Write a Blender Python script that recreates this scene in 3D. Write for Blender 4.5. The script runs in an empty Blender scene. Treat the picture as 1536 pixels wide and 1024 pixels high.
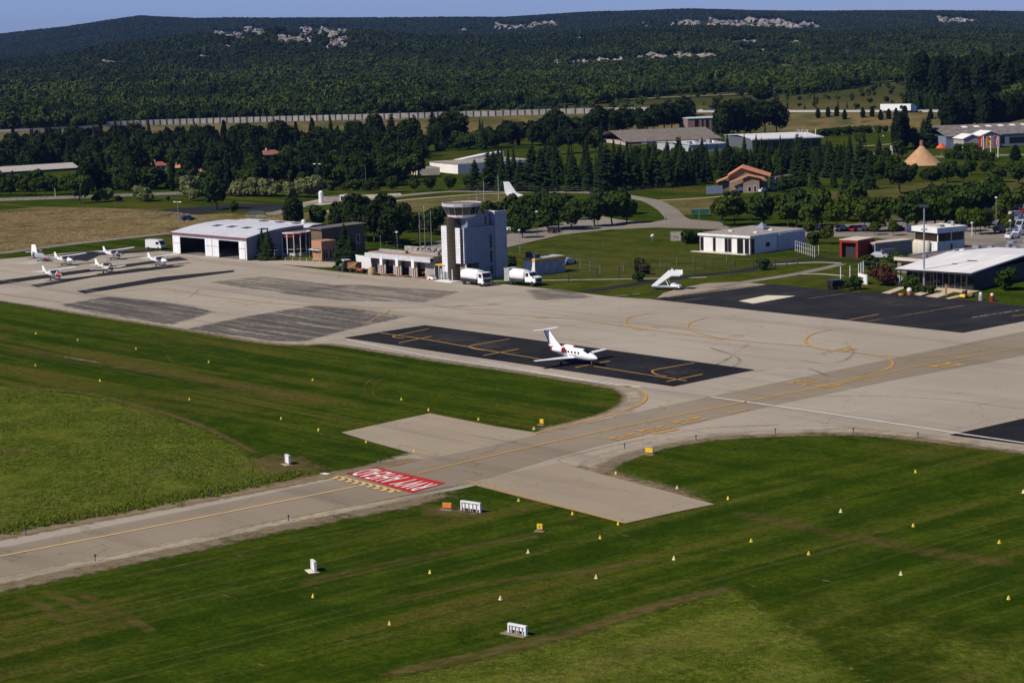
import bpy, bmesh, math, random
import numpy as np
from mathutils import Vector, Matrix, Euler, noise
from mathutils.geometry import tessellate_polygon
rnd = random.Random(7)
scene = bpy.context.scene
COL = scene.collection
PI = math.pi
# ------------------------------------------------------------------ camera
F = 3100.0; CAMZ = 50.0; ROLL = math.radians(1.6)
PITCH = math.atan(462 / F)
_f = Vector((0, math.cos(PITCH), -math.sin(PITCH)))
_u0 = Vector((0, math.sin(PITCH), math.cos(PITCH))); _r0 = Vector((1, 0, 0))
_r = _r0 * math.cos(ROLL) - _u0 * math.sin(ROLL)
_u = _u0 * math.cos(ROLL) + _r0 * math.sin(ROLL)
CAM = Vector((0, 0, CAMZ))
cd = bpy.data.cameras.new('camera'); cam = bpy.data.objects.new('camera', cd); COL.objects.link(cam)
cd.sensor_width = 36; cd.lens = F / 1536 * 36; cd.clip_end = 30000; cd.clip_start = 1
m = Matrix.Identity(4)
for i in range(3):
    m[i][0] = _r[i]; m[i][1] = _u[i]; m[i][2] = -_f[i]; m[i][3] = CAM[i]
cam.matrix_world = m
scene.camera = cam

def G(px, py, z=0.0):
    d = _f * F + _r * (px - 768) + _u * (512 - py)
    t = (z - CAMZ) / d.z
    return CAM + d * t
def proj(p):
    d = Vector(p) - CAM; w = d.dot(_f)
    return 768 + F * d.dot(_r) / w, 512 - F * d.dot(_u) / w
def along(p, dr, px):
    d = Vector(p) - CAM; dr = Vector(dr); k = px - 768
    return (k * d.dot(_f) - F * d.dot(_r)) / (F * dr.dot(_r) - k * dr.dot(_f))
def hgt(p, py):
    d = Vector(p) - CAM; dr = Vector((0, 0, 1)); k = 512 - py
    return (k * d.dot(_f) - F * d.dot(_u)) / (F * dr.dot(_u) - k * dr.dot(_f))
def at_dist(px, py, y):
    d = _f * F + _r * (px - 768) + _u * (512 - py)
    return CAM + d * (y / d.y)

# ------------------------------------------------------------------ materials
MATS = {}
def M(name, col, rough=.7, metal=0.0, var=.15, scale=1.5, bump=0.0, stretch=None, spec=.4):
    if name in MATS: return MATS[name]
    mt = bpy.data.materials.new(name); mt.use_nodes = True; nt = mt.node_tree
    b = nt.nodes['Principled BSDF']
    b.inputs['Roughness'].default_value = rough; b.inputs['Metallic'].default_value = metal
    b.inputs['Specular IOR Level'].default_value = spec
    tc = nt.nodes.new('ShaderNodeTexCoord'); nz = nt.nodes.new('ShaderNodeTexNoise')
    nz.inputs['Scale'].default_value = scale; nz.inputs['Detail'].default_value = 5
    src = tc.outputs['Object']
    if stretch:
        mp = nt.nodes.new('ShaderNodeMapping'); mp.inputs['Scale'].default_value = stretch
        nt.links.new(src, mp.inputs['Vector']); src = mp.outputs['Vector']
    nt.links.new(src, nz.inputs['Vector'])
    mx = nt.nodes.new('ShaderNodeMix'); mx.data_type = 'RGBA'
    mx.inputs['A'].default_value = tuple(max(0, c * (1 - var)) for c in col) + (1,)
    mx.inputs['B'].default_value = tuple(min(1, c * (1 + var)) for c in col) + (1,)
    rr = nt.nodes.new('ShaderNodeMapRange'); rr.inputs['From Min'].default_value = .3; rr.inputs['From Max'].default_value = .7
    nt.links.new(nz.outputs['Fac'], rr.inputs['Value'])
    nt.links.new(rr.outputs['Result'], mx.inputs['Factor'])
    nt.links.new(mx.outputs['Result'], b.inputs['Base Color'])
    if bump:
        bp = nt.nodes.new('ShaderNodeBump'); bp.inputs['Strength'].default_value = bump; bp.inputs['Distance'].default_value = .05
        nt.links.new(nz.outputs['Fac'], bp.inputs['Height']); nt.links.new(bp.outputs['Normal'], b.inputs['Normal'])
    MATS[name] = mt
    return mt

class NT:
    """small helper to write node graphs"""
    def __init__(s, name):
        s.m = bpy.data.materials.new(name); s.m.use_nodes = True; s.t = s.m.node_tree
        s.b = s.t.nodes['Principled BSDF']; s.out = s.t.nodes['Material Output']
        s.b.inputs['Roughness'].default_value = .9; s.b.inputs['Specular IOR Level'].default_value = .2
        MATS[name] = s.m
    def n(s, typ, **kw):
        nd = s.t.nodes.new('ShaderNode' + typ)
        for k, v in kw.items():
            if hasattr(nd, k) and not k[0].isupper(): setattr(nd, k, v)
            else: s.put(nd.inputs[k.replace('_', ' ')], v)
        return nd
    def put(s, sock, v):
        if hasattr(v, 'is_output'): s.t.links.new(v, sock)
        elif isinstance(v, (tuple, list)) and len(v) == 3 and sock.type == 'RGBA': sock.default_value = tuple(v) + (1,)
        else: sock.default_value = v
    def pos(s): return s.n('NewGeometry').outputs['Position']
    def map(s, vec, scale=(1, 1, 1), rot=0.0, loc=(0, 0, 0)):
        nd = s.n('Mapping'); s.put(nd.inputs['Vector'], vec)
        nd.inputs['Scale'].default_value = scale; nd.inputs['Rotation'].default_value = (0, 0, rot); nd.inputs['Location'].default_value = loc
        return nd.outputs['Vector']
    def rotmap(s, vec, ang, scale):
        # first turn so that ang becomes x, then scale
        return s.map(s.map(vec, rot=-ang), scale=scale)
    def noise(s, vec, scale, detail=4, rough=.55, dist=0.0):
        nd = s.n('TexNoise', Scale=scale, Detail=detail, Roughness=rough, Distortion=dist); s.put(nd.inputs['Vector'], vec)
        return nd.outputs['Fac']
    def rng(s, v, a, b, c=0.0, d=1.0, smooth=True):
        nd = s.n('MapRange'); nd.interpolation_type = 'SMOOTHSTEP' if smooth else 'LINEAR'
        s.put(nd.inputs['Value'], v)
        for k, x in zip(('From Min', 'From Max', 'To Min', 'To Max'), (a, b, c, d)): s.put(nd.inputs[k], x)
        return nd.outputs['Result']
    def mix(s, f, a, b, blend='MIX'):
        nd = s.n('Mix'); nd.data_type = 'RGBA'; nd.blend_type = blend
        s.put(nd.inputs['Factor'], f); s.put(nd.inputs['A'], a); s.put(nd.inputs['B'], b)
        return nd.outputs['Result']
    def math(s, op, a, b=0.0, clamp=False):
        nd = s.n('Math', operation=op); nd.use_clamp = clamp
        s.put(nd.inputs[0], a); s.put(nd.inputs[1], b); return nd.outputs[0]
    def sep(s, vec):
        nd = s.n('SeparateXYZ'); s.put(nd.inputs[0], vec); return nd.outputs
    def bump(s, h, strength=.5, dist=.1):
        nd = s.n('Bump', Strength=strength, Distance=dist); s.put(nd.inputs['Height'], h)
        s.t.links.new(nd.outputs['Normal'], s.b.inputs['Normal'])
    def color(s, c): s.put(s.b.inputs['Base Color'], c)
    def alpha(s, a): s.put(s.b.inputs['Alpha'], a)

# ------------------------------------------------------------------ mesh helpers
class MB:
    def __init__(s): s.v = []; s.f = []; s.mi = []
    def add(s, vs, fs, mi=0, mat=None):
        o = len(s.v)
        if mat is not None: vs = [mat @ Vector(v) for v in vs]
        s.v += [tuple(v) for v in vs]; s.f += [tuple(i + o for i in f) for f in fs]; s.mi += [mi] * len(fs)
        return s
    def box(s, x0, x1, y0, y1, z0, z1, mi=0, mat=None):
        vs = [(x, y, z) for z in (z0, z1) for y in (y0, y1) for x in (x0, x1)]
        return s.add(vs, [(0, 2, 3, 1), (4, 5, 7, 6), (0, 1, 5, 4), (2, 6, 7, 3), (0, 4, 6, 2), (1, 3, 7, 5)], mi, mat)
    def prism(s, poly, z0, z1, mi=0, mat=None):
        n = len(poly)
        vs = [(x, y, z0) for x, y in poly] + [(x, y, z1) for x, y in poly]
        fs = [tuple(range(n - 1, -1, -1)), tuple(range(n, 2 * n))] + [(i, (i + 1) % n, n + (i + 1) % n, n + i) for i in range(n)]
        return s.add(vs, fs, mi, mat)
    def extrude_x(s, prof, x0, x1, mi=0, mat=None):
        """profile in (y,z), swept along x"""
        n = len(prof)
        vs = [(x0, y, z) for y, z in prof] + [(x1, y, z) for y, z in prof]
        fs = [tuple(range(n)), tuple(range(2 * n - 1, n - 1, -1))] + [(i, n + i, n + (i + 1) % n, (i + 1) % n) for i in range(n)]
        return s.add(vs, fs, mi, mat)
    def extrude_y(s, prof, y0, y1, mi=0, mat=None):
        n = len(prof)
        vs = [(x, y0, z) for x, z in prof] + [(x, y1, z) for x, z in prof]
        fs = [tuple(range(n)), tuple(range(2 * n - 1, n - 1, -1))] + [(i, n + i, n + (i + 1) % n, (i + 1) % n) for i in range(n)]
        return s.add(vs, fs, mi, mat)
    def loft(s, rings, mi=0, mat=None, caps=True):
        n = len(rings[0]); vs = [p for r in rings for p in r]; fs = []
        for k in range(len(rings) - 1):
            for i in range(n):
                j = (i + 1) % n
                fs.append((k * n + i, k * n + j, (k + 1) * n + j, (k + 1) * n + i))
        if caps:
            fs.append(tuple(range(n - 1, -1, -1))); b = (len(rings) - 1) * n; fs.append(tuple(range(b, b + n)))
        return s.add(vs, fs, mi, mat)
    def tube(s, p0, p1, r0, r1=None, n=8, mi=0, mat=None):
        r1 = r0 if r1 is None else r1
        p0 = Vector(p0); p1 = Vector(p1); d = (p1 - p0).normalized()
        a = d.orthogonal().normalized(); b = d.cross(a)
        R = [[p + (a * math.cos(2 * PI * i / n) + b * math.sin(2 * PI * i / n)) * r for i in range(n)] for p, r in ((p0, r0), (p1, r1))]
        return s.loft(R, mi, mat)
    def lathe(s, prof, n=16, mi=0, mat=None, axis='z'):
        R = []
        for r, z in prof:
            ring = []
            for i in range(n):
                c, q = r * math.cos(2 * PI * i / n), r * math.sin(2 * PI * i / n)
                ring.append((c, q, z) if axis == 'z' else ((z, c, q) if axis == 'x' else (q, z, c)))
            R.append(ring)
        return s.loft(R, mi, mat)
    def quad(s, a, b, c, d, mi=0): return s.add([a, b, c, d], [(0, 1, 2, 3)], mi)
    def build(s, name, mats, parent=None, loc=(0, 0, 0), rz=0.0, smooth=False, bevel=0.0, label=None):
        me = bpy.data.meshes.new(name); me.from_pydata([tuple(v) for v in s.v], [], s.f)
        if not isinstance(mats, (list, tuple)): mats = [mats]
        for mm in mats: me.materials.append(mm)
        me.polygons.foreach_set('material_index', s.mi)
        bm = bmesh.new(); bm.from_mesh(me); bmesh.ops.recalc_face_normals(bm, faces=bm.faces[:])
        if bevel: bmesh.ops.bevel(bm, geom=bm.edges[:], offset=bevel, segments=1, affect='EDGES', clamp_overlap=True)
        bm.to_mesh(me); bm.free()
        if smooth:
            me.polygons.foreach_set('use_smooth', [True] * len(me.polygons)); me.set_sharp_from_angle(angle=math.radians(38))
        o = bpy.data.objects.new(name, me); COL.objects.link(o)
        o.location = loc; o.rotation_euler = (0, 0, rz)
        if parent: o.parent = parent
        if label: o['label'] = label
        return o

def tag(o, label, cat, group=None):
    o['label'] = label; o['category'] = cat
    if group: o['group'] = group
    return o
def thing(name, label, cat, loc=(0, 0, 0), rz=0.0, group=None):
    o = bpy.data.objects.new(name, None); COL.objects.link(o); o.empty_display_size = .5
    o.location = loc; o.rotation_euler = (0, 0, rz)
    return tag(o, label, cat, group)
def struct(o): o['kind'] = 'structure'; return o
def copy_tree(root, loc, rz=0.0, scale=None, label=None, group=None):
    r = root.copy(); COL.objects.link(r); r.location = loc; r.rotation_euler = (0, 0, rz)
    if scale is not None: r.scale = scale
    if label: r['label'] = label
    if group: r['group'] = group
    for ch in root.children:
        c = ch.copy(); COL.objects.link(c); c.parent = r
        for g in ch.children:
            d = g.copy(); COL.objects.link(d); d.parent = c
    return r
def sheet(name, pts, z, mat, px=True, subdiv=0):
    """flat ground sheet from an outline"""
    P = [G(x, y) for x, y in pts] if px else [Vector((p[0], p[1], 0)) for p in pts]
    me = bpy.data.meshes.new(name)
    tris = tessellate_polygon([P])
    me.from_pydata([(p.x, p.y, z) for p in P], [], [tuple(t) for t in tris]); me.materials.append(mat)
    bm = bmesh.new(); bm.from_mesh(me)
    for f in bm.faces:
        if f.normal.z < 0: f.normal_flip()
    bm.to_mesh(me); bm.free()
    o = bpy.data.objects.new(name, me); COL.objects.link(o)
    return struct(o)
def smooth_line(pts, n=6, closed=False):
    """Catmull-Rom through points"""
    P = [Vector(p) for p in pts]; out = []
    for i in range(len(P) - 1):
        p0 = P[max(i - 1, 0)]; p1 = P[i]; p2 = P[i + 1]; p3 = P[min(i + 2, len(P) - 1)]
        for k in range(n):
            t = k / n
            out.append(.5 * ((2 * p1) + (p2 - p0) * t + (2 * p0 - 5 * p1 + 4 * p2 - p3) * t * t + (3 * p1 - p0 - 3 * p2 + p3) * t ** 3))
    out.append(P[-1]); return out
def ribbon_mb(mb, P, w, z, off=0.0, mi=0):
    """strip of width w along world polyline P (z follows points when z is None)"""
    L = []; n = len(P)
    for i, p in enumerate(P):
        d = (P[min(i + 1, n - 1)] - P[max(i - 1, 0)]); d.z = 0
        if d.length < 1e-6: d = Vector((1, 0, 0))
        d.normalize(); nn = Vector((-d.y, d.x, 0))
        ww = w(i / (n - 1)) if callable(w) else w
        zz = p.z if z is None else z
        a = p + nn * (off + ww / 2); b = p + nn * (off - ww / 2)
        L.append((a.x, a.y, zz)); L.append((b.x, b.y, zz))
    mb.add(L, [(2 * i, 2 * i + 1, 2 * i + 3, 2 * i + 2) for i in range(n - 1)], mi)
    return mb
def soft_ribbon(name, P, w, z, off, mat):
    """strip whose attribute 'edge' falls from 1 in the middle to 0 at its borders and ends"""
    V = []; E = []; n = len(P); K = 7
    for i, p in enumerate(P):
        d = P[min(i + 1, n - 1)] - P[max(i - 1, 0)]; d.z = 0
        if d.length < 1e-6: d = Vector((1, 0, 0))
        d.normalize(); nn = Vector((-d.y, d.x, 0)); t = i / (n - 1)
        ww = (w(t) if callable(w) else w) * 1.9
        for k in range(K):
            u = k / (K - 1) * 2 - 1; q = p + nn * (off + ww / 2 * u)
            V.append((q.x, q.y, z)); E.append((1 - abs(u)) * min(1, t * 8, (1 - t) * 8))
    me = bpy.data.meshes.new(name); me.from_pydata(V, [], [(i * K + k, i * K + k + 1, (i + 1) * K + k + 1, (i + 1) * K + k) for i in range(n - 1) for k in range(K - 1)])
    a = me.attributes.new('edge', 'FLOAT', 'POINT'); a.data.foreach_set('value', E); me.materials.append(mat)
    o = bpy.data.objects.new(name, me); COL.objects.link(o); return struct(o)
SOFT = set()
def ribbon(name, pts, w, z, mat, n=8, off=0.0, sm=True):
    P = [G(*p) for p in pts]
    if sm: P = smooth_line(P, n)
    if mat.name in SOFT: return soft_ribbon(name, P, w, z, off, mat)
    return struct(ribbon_mb(MB(), P, w, z, off).build(name, mat))

# ------------------------------------------------------------------ light
SUN_TO = Vector((-math.cos(math.radians(30)), -math.sin(math.radians(30)), 0))
ELEV = math.radians(43)
sv = (SUN_TO * math.cos(ELEV) + Vector((0, 0, math.sin(ELEV)))).normalized()
sd = bpy.data.lights.new('sun', 'SUN'); sd.energy = 5.0; sd.angle = math.radians(.5); sd.color = (1, .92, .80)
so = bpy.data.objects.new('sun', sd); COL.objects.link(so)
so.rotation_euler = sv.to_track_quat('Z', 'Y').to_euler(); so.location = (0, 0, 200)
w = bpy.data.worlds.new('World'); scene.world = w; w.use_nodes = True
wt = w.node_tree; bg = wt.nodes['Background']
sk = wt.nodes.new('ShaderNodeTexSky'); sk.sky_type = 'NISHITA'; sk.sun_disc = False
sk.sun_elevation = ELEV; sk.sun_rotation = math.atan2(sv.x, sv.y)
sk.air_density = 1.0; sk.dust_density = .3; sk.ozone_density = 3.0; sk.altitude = 100
hs = wt.nodes.new('ShaderNodeMix'); hs.data_type = 'RGBA'; hs.blend_type = 'MULTIPLY'
hs.inputs['Factor'].default_value = 1; hs.inputs['B'].default_value = (.57, .76, 1.62, 1)
wt.links.new(sk.outputs['Color'], hs.inputs['A']); tcw = wt.nodes.new('ShaderNodeTexCoord'); szw = wt.nodes.new('ShaderNodeSeparateXYZ'); mrw = wt.nodes.new('ShaderNodeMapRange'); mrw.interpolation_type = 'SMOOTHSTEP'
wt.links.new(tcw.outputs['Generated'], szw.inputs[0]); wt.links.new(szw.outputs[2], mrw.inputs['Value'])
for k_, v_ in (('From Min', .02), ('From Max', .5), ('To Min', 1.0), ('To Max', .45)): mrw.inputs[k_].default_value = v_
gr = wt.nodes.new('ShaderNodeMix'); gr.data_type = 'RGBA'; gr.blend_type = 'MULTIPLY'   # the sky darkens towards the zenith
mrw.inputs['To Min'].default_value = 0; mrw.inputs['To Max'].default_value = 1; gr.inputs['B'].default_value = (.62, .52, .38, 1)
wt.links.new(hs.outputs['Result'], gr.inputs['A']); wt.links.new(mrw.outputs['Result'], gr.inputs['Factor']); wt.links.new(gr.outputs['Result'], bg.inputs['Color'])
bg.inputs['Strength'].default_value = .078
vs = scene.view_settings; vs.view_transform = 'Standard'; vs.look = 'None'; vs.gamma = 1; vs.exposure = 0; vs.use_curve_mapping = False
scene.cycles.max_bounces = 5; scene.cycles.diffuse_bounces = 2; scene.cycles.glossy_bounces = 2
scene.cycles.transparent_max_bounces = 8; scene.cycles.volume_bounces = 0
# the two directions of the airfield's grid
D1 = (G(1010, 579) - G(519, 507)); D1.z = 0; D1.normalize()
A1 = math.atan2(D1.y, D1.x); D2 = Vector((-D1.y, D1.x, 0)); A2 = A1 + PI / 2
DT = (G(535, 730) - G(0, 835)); DT.z = 0; DT.normalize(); AT = math.atan2(DT.y, DT.x)
# ------------------------------------------------------------------ terrain
def hz(px): return 50 - .0279 * (px - 768)
def interp(x, tab):
    if x <= tab[0][0]: return tab[0][1]
    for (a, b), (c, d) in zip(tab, tab[1:]):
        if x <= c: return b + (d - b) * (x - a) / (c - a)
    return tab[-1][1]
def sm(x, a, b):
    t = min(1, max(0, (x - a) / (b - a))); return t * t * (3 - 2 * t)
MW_PX = [(-260, 204), (0, 198), (200, 189), (400, 183), (600, 178), (900, 170), (1040, 169), (1330, 168.5), (1536, 168), (1800, 165)]
MW = [G(x, y, 6.0) for x, y in MW_PX]
MWT = [(p.x, p.y) for p in MW]
def ym(x): return interp(x, MWT)
YM, YF = 3200.0, 6200.0
SKY_FAR = [(-200, 66), (0, 55), (120, 42), (230, 26), (320, 30), (512, 29), (768, 28), (900, 20), (1040, 16), (1180, 19), (1300, 18), (1536, 19), (1800, 24)]
SKY_MID = [(-200, 104), (0, 96), (100, 86), (200, 68), (320, 55), (400, 44), (470, 47), (560, 48), (640, 56), (800, 58), (960, 50), (1100, 46), (1250, 50), (1400, 46), (1536, 50), (1800, 50)]
ZM = [(px, CAMZ + (hz(px) - py) / F * YM - 7) for px, py in SKY_MID]
ZF = [(px, CAMZ + (hz(px) - py) / F * YF - 9) for px, py in SKY_FAR]
def fbm(x, y, s):
    return noise.fractal(Vector((x / s, y / s, 3.1)), 1.0, 2.1, 4)
def H(x, y):
    if y < 880: return 0.0
    s = y - ym(x)
    z = 6 * sm(s, -85, -14)
    if s > 20 and y > 1100:
        a = 768 + F * x / max(y, 1)
        zm = interp(a, ZM); zf = interp(a, ZF)
        z += 2.0 * sm(y, 1250, 1900)
        z += (zm - 8) * sm(y, 1850, YM)
        if y > YM:
            z += (min(zm, zf) * .72 - zm) * sm(y, YM, 4300)
            z += (zf - min(zm, zf) * .72) * sm(y, 4300, YF)
            if y > YF: z -= zf * .5 * sm(y, YF, 9000)
        k = sm(y, 1400, 2600) * (1 - .75 * sm(y, 5300, YF))
        z += k * (7 * fbm(x, y, 420) + 2.5 * fbm(x + 900, y, 130))
    return z
def T(px, py, y0=900):
    """where the pixel's ray meets the terrain"""
    d = _f * F + _r * (px - 768) + _u * (512 - py); d = d / d.y
    y = y0
    while y < 9500:
        p = CAM + d * y
        if p.z <= H(p.x, y): return Vector((p.x, p.y, H(p.x, p.y)))
        y += 12
    return None
def inpoly(x, y, P):
    r = False; j = len(P) - 1
    for i in range(len(P)):
        if (P[i][1] > y) != (P[j][1] > y) and x < (P[j][0] - P[i][0]) * (y - P[i][1]) / (P[j][1] - P[i][1]) + P[i][0]: r = not r
        j = i
    return r
FIELD = [(640, 168), (760, 163), (900, 156), (1010, 142), (1100, 138), (1200, 143), (1260, 136), (1320, 124), (1362, 122), (1362, 172), (640, 178)]
QUARRY = [(1148, 96), (1190, 97), (1205, 104), (1200, 112), (1165, 112)]
PALE = [[(828, 104), (835, 94), (900, 89), (950, 92), (1010, 84), (1075, 88), (1070, 96), (960, 97), (900, 100)]]
FIELD2 = [(1462, 148), (1472, 132), (1500, 118), (1480, 116), (1460, 130)]

rows = [-60, 100, 160, 220, 280, 340, 400, 460, 520, 580, 640, 700, 760, 820, 870] + list(range(885, 1240, 7)) + list(range(1240, 2000, 22)) + list(range(2000, 4400, 40)) + list(range(4400, 6700, 70)) + list(range(6700, 9400, 300))
NC = 150
V = []; dry = []
for yi in rows:
    for i in range(NC):
        t = i / (NC - 1) * 2 - 1
        x = t * (260 + .34 * max(yi, 0)); z = H(x, yi); V.append((x, yi, z))
        s = yi - ym(x); q = 0.0
        if -95 < s < 4 and yi > 880: q = 1.0 * sm(s, -95, -70)
        elif s >= 4 and yi < 3000:
            a, b = proj((x, yi, z))
            if inpoly(a, b, FIELD) or inpoly(a, b, FIELD2): q = .55
            elif inpoly(a, b, QUARRY) or any(inpoly(a, b, P) for P in PALE): q = 1.0
        dry.append(q)
Fc = [(r * NC + i, r * NC + i + 1, (r + 1) * NC + i + 1, (r + 1) * NC + i) for r in range(len(rows) - 1) for i in range(NC - 1)]
me = bpy.data.meshes.new('ground'); me.from_pydata(V, [], Fc)
at = me.attributes.new('dry', 'FLOAT', 'POINT'); at.data.foreach_set('value', dry)
me.polygons.foreach_set('use_smooth', [True] * len(me.polygons))
ground = struct(bpy.data.objects.new('ground', me)); COL.objects.link(ground)

# ------------------------------------------------------------------ ground materials
def grass_mat(name, dark, mid, dryc, use_attr=False, streak=1.0, dry_amt=.5, bump=.6):
    g = NT(name); p = g.pos(); g.b.inputs['Specular IOR Level'].default_value = 0.0; g.b.inputs['Roughness'].default_value = 1.0
    r1 = g.noise(g.rotmap(p, A1, (.012, .22, .1)), 1.0, 5, .6, .4)
    r2 = g.noise(g.rotmap(p, AT, (.012, .20, .1)), 1.0, 5, .6, .4)
    X = g.sep(p)
    # below the taxiway mowing follows the taxiway
    side = g.math('SUBTRACT', X[1], g.math('MULTIPLY', X[0], math.tan(AT) * .55))
    nearx = g.rng(side, 205, 235)
    run = g.mix(nearx, r2, r1)
    big = g.noise(p, .018, 4, .6, .6)
    med = g.noise(p, .16, 5, .65, .5)
    fine = g.noise(p, 1.6, 4, .7)
    vfine = g.noise(p, 6.0, 2, .7)
    f1 = g.rng(g.math('ADD', g.math('MULTIPLY', run, .6 * streak), g.math('MULTIPLY', med, 1 - .6 * streak)), .40, .60)
    c = g.mix(f1, dark, mid)
    d1 = g.math('ADD', g.math('MULTIPLY', run, .55), g.math('MULTIPLY', big, .45))
    c = g.mix(g.math('MULTIPLY', g.rng(d1, .49, .62), dry_amt), c, dryc)
    blot = g.noise(p, .55, 5, .7, .8)
    c = g.mix(g.rng(blot, .30, .58), g.mix(.40, c, (.010, .022, .002)), c)
    c = g.mix(g.math('MULTIPLY', g.rng(blot, .55, .75), .30), c, (.110, .118, .022))
    s1 = g.noise(g.rotmap(p, A1, (.018, .8, .1)), 1.0, 4, .65, .3); s2 = g.noise(g.rotmap(p, AT, (.018, .75, .1)), 1.0, 4, .65, .3)
    fs_ = g.mix(nearx, s2, s1)
    c = g.mix(g.math('MULTIPLY', g.rng(fs_, .54, .68), .42 * min(1, streak + .2)), c, (.130, .115, .035))
    c = g.mix(g.math('MULTIPLY', g.rng(fs_, .46, .34), .45 * min(1, streak + .2)), c, (.018, .036, .003))
    clump = g.noise(g.rotmap(p, A1, (.5, .9, .3)), 1.0, 3, .6)
    c = g.mix(g.math('MULTIPLY', g.rng(clump, .66, .72), .6), c, (.012, .030, .003))
    c = g.mix(g.rng(fine, .30, .72), g.mix(.5, c, (.004, .008, .001)), c)
    c = g.mix(g.math('MULTIPLY', g.rng(vfine, .52, .75), .40), c, (.115, .135, .022))
    # thin scatter of bare, dry specks
    sp = g.rng(g.noise(g.rotmap(p, A1, (.25, .9, .2)), 1.0, 3, .5), .70, .76)
    c = g.mix(g.math('MULTIPLY', sp, .5), c, (.20, .155, .085))
    if use_attr:
        a = g.n('Attribute'); a.attribute_name = 'dry'
        patch = g.noise(p, .05, 4, .6, .5)
        dr = g.mix(g.rng(patch, .35, .65), (.20, .145, .065), (.075, .085, .03))
        dr = g.mix(g.rng(fine, .3, .7), g.mix(.4, dr, (.02, .02, .01)), dr)
        c = g.mix(g.math('MULTIPLY', a.outputs['Fac'], g.rng(patch, .2, .36)), c, dr)
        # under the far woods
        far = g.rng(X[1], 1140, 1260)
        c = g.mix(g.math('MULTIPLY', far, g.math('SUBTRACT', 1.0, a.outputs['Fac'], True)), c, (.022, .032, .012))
    g.color(c)
    g.bump(g.math('ADD', fine, g.math('MULTIPLY', vfine, .5)), bump, .25)
    return g.m
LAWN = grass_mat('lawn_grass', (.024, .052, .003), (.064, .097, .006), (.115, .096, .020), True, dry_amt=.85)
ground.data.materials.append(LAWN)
MEAD = grass_mat('meadow_grass', (.080, .112, .009), (.155, .180, .024), (.19, .16, .045), streak=.25, dry_amt=.55, bump=1.0)
DRYF = grass_mat('dry_grass', (.175, .128, .048), (.345, .255, .115), (.095, .105, .028), streak=.7, dry_amt=.85, bump=1.0)

def concrete_mat(name, c0, c1, dark, joints=True):
    g = NT(name); p = g.pos()
    s1 = g.noise(g.rotmap(p, A1, (.010, .16, .1)), 1.0, 6, .6, .3)
    s2 = g.noise(g.rotmap(p, A1, (.03, .9, .1)), 1.0, 4, .6)
    s3 = g.noise(g.rotmap(p, AT, (.012, .3, .1)), 1.0, 5, .6, .5)
    big = g.noise(p, .025, 4, .6, .4); fine = g.noise(p, 2.5, 4, .7)
    c = g.mix(g.rng(big, .3, .7), c0, c1)
    c = g.mix(g.math('MULTIPLY', g.rng(s1, .50, .70), .48), c, dark)
    c = g.mix(g.math('MULTIPLY', g.rng(s2, .56, .72), .42), c, dark)
    c = g.mix(g.math('MULTIPLY', g.rng(s3, .55, .72), .22), c, dark)
    c = g.mix(g.math('MULTIPLY', g.rng(fine, .35, .7), .14), c, dark)
    if joints:
        br = g.n('TexBrick', Scale=1.0); br.offset = 0
        for k, v in (('Mortar Size', .022), ('Brick Width', 5.0), ('Row Height', 5.0), ('Bias', -.2), ('Mortar Smooth', .6)): br.inputs[k].default_value = v
        br.inputs['Color1'].default_value = (0, 0, 0, 1); br.inputs['Color2'].default_value = (.25, .25, .25, 1); br.inputs['Mortar'].default_value = (1, 1, 1, 1)
        g.put(br.inputs['Vector'], g.map(g.map(p, rot=-A1)))
        c = g.mix(g.math('MULTIPLY', br.outputs['Color'], .42), c, dark)
    # crazing cracks sealed with tar
    vo = g.n('TexVoronoi', Scale=.055); vo.feature = 'DISTANCE_TO_EDGE'
    wob = g.n('TexNoise', Scale=.12, Detail=4)
    g.put(wob.inputs['Vector'], p)
    vm = g.n('VectorMath', operation='ADD'); g.put(vm.inputs[0], p)
    vs_ = g.n('VectorMath', operation='SCALE'); g.put(vs_.inputs[0], wob.outputs['Color']); vs_.inputs['Scale'].default_value = 14
    g.put(vm.inputs[1], vs_.outputs[0]); g.put(vo.inputs['Vector'], vm.outputs[0])
    c = g.mix(g.math('MULTIPLY', g.math('SUBTRACT', 1.0, g.rng(vo.outputs['Distance'], .002, .007)), .28), c, tuple(v * .35 for v in dark))
    g.color(c); g.b.inputs['Roughness'].default_value = .95; g.b.inputs['Specular IOR Level'].default_value = .06
    g.bump(fine, .15, .02)
    return g.m
CONC = concrete_mat('apron_concrete', (.335, .292, .236), (.398, .348, .282), (.185, .158, .130))
TAXI = concrete_mat('taxiway_asphalt', (.235, .195, .142), (.285, .237, .175), (.140, .120, .098), joints=False)
STUB = concrete_mat('stub_concrete', (.305, .250, .182), (.36, .298, .22), (.16, .14, .122), joints=False)
ROADM = concrete_mat('road_asphalt', (.20, .178, .15), (.265, .235, .20), (.13, .115, .10), joints=False)
def black_mat(name, c0, c1):
    g = NT(name); p = g.pos()
    big = g.noise(p, .06, 5, .65, .8); fine = g.noise(p, 3.0, 3, .7); st = g.noise(g.rotmap(p, AT, (.04, .5, .1)), 1.0, 4, .6)
    c = g.mix(g.rng(big, .35, .7), c0, c1)
    c = g.mix(g.math('MULTIPLY', g.rng(st, .6, .75), .35), c, (.085, .08, .076))
    c = g.mix(g.math('MULTIPLY', g.rng(fine, .45, .75), .25), c, (.06, .058, .056))
    g.color(c); g.b.inputs['Roughness'].default_value = .9; g.b.inputs['Specular IOR Level'].default_value = .08; g.bump(fine, .2, .02)
    return g.m
BLACK = black_mat('black_asphalt', (.011, .011, .013), (.024, .023, .025))
BLACK2 = black_mat('worn_black_asphalt', (.015, .015, .018), (.030, .028, .030))
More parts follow.
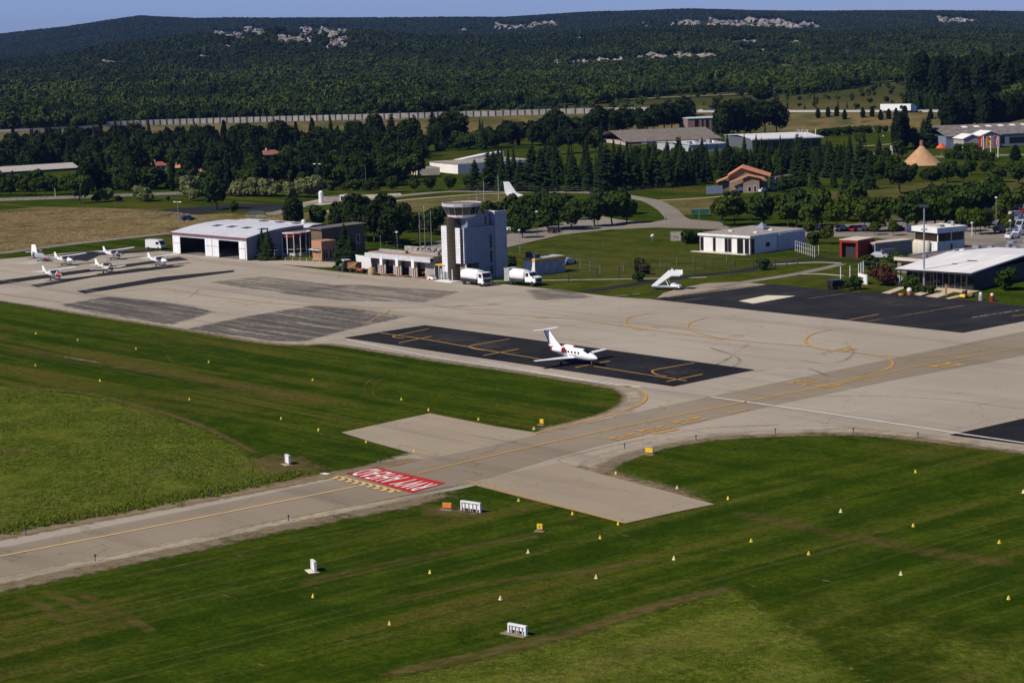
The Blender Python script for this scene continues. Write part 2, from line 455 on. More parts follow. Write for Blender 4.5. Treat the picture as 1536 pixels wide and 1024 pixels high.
def ragged(name, col, lo, hi, ang, sc, col2=None, amax=1.0, soft=False):
    """patchy layer with ragged cut-outs: dirt, stains, worn paint"""
    g = NT(name); p = g.pos()
    n1 = g.noise(g.rotmap(p, ang, sc), 1.0, 6, .68, .6); n2 = g.noise(p, .7, 5, .7)
    v = g.math('ADD', g.math('MULTIPLY', n1, .65), g.math('MULTIPLY', n2, .35))
    c = col if col2 is None else g.mix(g.rng(n2, .35, .65), col, col2)
    al = g.math('MULTIPLY', g.rng(v, lo, hi), amax)
    if soft:
        SOFT.add(name); at_ = g.n('Attribute'); at_.attribute_name = 'edge'
        al = g.math('MULTIPLY', al, g.rng(g.math('ADD', at_.outputs['Fac'], g.math('MULTIPLY', g.math('SUBTRACT', g.noise(p, .9, 5, .7), .5), 1.3)), .12, .62))
    g.color(c); g.alpha(al); g.b.inputs['Roughness'].default_value = .95; g.b.inputs['Specular IOR Level'].default_value = .05
    return g.m
STAIN = ragged('rubber_stain', (.060, .058, .060), .34, .58, A1, (.045, .55, .1), (.10, .095, .092), .74, True)
STAIN2 = ragged('faint_stain', (.13, .115, .105), .36, .60, A1, (.04, .4, .1), (.16, .145, .13), .65, True)
DIRT = ragged('verge_dirt', (.175, .130, .070), .28, .52, A1, (.09, .3, .1), (.24, .195, .135), .85, True)
PALEDIRT = ragged('verge_gravel', (.40, .340, .262), .26, .56, AT, (.09, .3, .1), (.27, .225, .165), 1.0, True)
DRYRUT = ragged('dry_rut', (.125, .085, .022), .34, .66, AT, (.05, .35, .1), (.15, .115, .04), .6, True)
DRYV = ragged('dead_grass', (.150, .095, .035), .30, .60, AT, (.22, .8, .1), (.16, .125, .05), .62, True)
TYRE = ragged('tyre_mark', (.12, .105, .095), .40, .62, AT, (.2, .2, .1), None, .4, True)

YEL = ragged('yellow_paint', (.56, .31, .065), .24, .50, AT, (.3, .8, .1), (.44, .27, .09), .88)
YELOLD = ragged('worn_yellow_paint', (.50, .29, .10), .36, .60, AT, (.25, .8, .1), (.42, .27, .12), .8)
YELPALE = ragged('pale_yellow_paint', (.72, .47, .20), .20, .40, AT, (.3, .8, .1), (.64, .43, .2))
WHT = ragged('white_paint', (.70, .68, .64), .22, .42, A1, (.3, .8, .1), (.58, .56, .52))
WHTOLD = ragged('worn_white_paint', (.56, .53, .48), .38, .60, A1, (.25, .8, .1), (.5, .47, .42), .85)
REDP = ragged('red_paint', (.48, .030, .030), .12, .30, A1, (.3, .8, .1), (.38, .026, .026))

def edge_dist(x, y, Q):
    d = 1e9
    for i in range(len(Q)):
        ax_, ay_ = Q[i - 1]; bx_, by_ = Q[i]; vx, vy = bx_ - ax_, by_ - ay_
        t = max(0, min(1, ((x - ax_) * vx + (y - ay_) * vy) / (vx * vx + vy * vy + 1e-9))); d = min(d, math.hypot(x - ax_ - t * vx, y - ay_ - t * vy))
    return d
def soft_sheet(name, pts, z, mat, soft, cell=2.0):
    """ground patch that thins out raggedly towards its edge"""
    Q = [(p.x, p.y) for p in (G(x, y) for x, y in pts)]
    x0, x1 = min(q[0] for q in Q), max(q[0] for q in Q); y0, y1_ = min(q[1] for q in Q), max(q[1] for q in Q)
    nx, ny = int((x1 - x0) / cell) + 2, int((y1_ - y0) / cell) + 2; V_ = []; E_ = []
    for j in range(ny):
        for i in range(nx):
            x, y = x0 + i * cell, y0 + j * cell; V_.append((x, y, z)); d = edge_dist(x, y, Q); E_.append((d if inpoly(x, y, Q) else -d) / soft)
    F_ = [(j * nx + i, j * nx + i + 1, (j + 1) * nx + i + 1, (j + 1) * nx + i) for j in range(ny - 1) for i in range(nx - 1)]
    F_ = [f for f in F_ if max(E_[k] for k in f) > -1]
    me = bpy.data.meshes.new(name); me.from_pydata(V_, [], F_); a = me.attributes.new('edge', 'FLOAT', 'POINT'); a.data.foreach_set('value', E_); me.materials.append(mat)
    bm = bmesh.new(); bm.from_mesh(me); bmesh.ops.delete(bm, geom=[v for v in bm.verts if not v.link_faces], context='VERTS'); bm.to_mesh(me); bm.free()
    o = bpy.data.objects.new(name, me); COL.objects.link(o); return struct(o)
# ------------------------------------------------------------------ paved surfaces
APRON = [(-260, 395), (-260, 414), (0, 451), (140, 473), (270, 493), (400, 514), (455, 517), (505, 517), (640, 538), (760, 555), (850, 569), (905, 578), (930, 583), (943, 590),
         (946, 598), (936, 610), (905, 624), (860, 635), (825, 643), (800, 649), (720, 668), (640, 685), (560, 698), (480, 713), (300, 748), (140, 777), (0, 803), (-220, 845), (-260, 930), (0, 874), (160, 841), (300, 812), (420, 786),
         (560, 759), (692, 733), (760, 718), (840, 701), (893, 697), (905, 691), (935, 680), (970, 671), (1030, 660), (1100, 653), (1190, 649), (1280, 648), (1340, 652), (1400, 658), (1536, 677), (1800, 712), (2500, 806),
         (2500, 545), (1800, 484), (1536, 459), (1480, 452), (1400, 445), (1330, 440), (1225, 434), (1160, 427), (1100, 433), (1030, 442), (980, 449), (930, 446), (875, 440), (820, 433), (760, 427), (690, 421),
         (560, 413), (500, 407), (440, 399), (372, 391), (262, 378), (222, 375), (150, 376), (95, 380), (0, 389)]
sheet('apron', APRON, .03, CONC)
sheet('taxiway', [(-230, 868), (0, 822), (300, 762), (480, 724), (640, 688), (800, 652), (900, 630), (1060, 596), (1300, 546), (1536, 497), (1750, 451), (1750, 489), (1536, 533), (1330, 572), (1170, 606),
                  (1060, 631), (900, 668), (820, 690), (700, 727), (560, 754), (420, 780), (160, 832), (-230, 915)], .05, TAXI)
sheet('stub_pad', [(645, 620), (745, 640), (800, 648.5), (806, 653), (720, 673), (640, 690), (632, 684), (560, 664), (512, 649), (580, 634)], .065, STUB)
sheet('stub_pad', [(840, 694), (900, 711), (1000, 737), (1072, 756.5), (1010, 769), (937, 785.5), (820, 756), (700, 725), (770, 709)], .065, STUB)
sheet('asphalt_pad', [(516, 507), (638, 488), (1132, 555), (1010, 580)], .08, BLACK)
sheet('asphalt_pad', [(976, 449), (1160, 427), (1225, 434), (1330, 440), (1400, 445.5), (1480, 452.5), (1536, 459.5), (1800, 485), (1800, 440), (1536, 482), (1444, 499.5)][:7] + [(1614, 467), (1536, 482), (1444, 499.5)], .08, BLACK2)
sheet('asphalt_pad', [(1424, 653), (1536, 628), (1760, 579), (2000, 610), (1870, 708), (1536, 667)], .08, BLACK)
for P in ([(0, 421), (240, 390), (268, 385.5), (283, 390), (240, 394), (130, 409), (0, 427), (-160, 452), (-160, 445)],
          [(45, 428), (205, 403), (278, 398), (268, 401), (140, 416), (57, 431)],
          [(115, 437), (240, 416), (350, 405.5), (352, 408), (240, 423), (127, 440.5)],
          [(40, 388), (130, 378), (222, 375), (240, 377), (150, 383), (130, 392), (90, 388)]):
    sheet('asphalt_strip', P, .07, BLACK2)
sheet('painted_square', [(18, 397), (50, 391), (58, 389), (66, 394), (50, 398)], .075, M('pale_slab', (.42, .37, .31), .8))
sheet('painted_square', [(1108, 452), (1150, 443.5), (1193, 444.5), (1130, 456)], .10, M('cream_slab', (.62, .56, .44), .8, var=.06))
soft_sheet('rubber_stain', [(80, 458), (160, 444), (225, 449), (300, 460), (330, 468), (255, 490), (140, 472)], .075, STAIN, 3.0, 1.5)
soft_sheet('rubber_stain', [(270, 494), (360, 475), (470, 457), (540, 463), (620, 475), (530, 495), (460, 514), (400, 513.5)], .075, STAIN, 3.0, 1.5)
soft_sheet('rubber_stain', [(300, 424), (390, 414), (460, 421), (530, 430), (450, 443), (370, 434)], .075, STAIN2, 3.0, 1.5)
soft_sheet('rubber_stain', [(405, 440), (520, 425), (700, 437), (640, 455), (500, 452)], .072, STAIN2, 3.0, 1.5)
soft_sheet('rubber_stain', [(780, 434), (850, 433), (880, 441), (905, 447), (800, 452)], .072, STAIN2, 3.0, 1.5)
WEAR = ragged('worn_patch', (.085, .078, .072), .40, .66, AT, (.10, .4, .1), (.11, .10, .09), .55, True)
soft_sheet('worn_patch', [(1060, 447), (1180, 432), (1230, 437), (1180, 458), (1100, 462)], .092, WEAR, 8.0); soft_sheet('worn_patch', [(1400, 480), (1500, 462), (1560, 466), (1460, 492)], .092, WEAR, 8.0); soft_sheet('worn_patch', [(560, 500), (700, 498), (840, 525), (760, 540)], .092, WEAR, 8.0)
soft_sheet('worn_patch', [(900, 540), (1040, 548), (1100, 558), (1000, 574)], .092, WEAR, 8.0); soft_sheet('worn_patch', [(1240, 440), (1330, 444), (1420, 452), (1340, 466)], .093, WEAR, 6.0)
# worn borders between grass and paving
def border(pts, w, mat, z=.045, off=0.0, n=6): ribbon('verge', pts, w, z, mat, n, off)
EDGE1 = [(-200, 424), (0, 451), (140, 473), (270, 493), (400, 514), (455, 517), (505, 517), (640, 538), (760, 555), (850, 569), (905, 578), (930, 583), (943, 590), (946, 598), (936, 610), (905, 624), (860, 635), (825, 643), (800, 649)]
EDGE2 = [(512, 649), (560, 664), (632, 684), (560, 698), (480, 713), (300, 748), (140, 777), (0, 803), (-220, 845)]
EDGE3 = [(-220, 920), (0, 874), (160, 841), (300, 812), (420, 786), (560, 759), (692, 733)]
EDGE4 = [(1072, 756), (1000, 737), (905, 713), (893, 700), (905, 691), (935, 680), (970, 671), (1030, 660), (1100, 653), (1190, 649), (1280, 648), (1340, 652), (1400, 658), (1536, 677), (1700, 699)]
border(EDGE1, 1.4, DIRT, .05, -.4); border(EDGE1[10:], 2.0, PALEDIRT, .055, .5)
border(EDGE2[2:], 2.2, DIRT, .05, .8); border(EDGE3, 3.2, DIRT, .05, -1.2); border(EDGE3, 1.6, PALEDIRT, .06, .5)
border(EDGE4, 2.4, DIRT, .05, -.8); border(EDGE4[2:], 2.0, PALEDIRT, .06, .7)
border([(650, 681), (600, 690), (540, 701)], lambda t: 6 * (1 - t) + .3, PALEDIRT, .042, .5); border([(885, 702), (930, 685), (1000, 667), (1060, 657)], lambda t: 3.2 * (1 - t) + .3, PALEDIRT, .042, -.4)
border([(380, 690), (415, 694), (445, 712)], 6, DRYV, .04); border([(640, 762), (690, 768), (730, 764)], 3.5, DRYV, .04)
border([(560, 1016), (680, 990), (850, 950), (1000, 905), (1110, 878)], 1.5, DRYV, .04)
border([(0, 577), (70, 584), (140, 592), (260, 624), (330, 652), (395, 686)], .9, DRYV, .04)
border([(96, 535), (115, 538.5), (150, 544)], .5, DIRT, .04)
# meadows left long
M1 = [(-200, 556), (0, 578), (70, 585), (140, 593), (250, 622), (330, 652), (380, 680), (392, 694), (440, 713), (380, 731), (200, 765), (0, 800), (-200, 836)]
M2 = [(560, 1018), (680, 992), (850, 952), (1000, 906), (1105, 880), (1150, 905), (1240, 960), (1330, 1040), (1400, 1100), (480, 1100)]
M3 = [(1180, 880), (1290, 900), (1400, 925), (1536, 960), (1700, 990), (1700, 1100), (1460, 1100), (1330, 1000)]
def soften(mt):
    g = NT.__new__(NT); g.m = mt; g.t = mt.node_tree; g.b = g.t.nodes['Principled BSDF']
    a = g.n('Attribute'); a.attribute_name = 'edge'; n = g.noise(g.pos(), .5, 5, .7, .6)
    v = g.math('ADD', a.outputs['Fac'], g.math('MULTIPLY', g.math('SUBTRACT', n, .5), 2.2)); g.alpha(g.rng(v, -.3, .9))
soften(MEAD)
soft_sheet('meadow', M1, .02, MEAD, 1.6); soft_sheet('meadow', M2, .02, MEAD, 2.2); soft_sheet('meadow', M3, .022, MEAD, 9.0)
sheet('dry_field', [(-200, 322), (0, 316), (60, 310), (150, 312), (235, 314), (300, 322), (400, 318), (470, 319), (455, 334), (400, 338), (300, 345), (255, 349), (203, 356), (101, 367), (0, 380), (-200, 396)], .02, DRYF)
sheet('dry_field', [(470, 318), (560, 305), (640, 296), (760, 292), (820, 300), (700, 312), (600, 320), (500, 332)], .02, grass_mat('half_dry_grass', (.125, .118, .038), (.235, .185, .085), (.085, .10, .022), streak=.6, dry_amt=.6))
sheet('dry_field', [(985, 300), (1060, 296), (1085, 305), (1065, 322), (1022, 322)], .02, MATS['half_dry_grass'])
sheet('dry_field', [(1190, 292), (1300, 282), (1420, 272), (1536, 268), (1640, 300), (1480, 330), (1320, 330)], .018, grass_mat('dry_park_grass', (.075, .085, .02), (.14, .13, .045), (.17, .135, .06), streak=.4, dry_amt=.5))
PARK = grass_mat('park_lawn', (.050, .070, .008), (.092, .105, .014), (.125, .105, .035), streak=.3, dry_amt=.5)
sheet('lawn', [(762, 372), (850, 353), (990, 342.5), (1050, 346), (1046, 380), (1140, 386), (1240, 392), (1300, 405), (1330, 428), (1340, 436), (1225, 433.5), (1160, 426.5), (1100, 432.5), (1030, 441.5), (980, 448.5), (875, 439.5), (790, 429.5), (765, 426)], .02, PARK)
# roads and paths
ribbon('path', [(-60, 386), (0, 380), (101, 367), (203, 355.5), (258, 349.5)], 4.0, .05, ROADM)
sheet('asphalt_lot', [(190, 325), (215, 318), (300, 310), (355, 306), (440, 306), (455, 309), (430, 313.5), (400, 317), (345, 314.5), (300, 321), (235, 325.5)], .05, BLACK2)
ribbon('road', [(400, 323), (430, 316), (460, 306), (500, 302.5), (560, 299), (604, 293.5), (677, 287.5), (740, 288), (857, 288.5), (915, 291), (953, 297), (978, 302), (1000, 314), (1016, 328), (1045, 337)], 5.5, .06, ROADM)
ribbon('path', [(470, 322), (500, 316), (544, 311), (600, 301), (695, 293), (760, 290)], 3.0, .055, M('sand_path', (.33, .27, .19), .9))
ribbon('path', [(985, 301), (1040, 298), (1095, 294)], 2.5, .055, MATS['sand_path'])
sheet('gravel_yard', [(450, 305), (500, 295), (560, 292), (600, 290), (605, 294), (540, 302), (480, 308)], .055, M('gravel', (.42, .36, .28), .9, var=.3, scale=.6))
sheet('car_park', [(755, 368), (757, 352), (805, 343), (871, 328), (900, 324), (930, 330), (975, 334), (1013, 327), (1079, 333), (1100, 345), (986, 341.5), (915, 344.5), (841, 352.5), (757, 372)], .045, ROADM)
sheet('car_park', [(1170, 355), (1188, 344), (1300, 334), (1420, 322), (1450, 312), (1536, 296), (1700, 286), (1700, 392), (1536, 380), (1430, 368), (1300, 356)], .05, ROADM)
sheet('car_park', [(590, 395), (610, 378), (640, 366), (700, 352), (760, 348), (760, 372), (700, 380), (660, 395)], .052, ROADM)
ribbon('path', [(874, 438.5), (930, 430), (981, 422), (1041, 414), (1080, 410), (1116, 406), (1165, 396), (1217, 388.5), (1255, 390), (1300, 390)], 3.2, .06, BLACK2)
ribbon('path', [(740, 422), (860, 420), (980, 418), (1060, 416)], .8, .055, M('pale_kerb', (.48, .45, .36), .9))
ribbon('path', [(1075, 432), (1120, 423), (1173, 415), (1211, 408), (1252, 399), (1262, 396)], 2.6, .07, ROADM)
ribbon('path', [(1165, 415), (1215, 411), (1265, 414)], 1.0, .065, MATS['pale_kerb'])
ribbon('path', [(1160, 397), (1220, 394), (1262, 395)], 1.0, .065, MATS['pale_kerb'])
sheet('gravel_yard', [(995, 440), (1022, 432), (1060, 425), (1110, 423), (1150, 427), (1080, 434), (985, 447.5)], .055, STUB)
ribbon('path', [(1262, 232), (1311, 231), (1354, 227)], 5.0, .06, ROADM)
ribbon('road', [(1400, 236), (1440, 234), (1500, 233), (1560, 232)], 9.0, .06, ROADM)
ribbon('path', [(1290, 220), (1340, 216)], 3.0, .06, MATS['sand_path'])
# slabs leading to the dark pavilion
SL = M('beige_paving', (.52, .42, .31), .85, var=.12)
for P in ([(1322, 440), (1352, 430), (1362, 431), (1335, 441)], [(1368, 442), (1396, 434), (1404, 435.5), (1380, 444)], [(1388, 445), (1418, 436), (1432, 438), (1406, 447)], [(1418, 448), (1450, 440), (1460, 441), (1424, 449)]):
    sheet('paving', P, .085, SL)
sheet('paving', [(1362, 427), (1470, 437), (1450, 440.5), (1362, 431)], .09, SL)

# ------------------------------------------------------------------ painted lines
def line(name, pts, w, mat, z=.10, sm_=True, n=8): return ribbon(name, pts, w, z, mat, n, 0, sm_)
line('centre_line', [(-200, 873), (0, 835), (300, 777), (535, 730)], .30, YELPALE)
line('centre_line', [(625, 711), (700, 693), (800, 670), (900, 648), (1000, 627), (1130, 601), (1230, 581), (1280, 569), (1318, 559), (1338, 549), (1335, 540), (1315, 534), (1280, 529), (1240, 525), (1215, 519), (1208, 510), (1220, 501), (1245, 495)], .42, YEL)
line('centre_line', [(1250, 579), (1300, 567), (1400, 545), (1536, 521), (1700, 490)], .34, YEL, .101)
line('centre_line', [(1308, 533), (1360, 536), (1420, 533), (1480, 525)], .3, YEL, .102)
line('centre_line', [(1130, 601), (1260, 594), (1400, 598), (1536, 614)], .28, YELOLD, .101)
line('edge_line', [(-200, 845), (0, 808), (300, 752), (560, 704), (626, 690), (655, 683), (648, 679), (600, 668)], .3, YELOLD)
line('edge_line', [(-200, 908), (0, 866), (300, 806), (620, 740)], .3, YELOLD)
line('edge_line', [(645, 621), (700, 632), (745, 641), (800, 649)], .3, YELOLD)
line('edge_line', [(700, 722), (760, 738), (840, 760), (936, 785)], .34, YEL)
line('edge_line', [(1066, 753), (980, 731), (900, 709), (860, 699), (838, 692), (840, 688), (870, 680), (940, 664), (1060, 642), (1180, 637)], .24, YELOLD)
line('edge_line', [(1060, 642), (1180, 638), (1280, 642), (1360, 650)], .3, YELOLD)
line('edge_line', [(922, 577), (950, 582), (967, 590), (968, 600), (955, 609), (920, 621), (860, 637), (800, 651)], .42, YEL)
line('white_line', [(520, 510), (640, 534), (760, 553), (850, 567), (922, 578), (965, 582)], .35, WHT)
line('white_line', [(720, 543), (850, 566), (960, 581)], .35, WHT, .102)
line('white_line', [(965, 582), (1060, 594)], .25, WHTOLD)
line('white_line', [(1066, 596), (1130, 605), (1250, 622), (1400, 645), (1536, 665), (1700, 690)], .40, WHT)
line('white_line', [(0, 421), (130, 436), (300, 452), (480, 470)], .25, WHTOLD)
line('white_line', [(270, 385), (400, 399), (560, 413)], .3, WHTOLD)
line('white_line', [(600, 425), (690, 434), (850, 452), (960, 441)], .3, WHTOLD, sm_=False)
line('white_line', [(1000, 446.5), (1145, 428)], .35, WHTOLD, .11)
line('white_line', [(1458, 477), (1536, 465)], .30, WHTOLD, .11)
for P, wd, mt in (([(570, 500), (640, 510), (730, 526), (815, 540)], .30, YEL), ([(885, 549), (940, 558), (1030, 572)], .3, YEL),
                  ([(643, 494), (603, 502), (590, 505), (594, 507), (606, 508)], .28, YEL), ([(765, 509), (712, 518), (704, 521), (712, 524), (726, 526)], .28, YEL),
                  ([(1042, 545), (985, 555), (979, 559), (988, 563), (1000, 565)], .28, YEL),
                  ([(598, 515), (648, 505)], .32, YEL), ([(725, 534), (778, 524)], .32, YEL), ([(863, 552), (915, 542)], .32, YEL), ([(1000, 573), (1054, 562)], .32, YEL),
                  ([(550, 485), (585, 466)], .3, YEL), ([(1270, 481), (1318, 472)], .28, YEL), ([(1300, 483), (1445, 459)], .24, YELOLD), ([(1518, 475), (1560, 470)], .28, YEL), ([(1010, 454), (1060, 447)], .25, YELOLD), ([(1210, 449), (1290, 438)], .22, YELOLD)):
    line('bay_line', P, wd, mt, .112)
line('bay_line', [(700, 470), (850, 478), (930, 489), (1040, 504), (1140, 514), (1215, 520)], .34, YEL)
line('bay_line', [(975, 470), (945, 476), (938, 484), (952, 492), (985, 497)], .3, YEL, .103)
line('bay_line', [(1060, 477), (1036, 484), (1032, 492), (1045, 499), (1075, 507)], .3, YEL, .103)
line('bay_line', [(180, 438), (240, 433), (330, 446), (420, 456), (480, 459), (600, 462), (740, 458)], .34, YEL)
line('bay_line', [(0, 441), (100, 455)], .3, YELOLD); line('bay_line', [(282, 447), (292, 440), (298, 434)], .3, YELOLD); line('bay_line', [(370, 458), (390, 455), (410, 452)], .5, YELOLD)
line('bay_line', [(320, 452), (350, 453), (370, 458), (340, 462)], .3, YELOLD)
# wheel ruts in the grass
for P, wd in (([(60, 885), (110, 905), (160, 932)], 1.2), ([(30, 893), (75, 915), (120, 945)], 1.0), ([(110, 885), (190, 925), (230, 950)], .9), ([(548, 592), (547, 580), (556, 570), (572, 562)], .35), ([(563, 596), (558, 584), (565, 574), (582, 566)], .35), ([(150, 495), (165, 500), (180, 505)], .4), ([(250, 532), (258, 542), (285, 548)], .35), ([(160, 870), (300, 842), (420, 815), (560, 790)], .5), ([(440, 880), (560, 852), (700, 822), (820, 800)], 1.6), ([(560, 905), (700, 880), (880, 855), (1000, 838)], 1.2), ([(1090, 765), (1250, 800), (1400, 828), (1536, 850)], 2.5), ([(0, 520), (150, 545), (330, 575), (512, 610)], 2.5)):
    ribbon('wheel_rut', P, wd, .035, DRYRUT)
for P in ([(1190, 540), (1250, 545), (1280, 530), (1265, 512)], [(1100, 560), (1200, 552), (1245, 566)], [(1130, 510), (1080, 545), (1020, 560)], [(1060, 520), (1110, 540), (1080, 560)]):
    line('tyre_mark', P, .5, TYRE, .075)

# lettering: Blender's own font, turned into flat paint
def letters(txt, name, mat, origin, ux, uy, z, parent=None, h=None, depth=0.0, bold=0.0):
    """ux = advance vector for 1 em, uy = up vector for 1 em"""
    cu = bpy.data.curves.new(name, 'FONT'); cu.body = txt; cu.align_x = 'CENTER'; cu.align_y = 'CENTER'; cu.extrude = depth; cu.offset = bold; cu.space_character = 1.0 if bold != .008 else 1.12; cu.resolution_u = 2
    tmp = bpy.data.objects.new(name, cu); COL.objects.link(tmp)
    dg = bpy.context.evaluated_depsgraph_get(); me = bpy.data.meshes.new_from_object(tmp.evaluated_get(dg))
    bpy.data.objects.remove(tmp); bpy.data.curves.remove(cu)
    o3 = Vector(origin); n3 = Vector(ux).cross(Vector(uy)).normalized()
    for v in me.vertices:
        v.co = o3 + Vector(ux) * v.co.x + Vector(uy) * v.co.y + n3 * v.co.z
    if z is not None:
        for v in me.vertices: v.co.z = z
    me.name = name; me.materials.clear(); me.materials.append(mat)
    o = bpy.data.objects.new(name, me); COL.objects.link(o)
    if parent: o.parent = parent
    return o
RA = [G(518, 711), G(566, 702), G(668, 725), G(618, 740)]
sheet('red_marking', [(p.x, p.y) for p in RA], .10, REDP, px=False)
ctr = (RA[0] + RA[1] + RA[2] + RA[3]) / 4
ax = (RA[0] + RA[1] - RA[2] - RA[3]) / 2       # reading direction, near end to far end
ay = (RA[0] + RA[3] - RA[1] - RA[2]) / 2       # letters stand towards the runway
WL = M('white_letter_paint', (.72, .70, .68), .8, var=.08)
ml = MB()
def txt_mesh(t, c, ux, uy, z, name, mat):
    o = letters(t, name, mat, c, ux, uy, None, bold=.008)
    for v in o.data.vertices: v.co.z = z
    return struct(o)
txt_mesh('RWY AHEAD', ctr, ax / 6.5, ay * 1.08, .12, 'marking_text', WL)
# holding position bar with teeth
hb = MB(); a, b = G(505, 715), G(600, 738); dv = (b - a); tv = -DT * 1.1
ribbon_mb(hb, [a, b], .55, .105)
for k in range(9):
    p = a + dv * (k + .25) / 9; q = p + dv * .5 / 9
    hb.add([(p.x, p.y, .105), (q.x, q.y, .105), (q.x + tv.x, q.y + tv.y, .105), (p.x + tv.x, p.y + tv.y, .105)], [(0, 1, 2, 3)])
struct(hb.build('holding_bar', YELPALE))
sheet('white_marking', [(479, 711), (487, 709.5), (496, 711), (489, 713)], .09, WHT)
# yellow direction figures on the taxiway, letters standing towards the apron (right) as seen from the photo
def figs(t, px, py, w_px, mat=YEL, adv=None, up=None, h=5.0):
    c = G(px, py); ux = (adv or D1); uy = (up or DT)
    o = letters(t, 'marking_text', mat, c, ux * (w_px), uy * h, None, bold=.035)
    for v in o.data.vertices: v.co.z = .108
    struct(o)
for t, x, y, wd, hh in (('21', 936, 656, 2.6, 6.0), ('213', 985, 646, 2.6, 6.0), ('21', 1033, 632, 2.8, 6.5), ('1', 1105, 618, 3.2, 5.0)):
    figs(t, x, y, wd, h=hh)
figs('213', 1208, 574, 2.4, adv=-D1, up=-DT, h=5); figs('12', 1245, 579, 2.4, adv=-D1, up=-DT, h=5)
figs('2', 1238, 529, 3.0, h=4, mat=YELOLD); figs('12', 1268, 524, 3.0, h=4); figs('27', 1418, 549, 3.5, h=6)
for x, y in ((958, 494), (986, 491), (1080, 508), (1102, 504), (690, 459), (740, 457), (812, 477)): figs('12', x, y, 2.6, h=3.0, mat=YELOLD)
# ------------------------------------------------------------------ foliage
def leaf_mat(name, c0, c1, c2, patch=False):
    g = NT(name)
    oi = g.n('ObjectInfo'); p = g.pos()
    n1 = g.noise(p, .55, 4, .7); n2 = g.noise(p, .012 if patch else .05, 3, .6)
    c = g.mix(oi.outputs['Random'], c0, c1)
    c = g.mix(g.rng(n2, .40, .66), c, c2)
    c = g.mix(g.math('MULTIPLY', g.rng(n1, .40, .70), .55), c, tuple(v * 1.7 for v in c1))
    if patch:   # distance tone painted into the leaf colour: far hills go darker
        Y_ = g.sep(p)[1]; n3 = g.noise(p, .004, 4, .6, .5)
        c = g.mix(g.math('MULTIPLY', g.rng(g.math('ADD', Y_, g.math('MULTIPLY', n3, 1400.0)), 2300, 3700), .62), c, (.012, .022, .008))
    g.color(c); g.b.inputs['Roughness'].default_value = .8; g.b.inputs['Specular IOR Level'].default_value = .08
    return g.m
LF_OAK = leaf_mat('broadleaf', (.011, .026, .004), (.024, .044, .006), (.034, .052, .008))
LF_LIME = leaf_mat('light_broadleaf', (.022, .038, .004), (.046, .064, .006), (.034, .054, .006))
LF_CON = leaf_mat('conifer_needles', (.006, .014, .004), (.012, .023, .005), (.010, .020, .004))
LF_CYP = leaf_mat('cypress_needles', (.004, .009, .003), (.008, .016, .004), (.007, .014, .003))
LF_PINE = leaf_mat('pine_needles', (.007, .014, .003), (.014, .025, .005), (.016, .026, .005))
LF_FOR = leaf_mat('forest_leaves', (.011, .026, .004), (.034, .058, .009), (.056, .078, .014), True)
LF_FORL = leaf_mat('forest_light_leaves', (.036, .058, .009), (.074, .098, .018), (.064, .086, .020), True)
LF_FORD = leaf_mat('forest_dark_leaves', (.006, .015, .004), (.016, .030, .007), (.018, .033, .007), True)
BARK = M('bark', (.07, .055, .04), .9, var=.35, scale=4)

def ico(sub):
    bm = bmesh.new(); bmesh.ops.create_icosphere(bm, subdivisions=sub, radius=1)
    v = [x.co.copy() for x in bm.verts]; f = [tuple(q.index for q in p.verts) for p in bm.faces]; bm.free(); return v, f
ICO1, ICO2 = ico(1), ico(2)
def rv(r):
    while True:
        v = Vector((r.uniform(-1, 1), r.uniform(-1, 1), r.uniform(-1, 1)))
        if .05 < v.length < 1: return v.normalized()
def blob(mb, c, rad, r, sub=ICO1, jit=.22):
    off = Vector((r.random() * 50, r.random() * 50, 0))
    vs = []
    for v in sub[0]:
        k = 1 + jit * noise.noise(v * 1.7 + off) * 1.6
        vs.append((c[0] + v.x * rad[0] * k, c[1] + v.y * rad[1] * k, c[2] + v.z * rad[2] * k))
    mb.add(vs, sub[1])
def card(mb, p, n, s, r, el=1.0):
    a = n.orthogonal().normalized(); b = n.cross(a)
    t = r.uniform(0, 2 * PI); a, b = a * math.cos(t) + b * math.sin(t), b * math.cos(t) - a * math.sin(t)
    a = a * s * r.uniform(.6, 1.1); b = b * s * r.uniform(.6, 1.1) * el
    k = n * s * .25
    mb.add([p - a - b * .5, p + a * .3 - b + k, p + a + b * .4, p - a * .4 + b + k], [(0, 1, 2), (0, 2, 3)])
def crown_round(h0, h1, R, lobes, cards, cs, seed, core=.72, flat=1.0, lob=.5):
    r = random.Random(seed); mb = MB(); cz = (h0 + h1) / 2; rz = (h1 - h0) / 2
    L = []
    for k in range(lobes):
        d = rv(r); q = r.uniform(.45, .72)
        c = Vector((d.x * R * q, d.y * R * q, cz + d.z * rz * q * flat)); s = r.uniform(.75, 1.25) * lob
        L.append((c, Vector((R * s, R * s, rz * s * r.uniform(.8, 1.1)))))
    L.append((Vector((0, 0, cz)), Vector((R * .62, R * .62, rz * .75))))
    for c, s in L:
        blob(mb, c, s * core, r)
        for i in range(cards):
            d = rv(r)
            if d.z < -.6 and r.random() < .7: continue
            p = c + Vector((d.x * s.x, d.y * s.y, d.z * s.z)) * r.uniform(.78, 1.08)
            n = (d + rv(r) * .7).normalized(); card(mb, p, n, cs, r)
    return mb
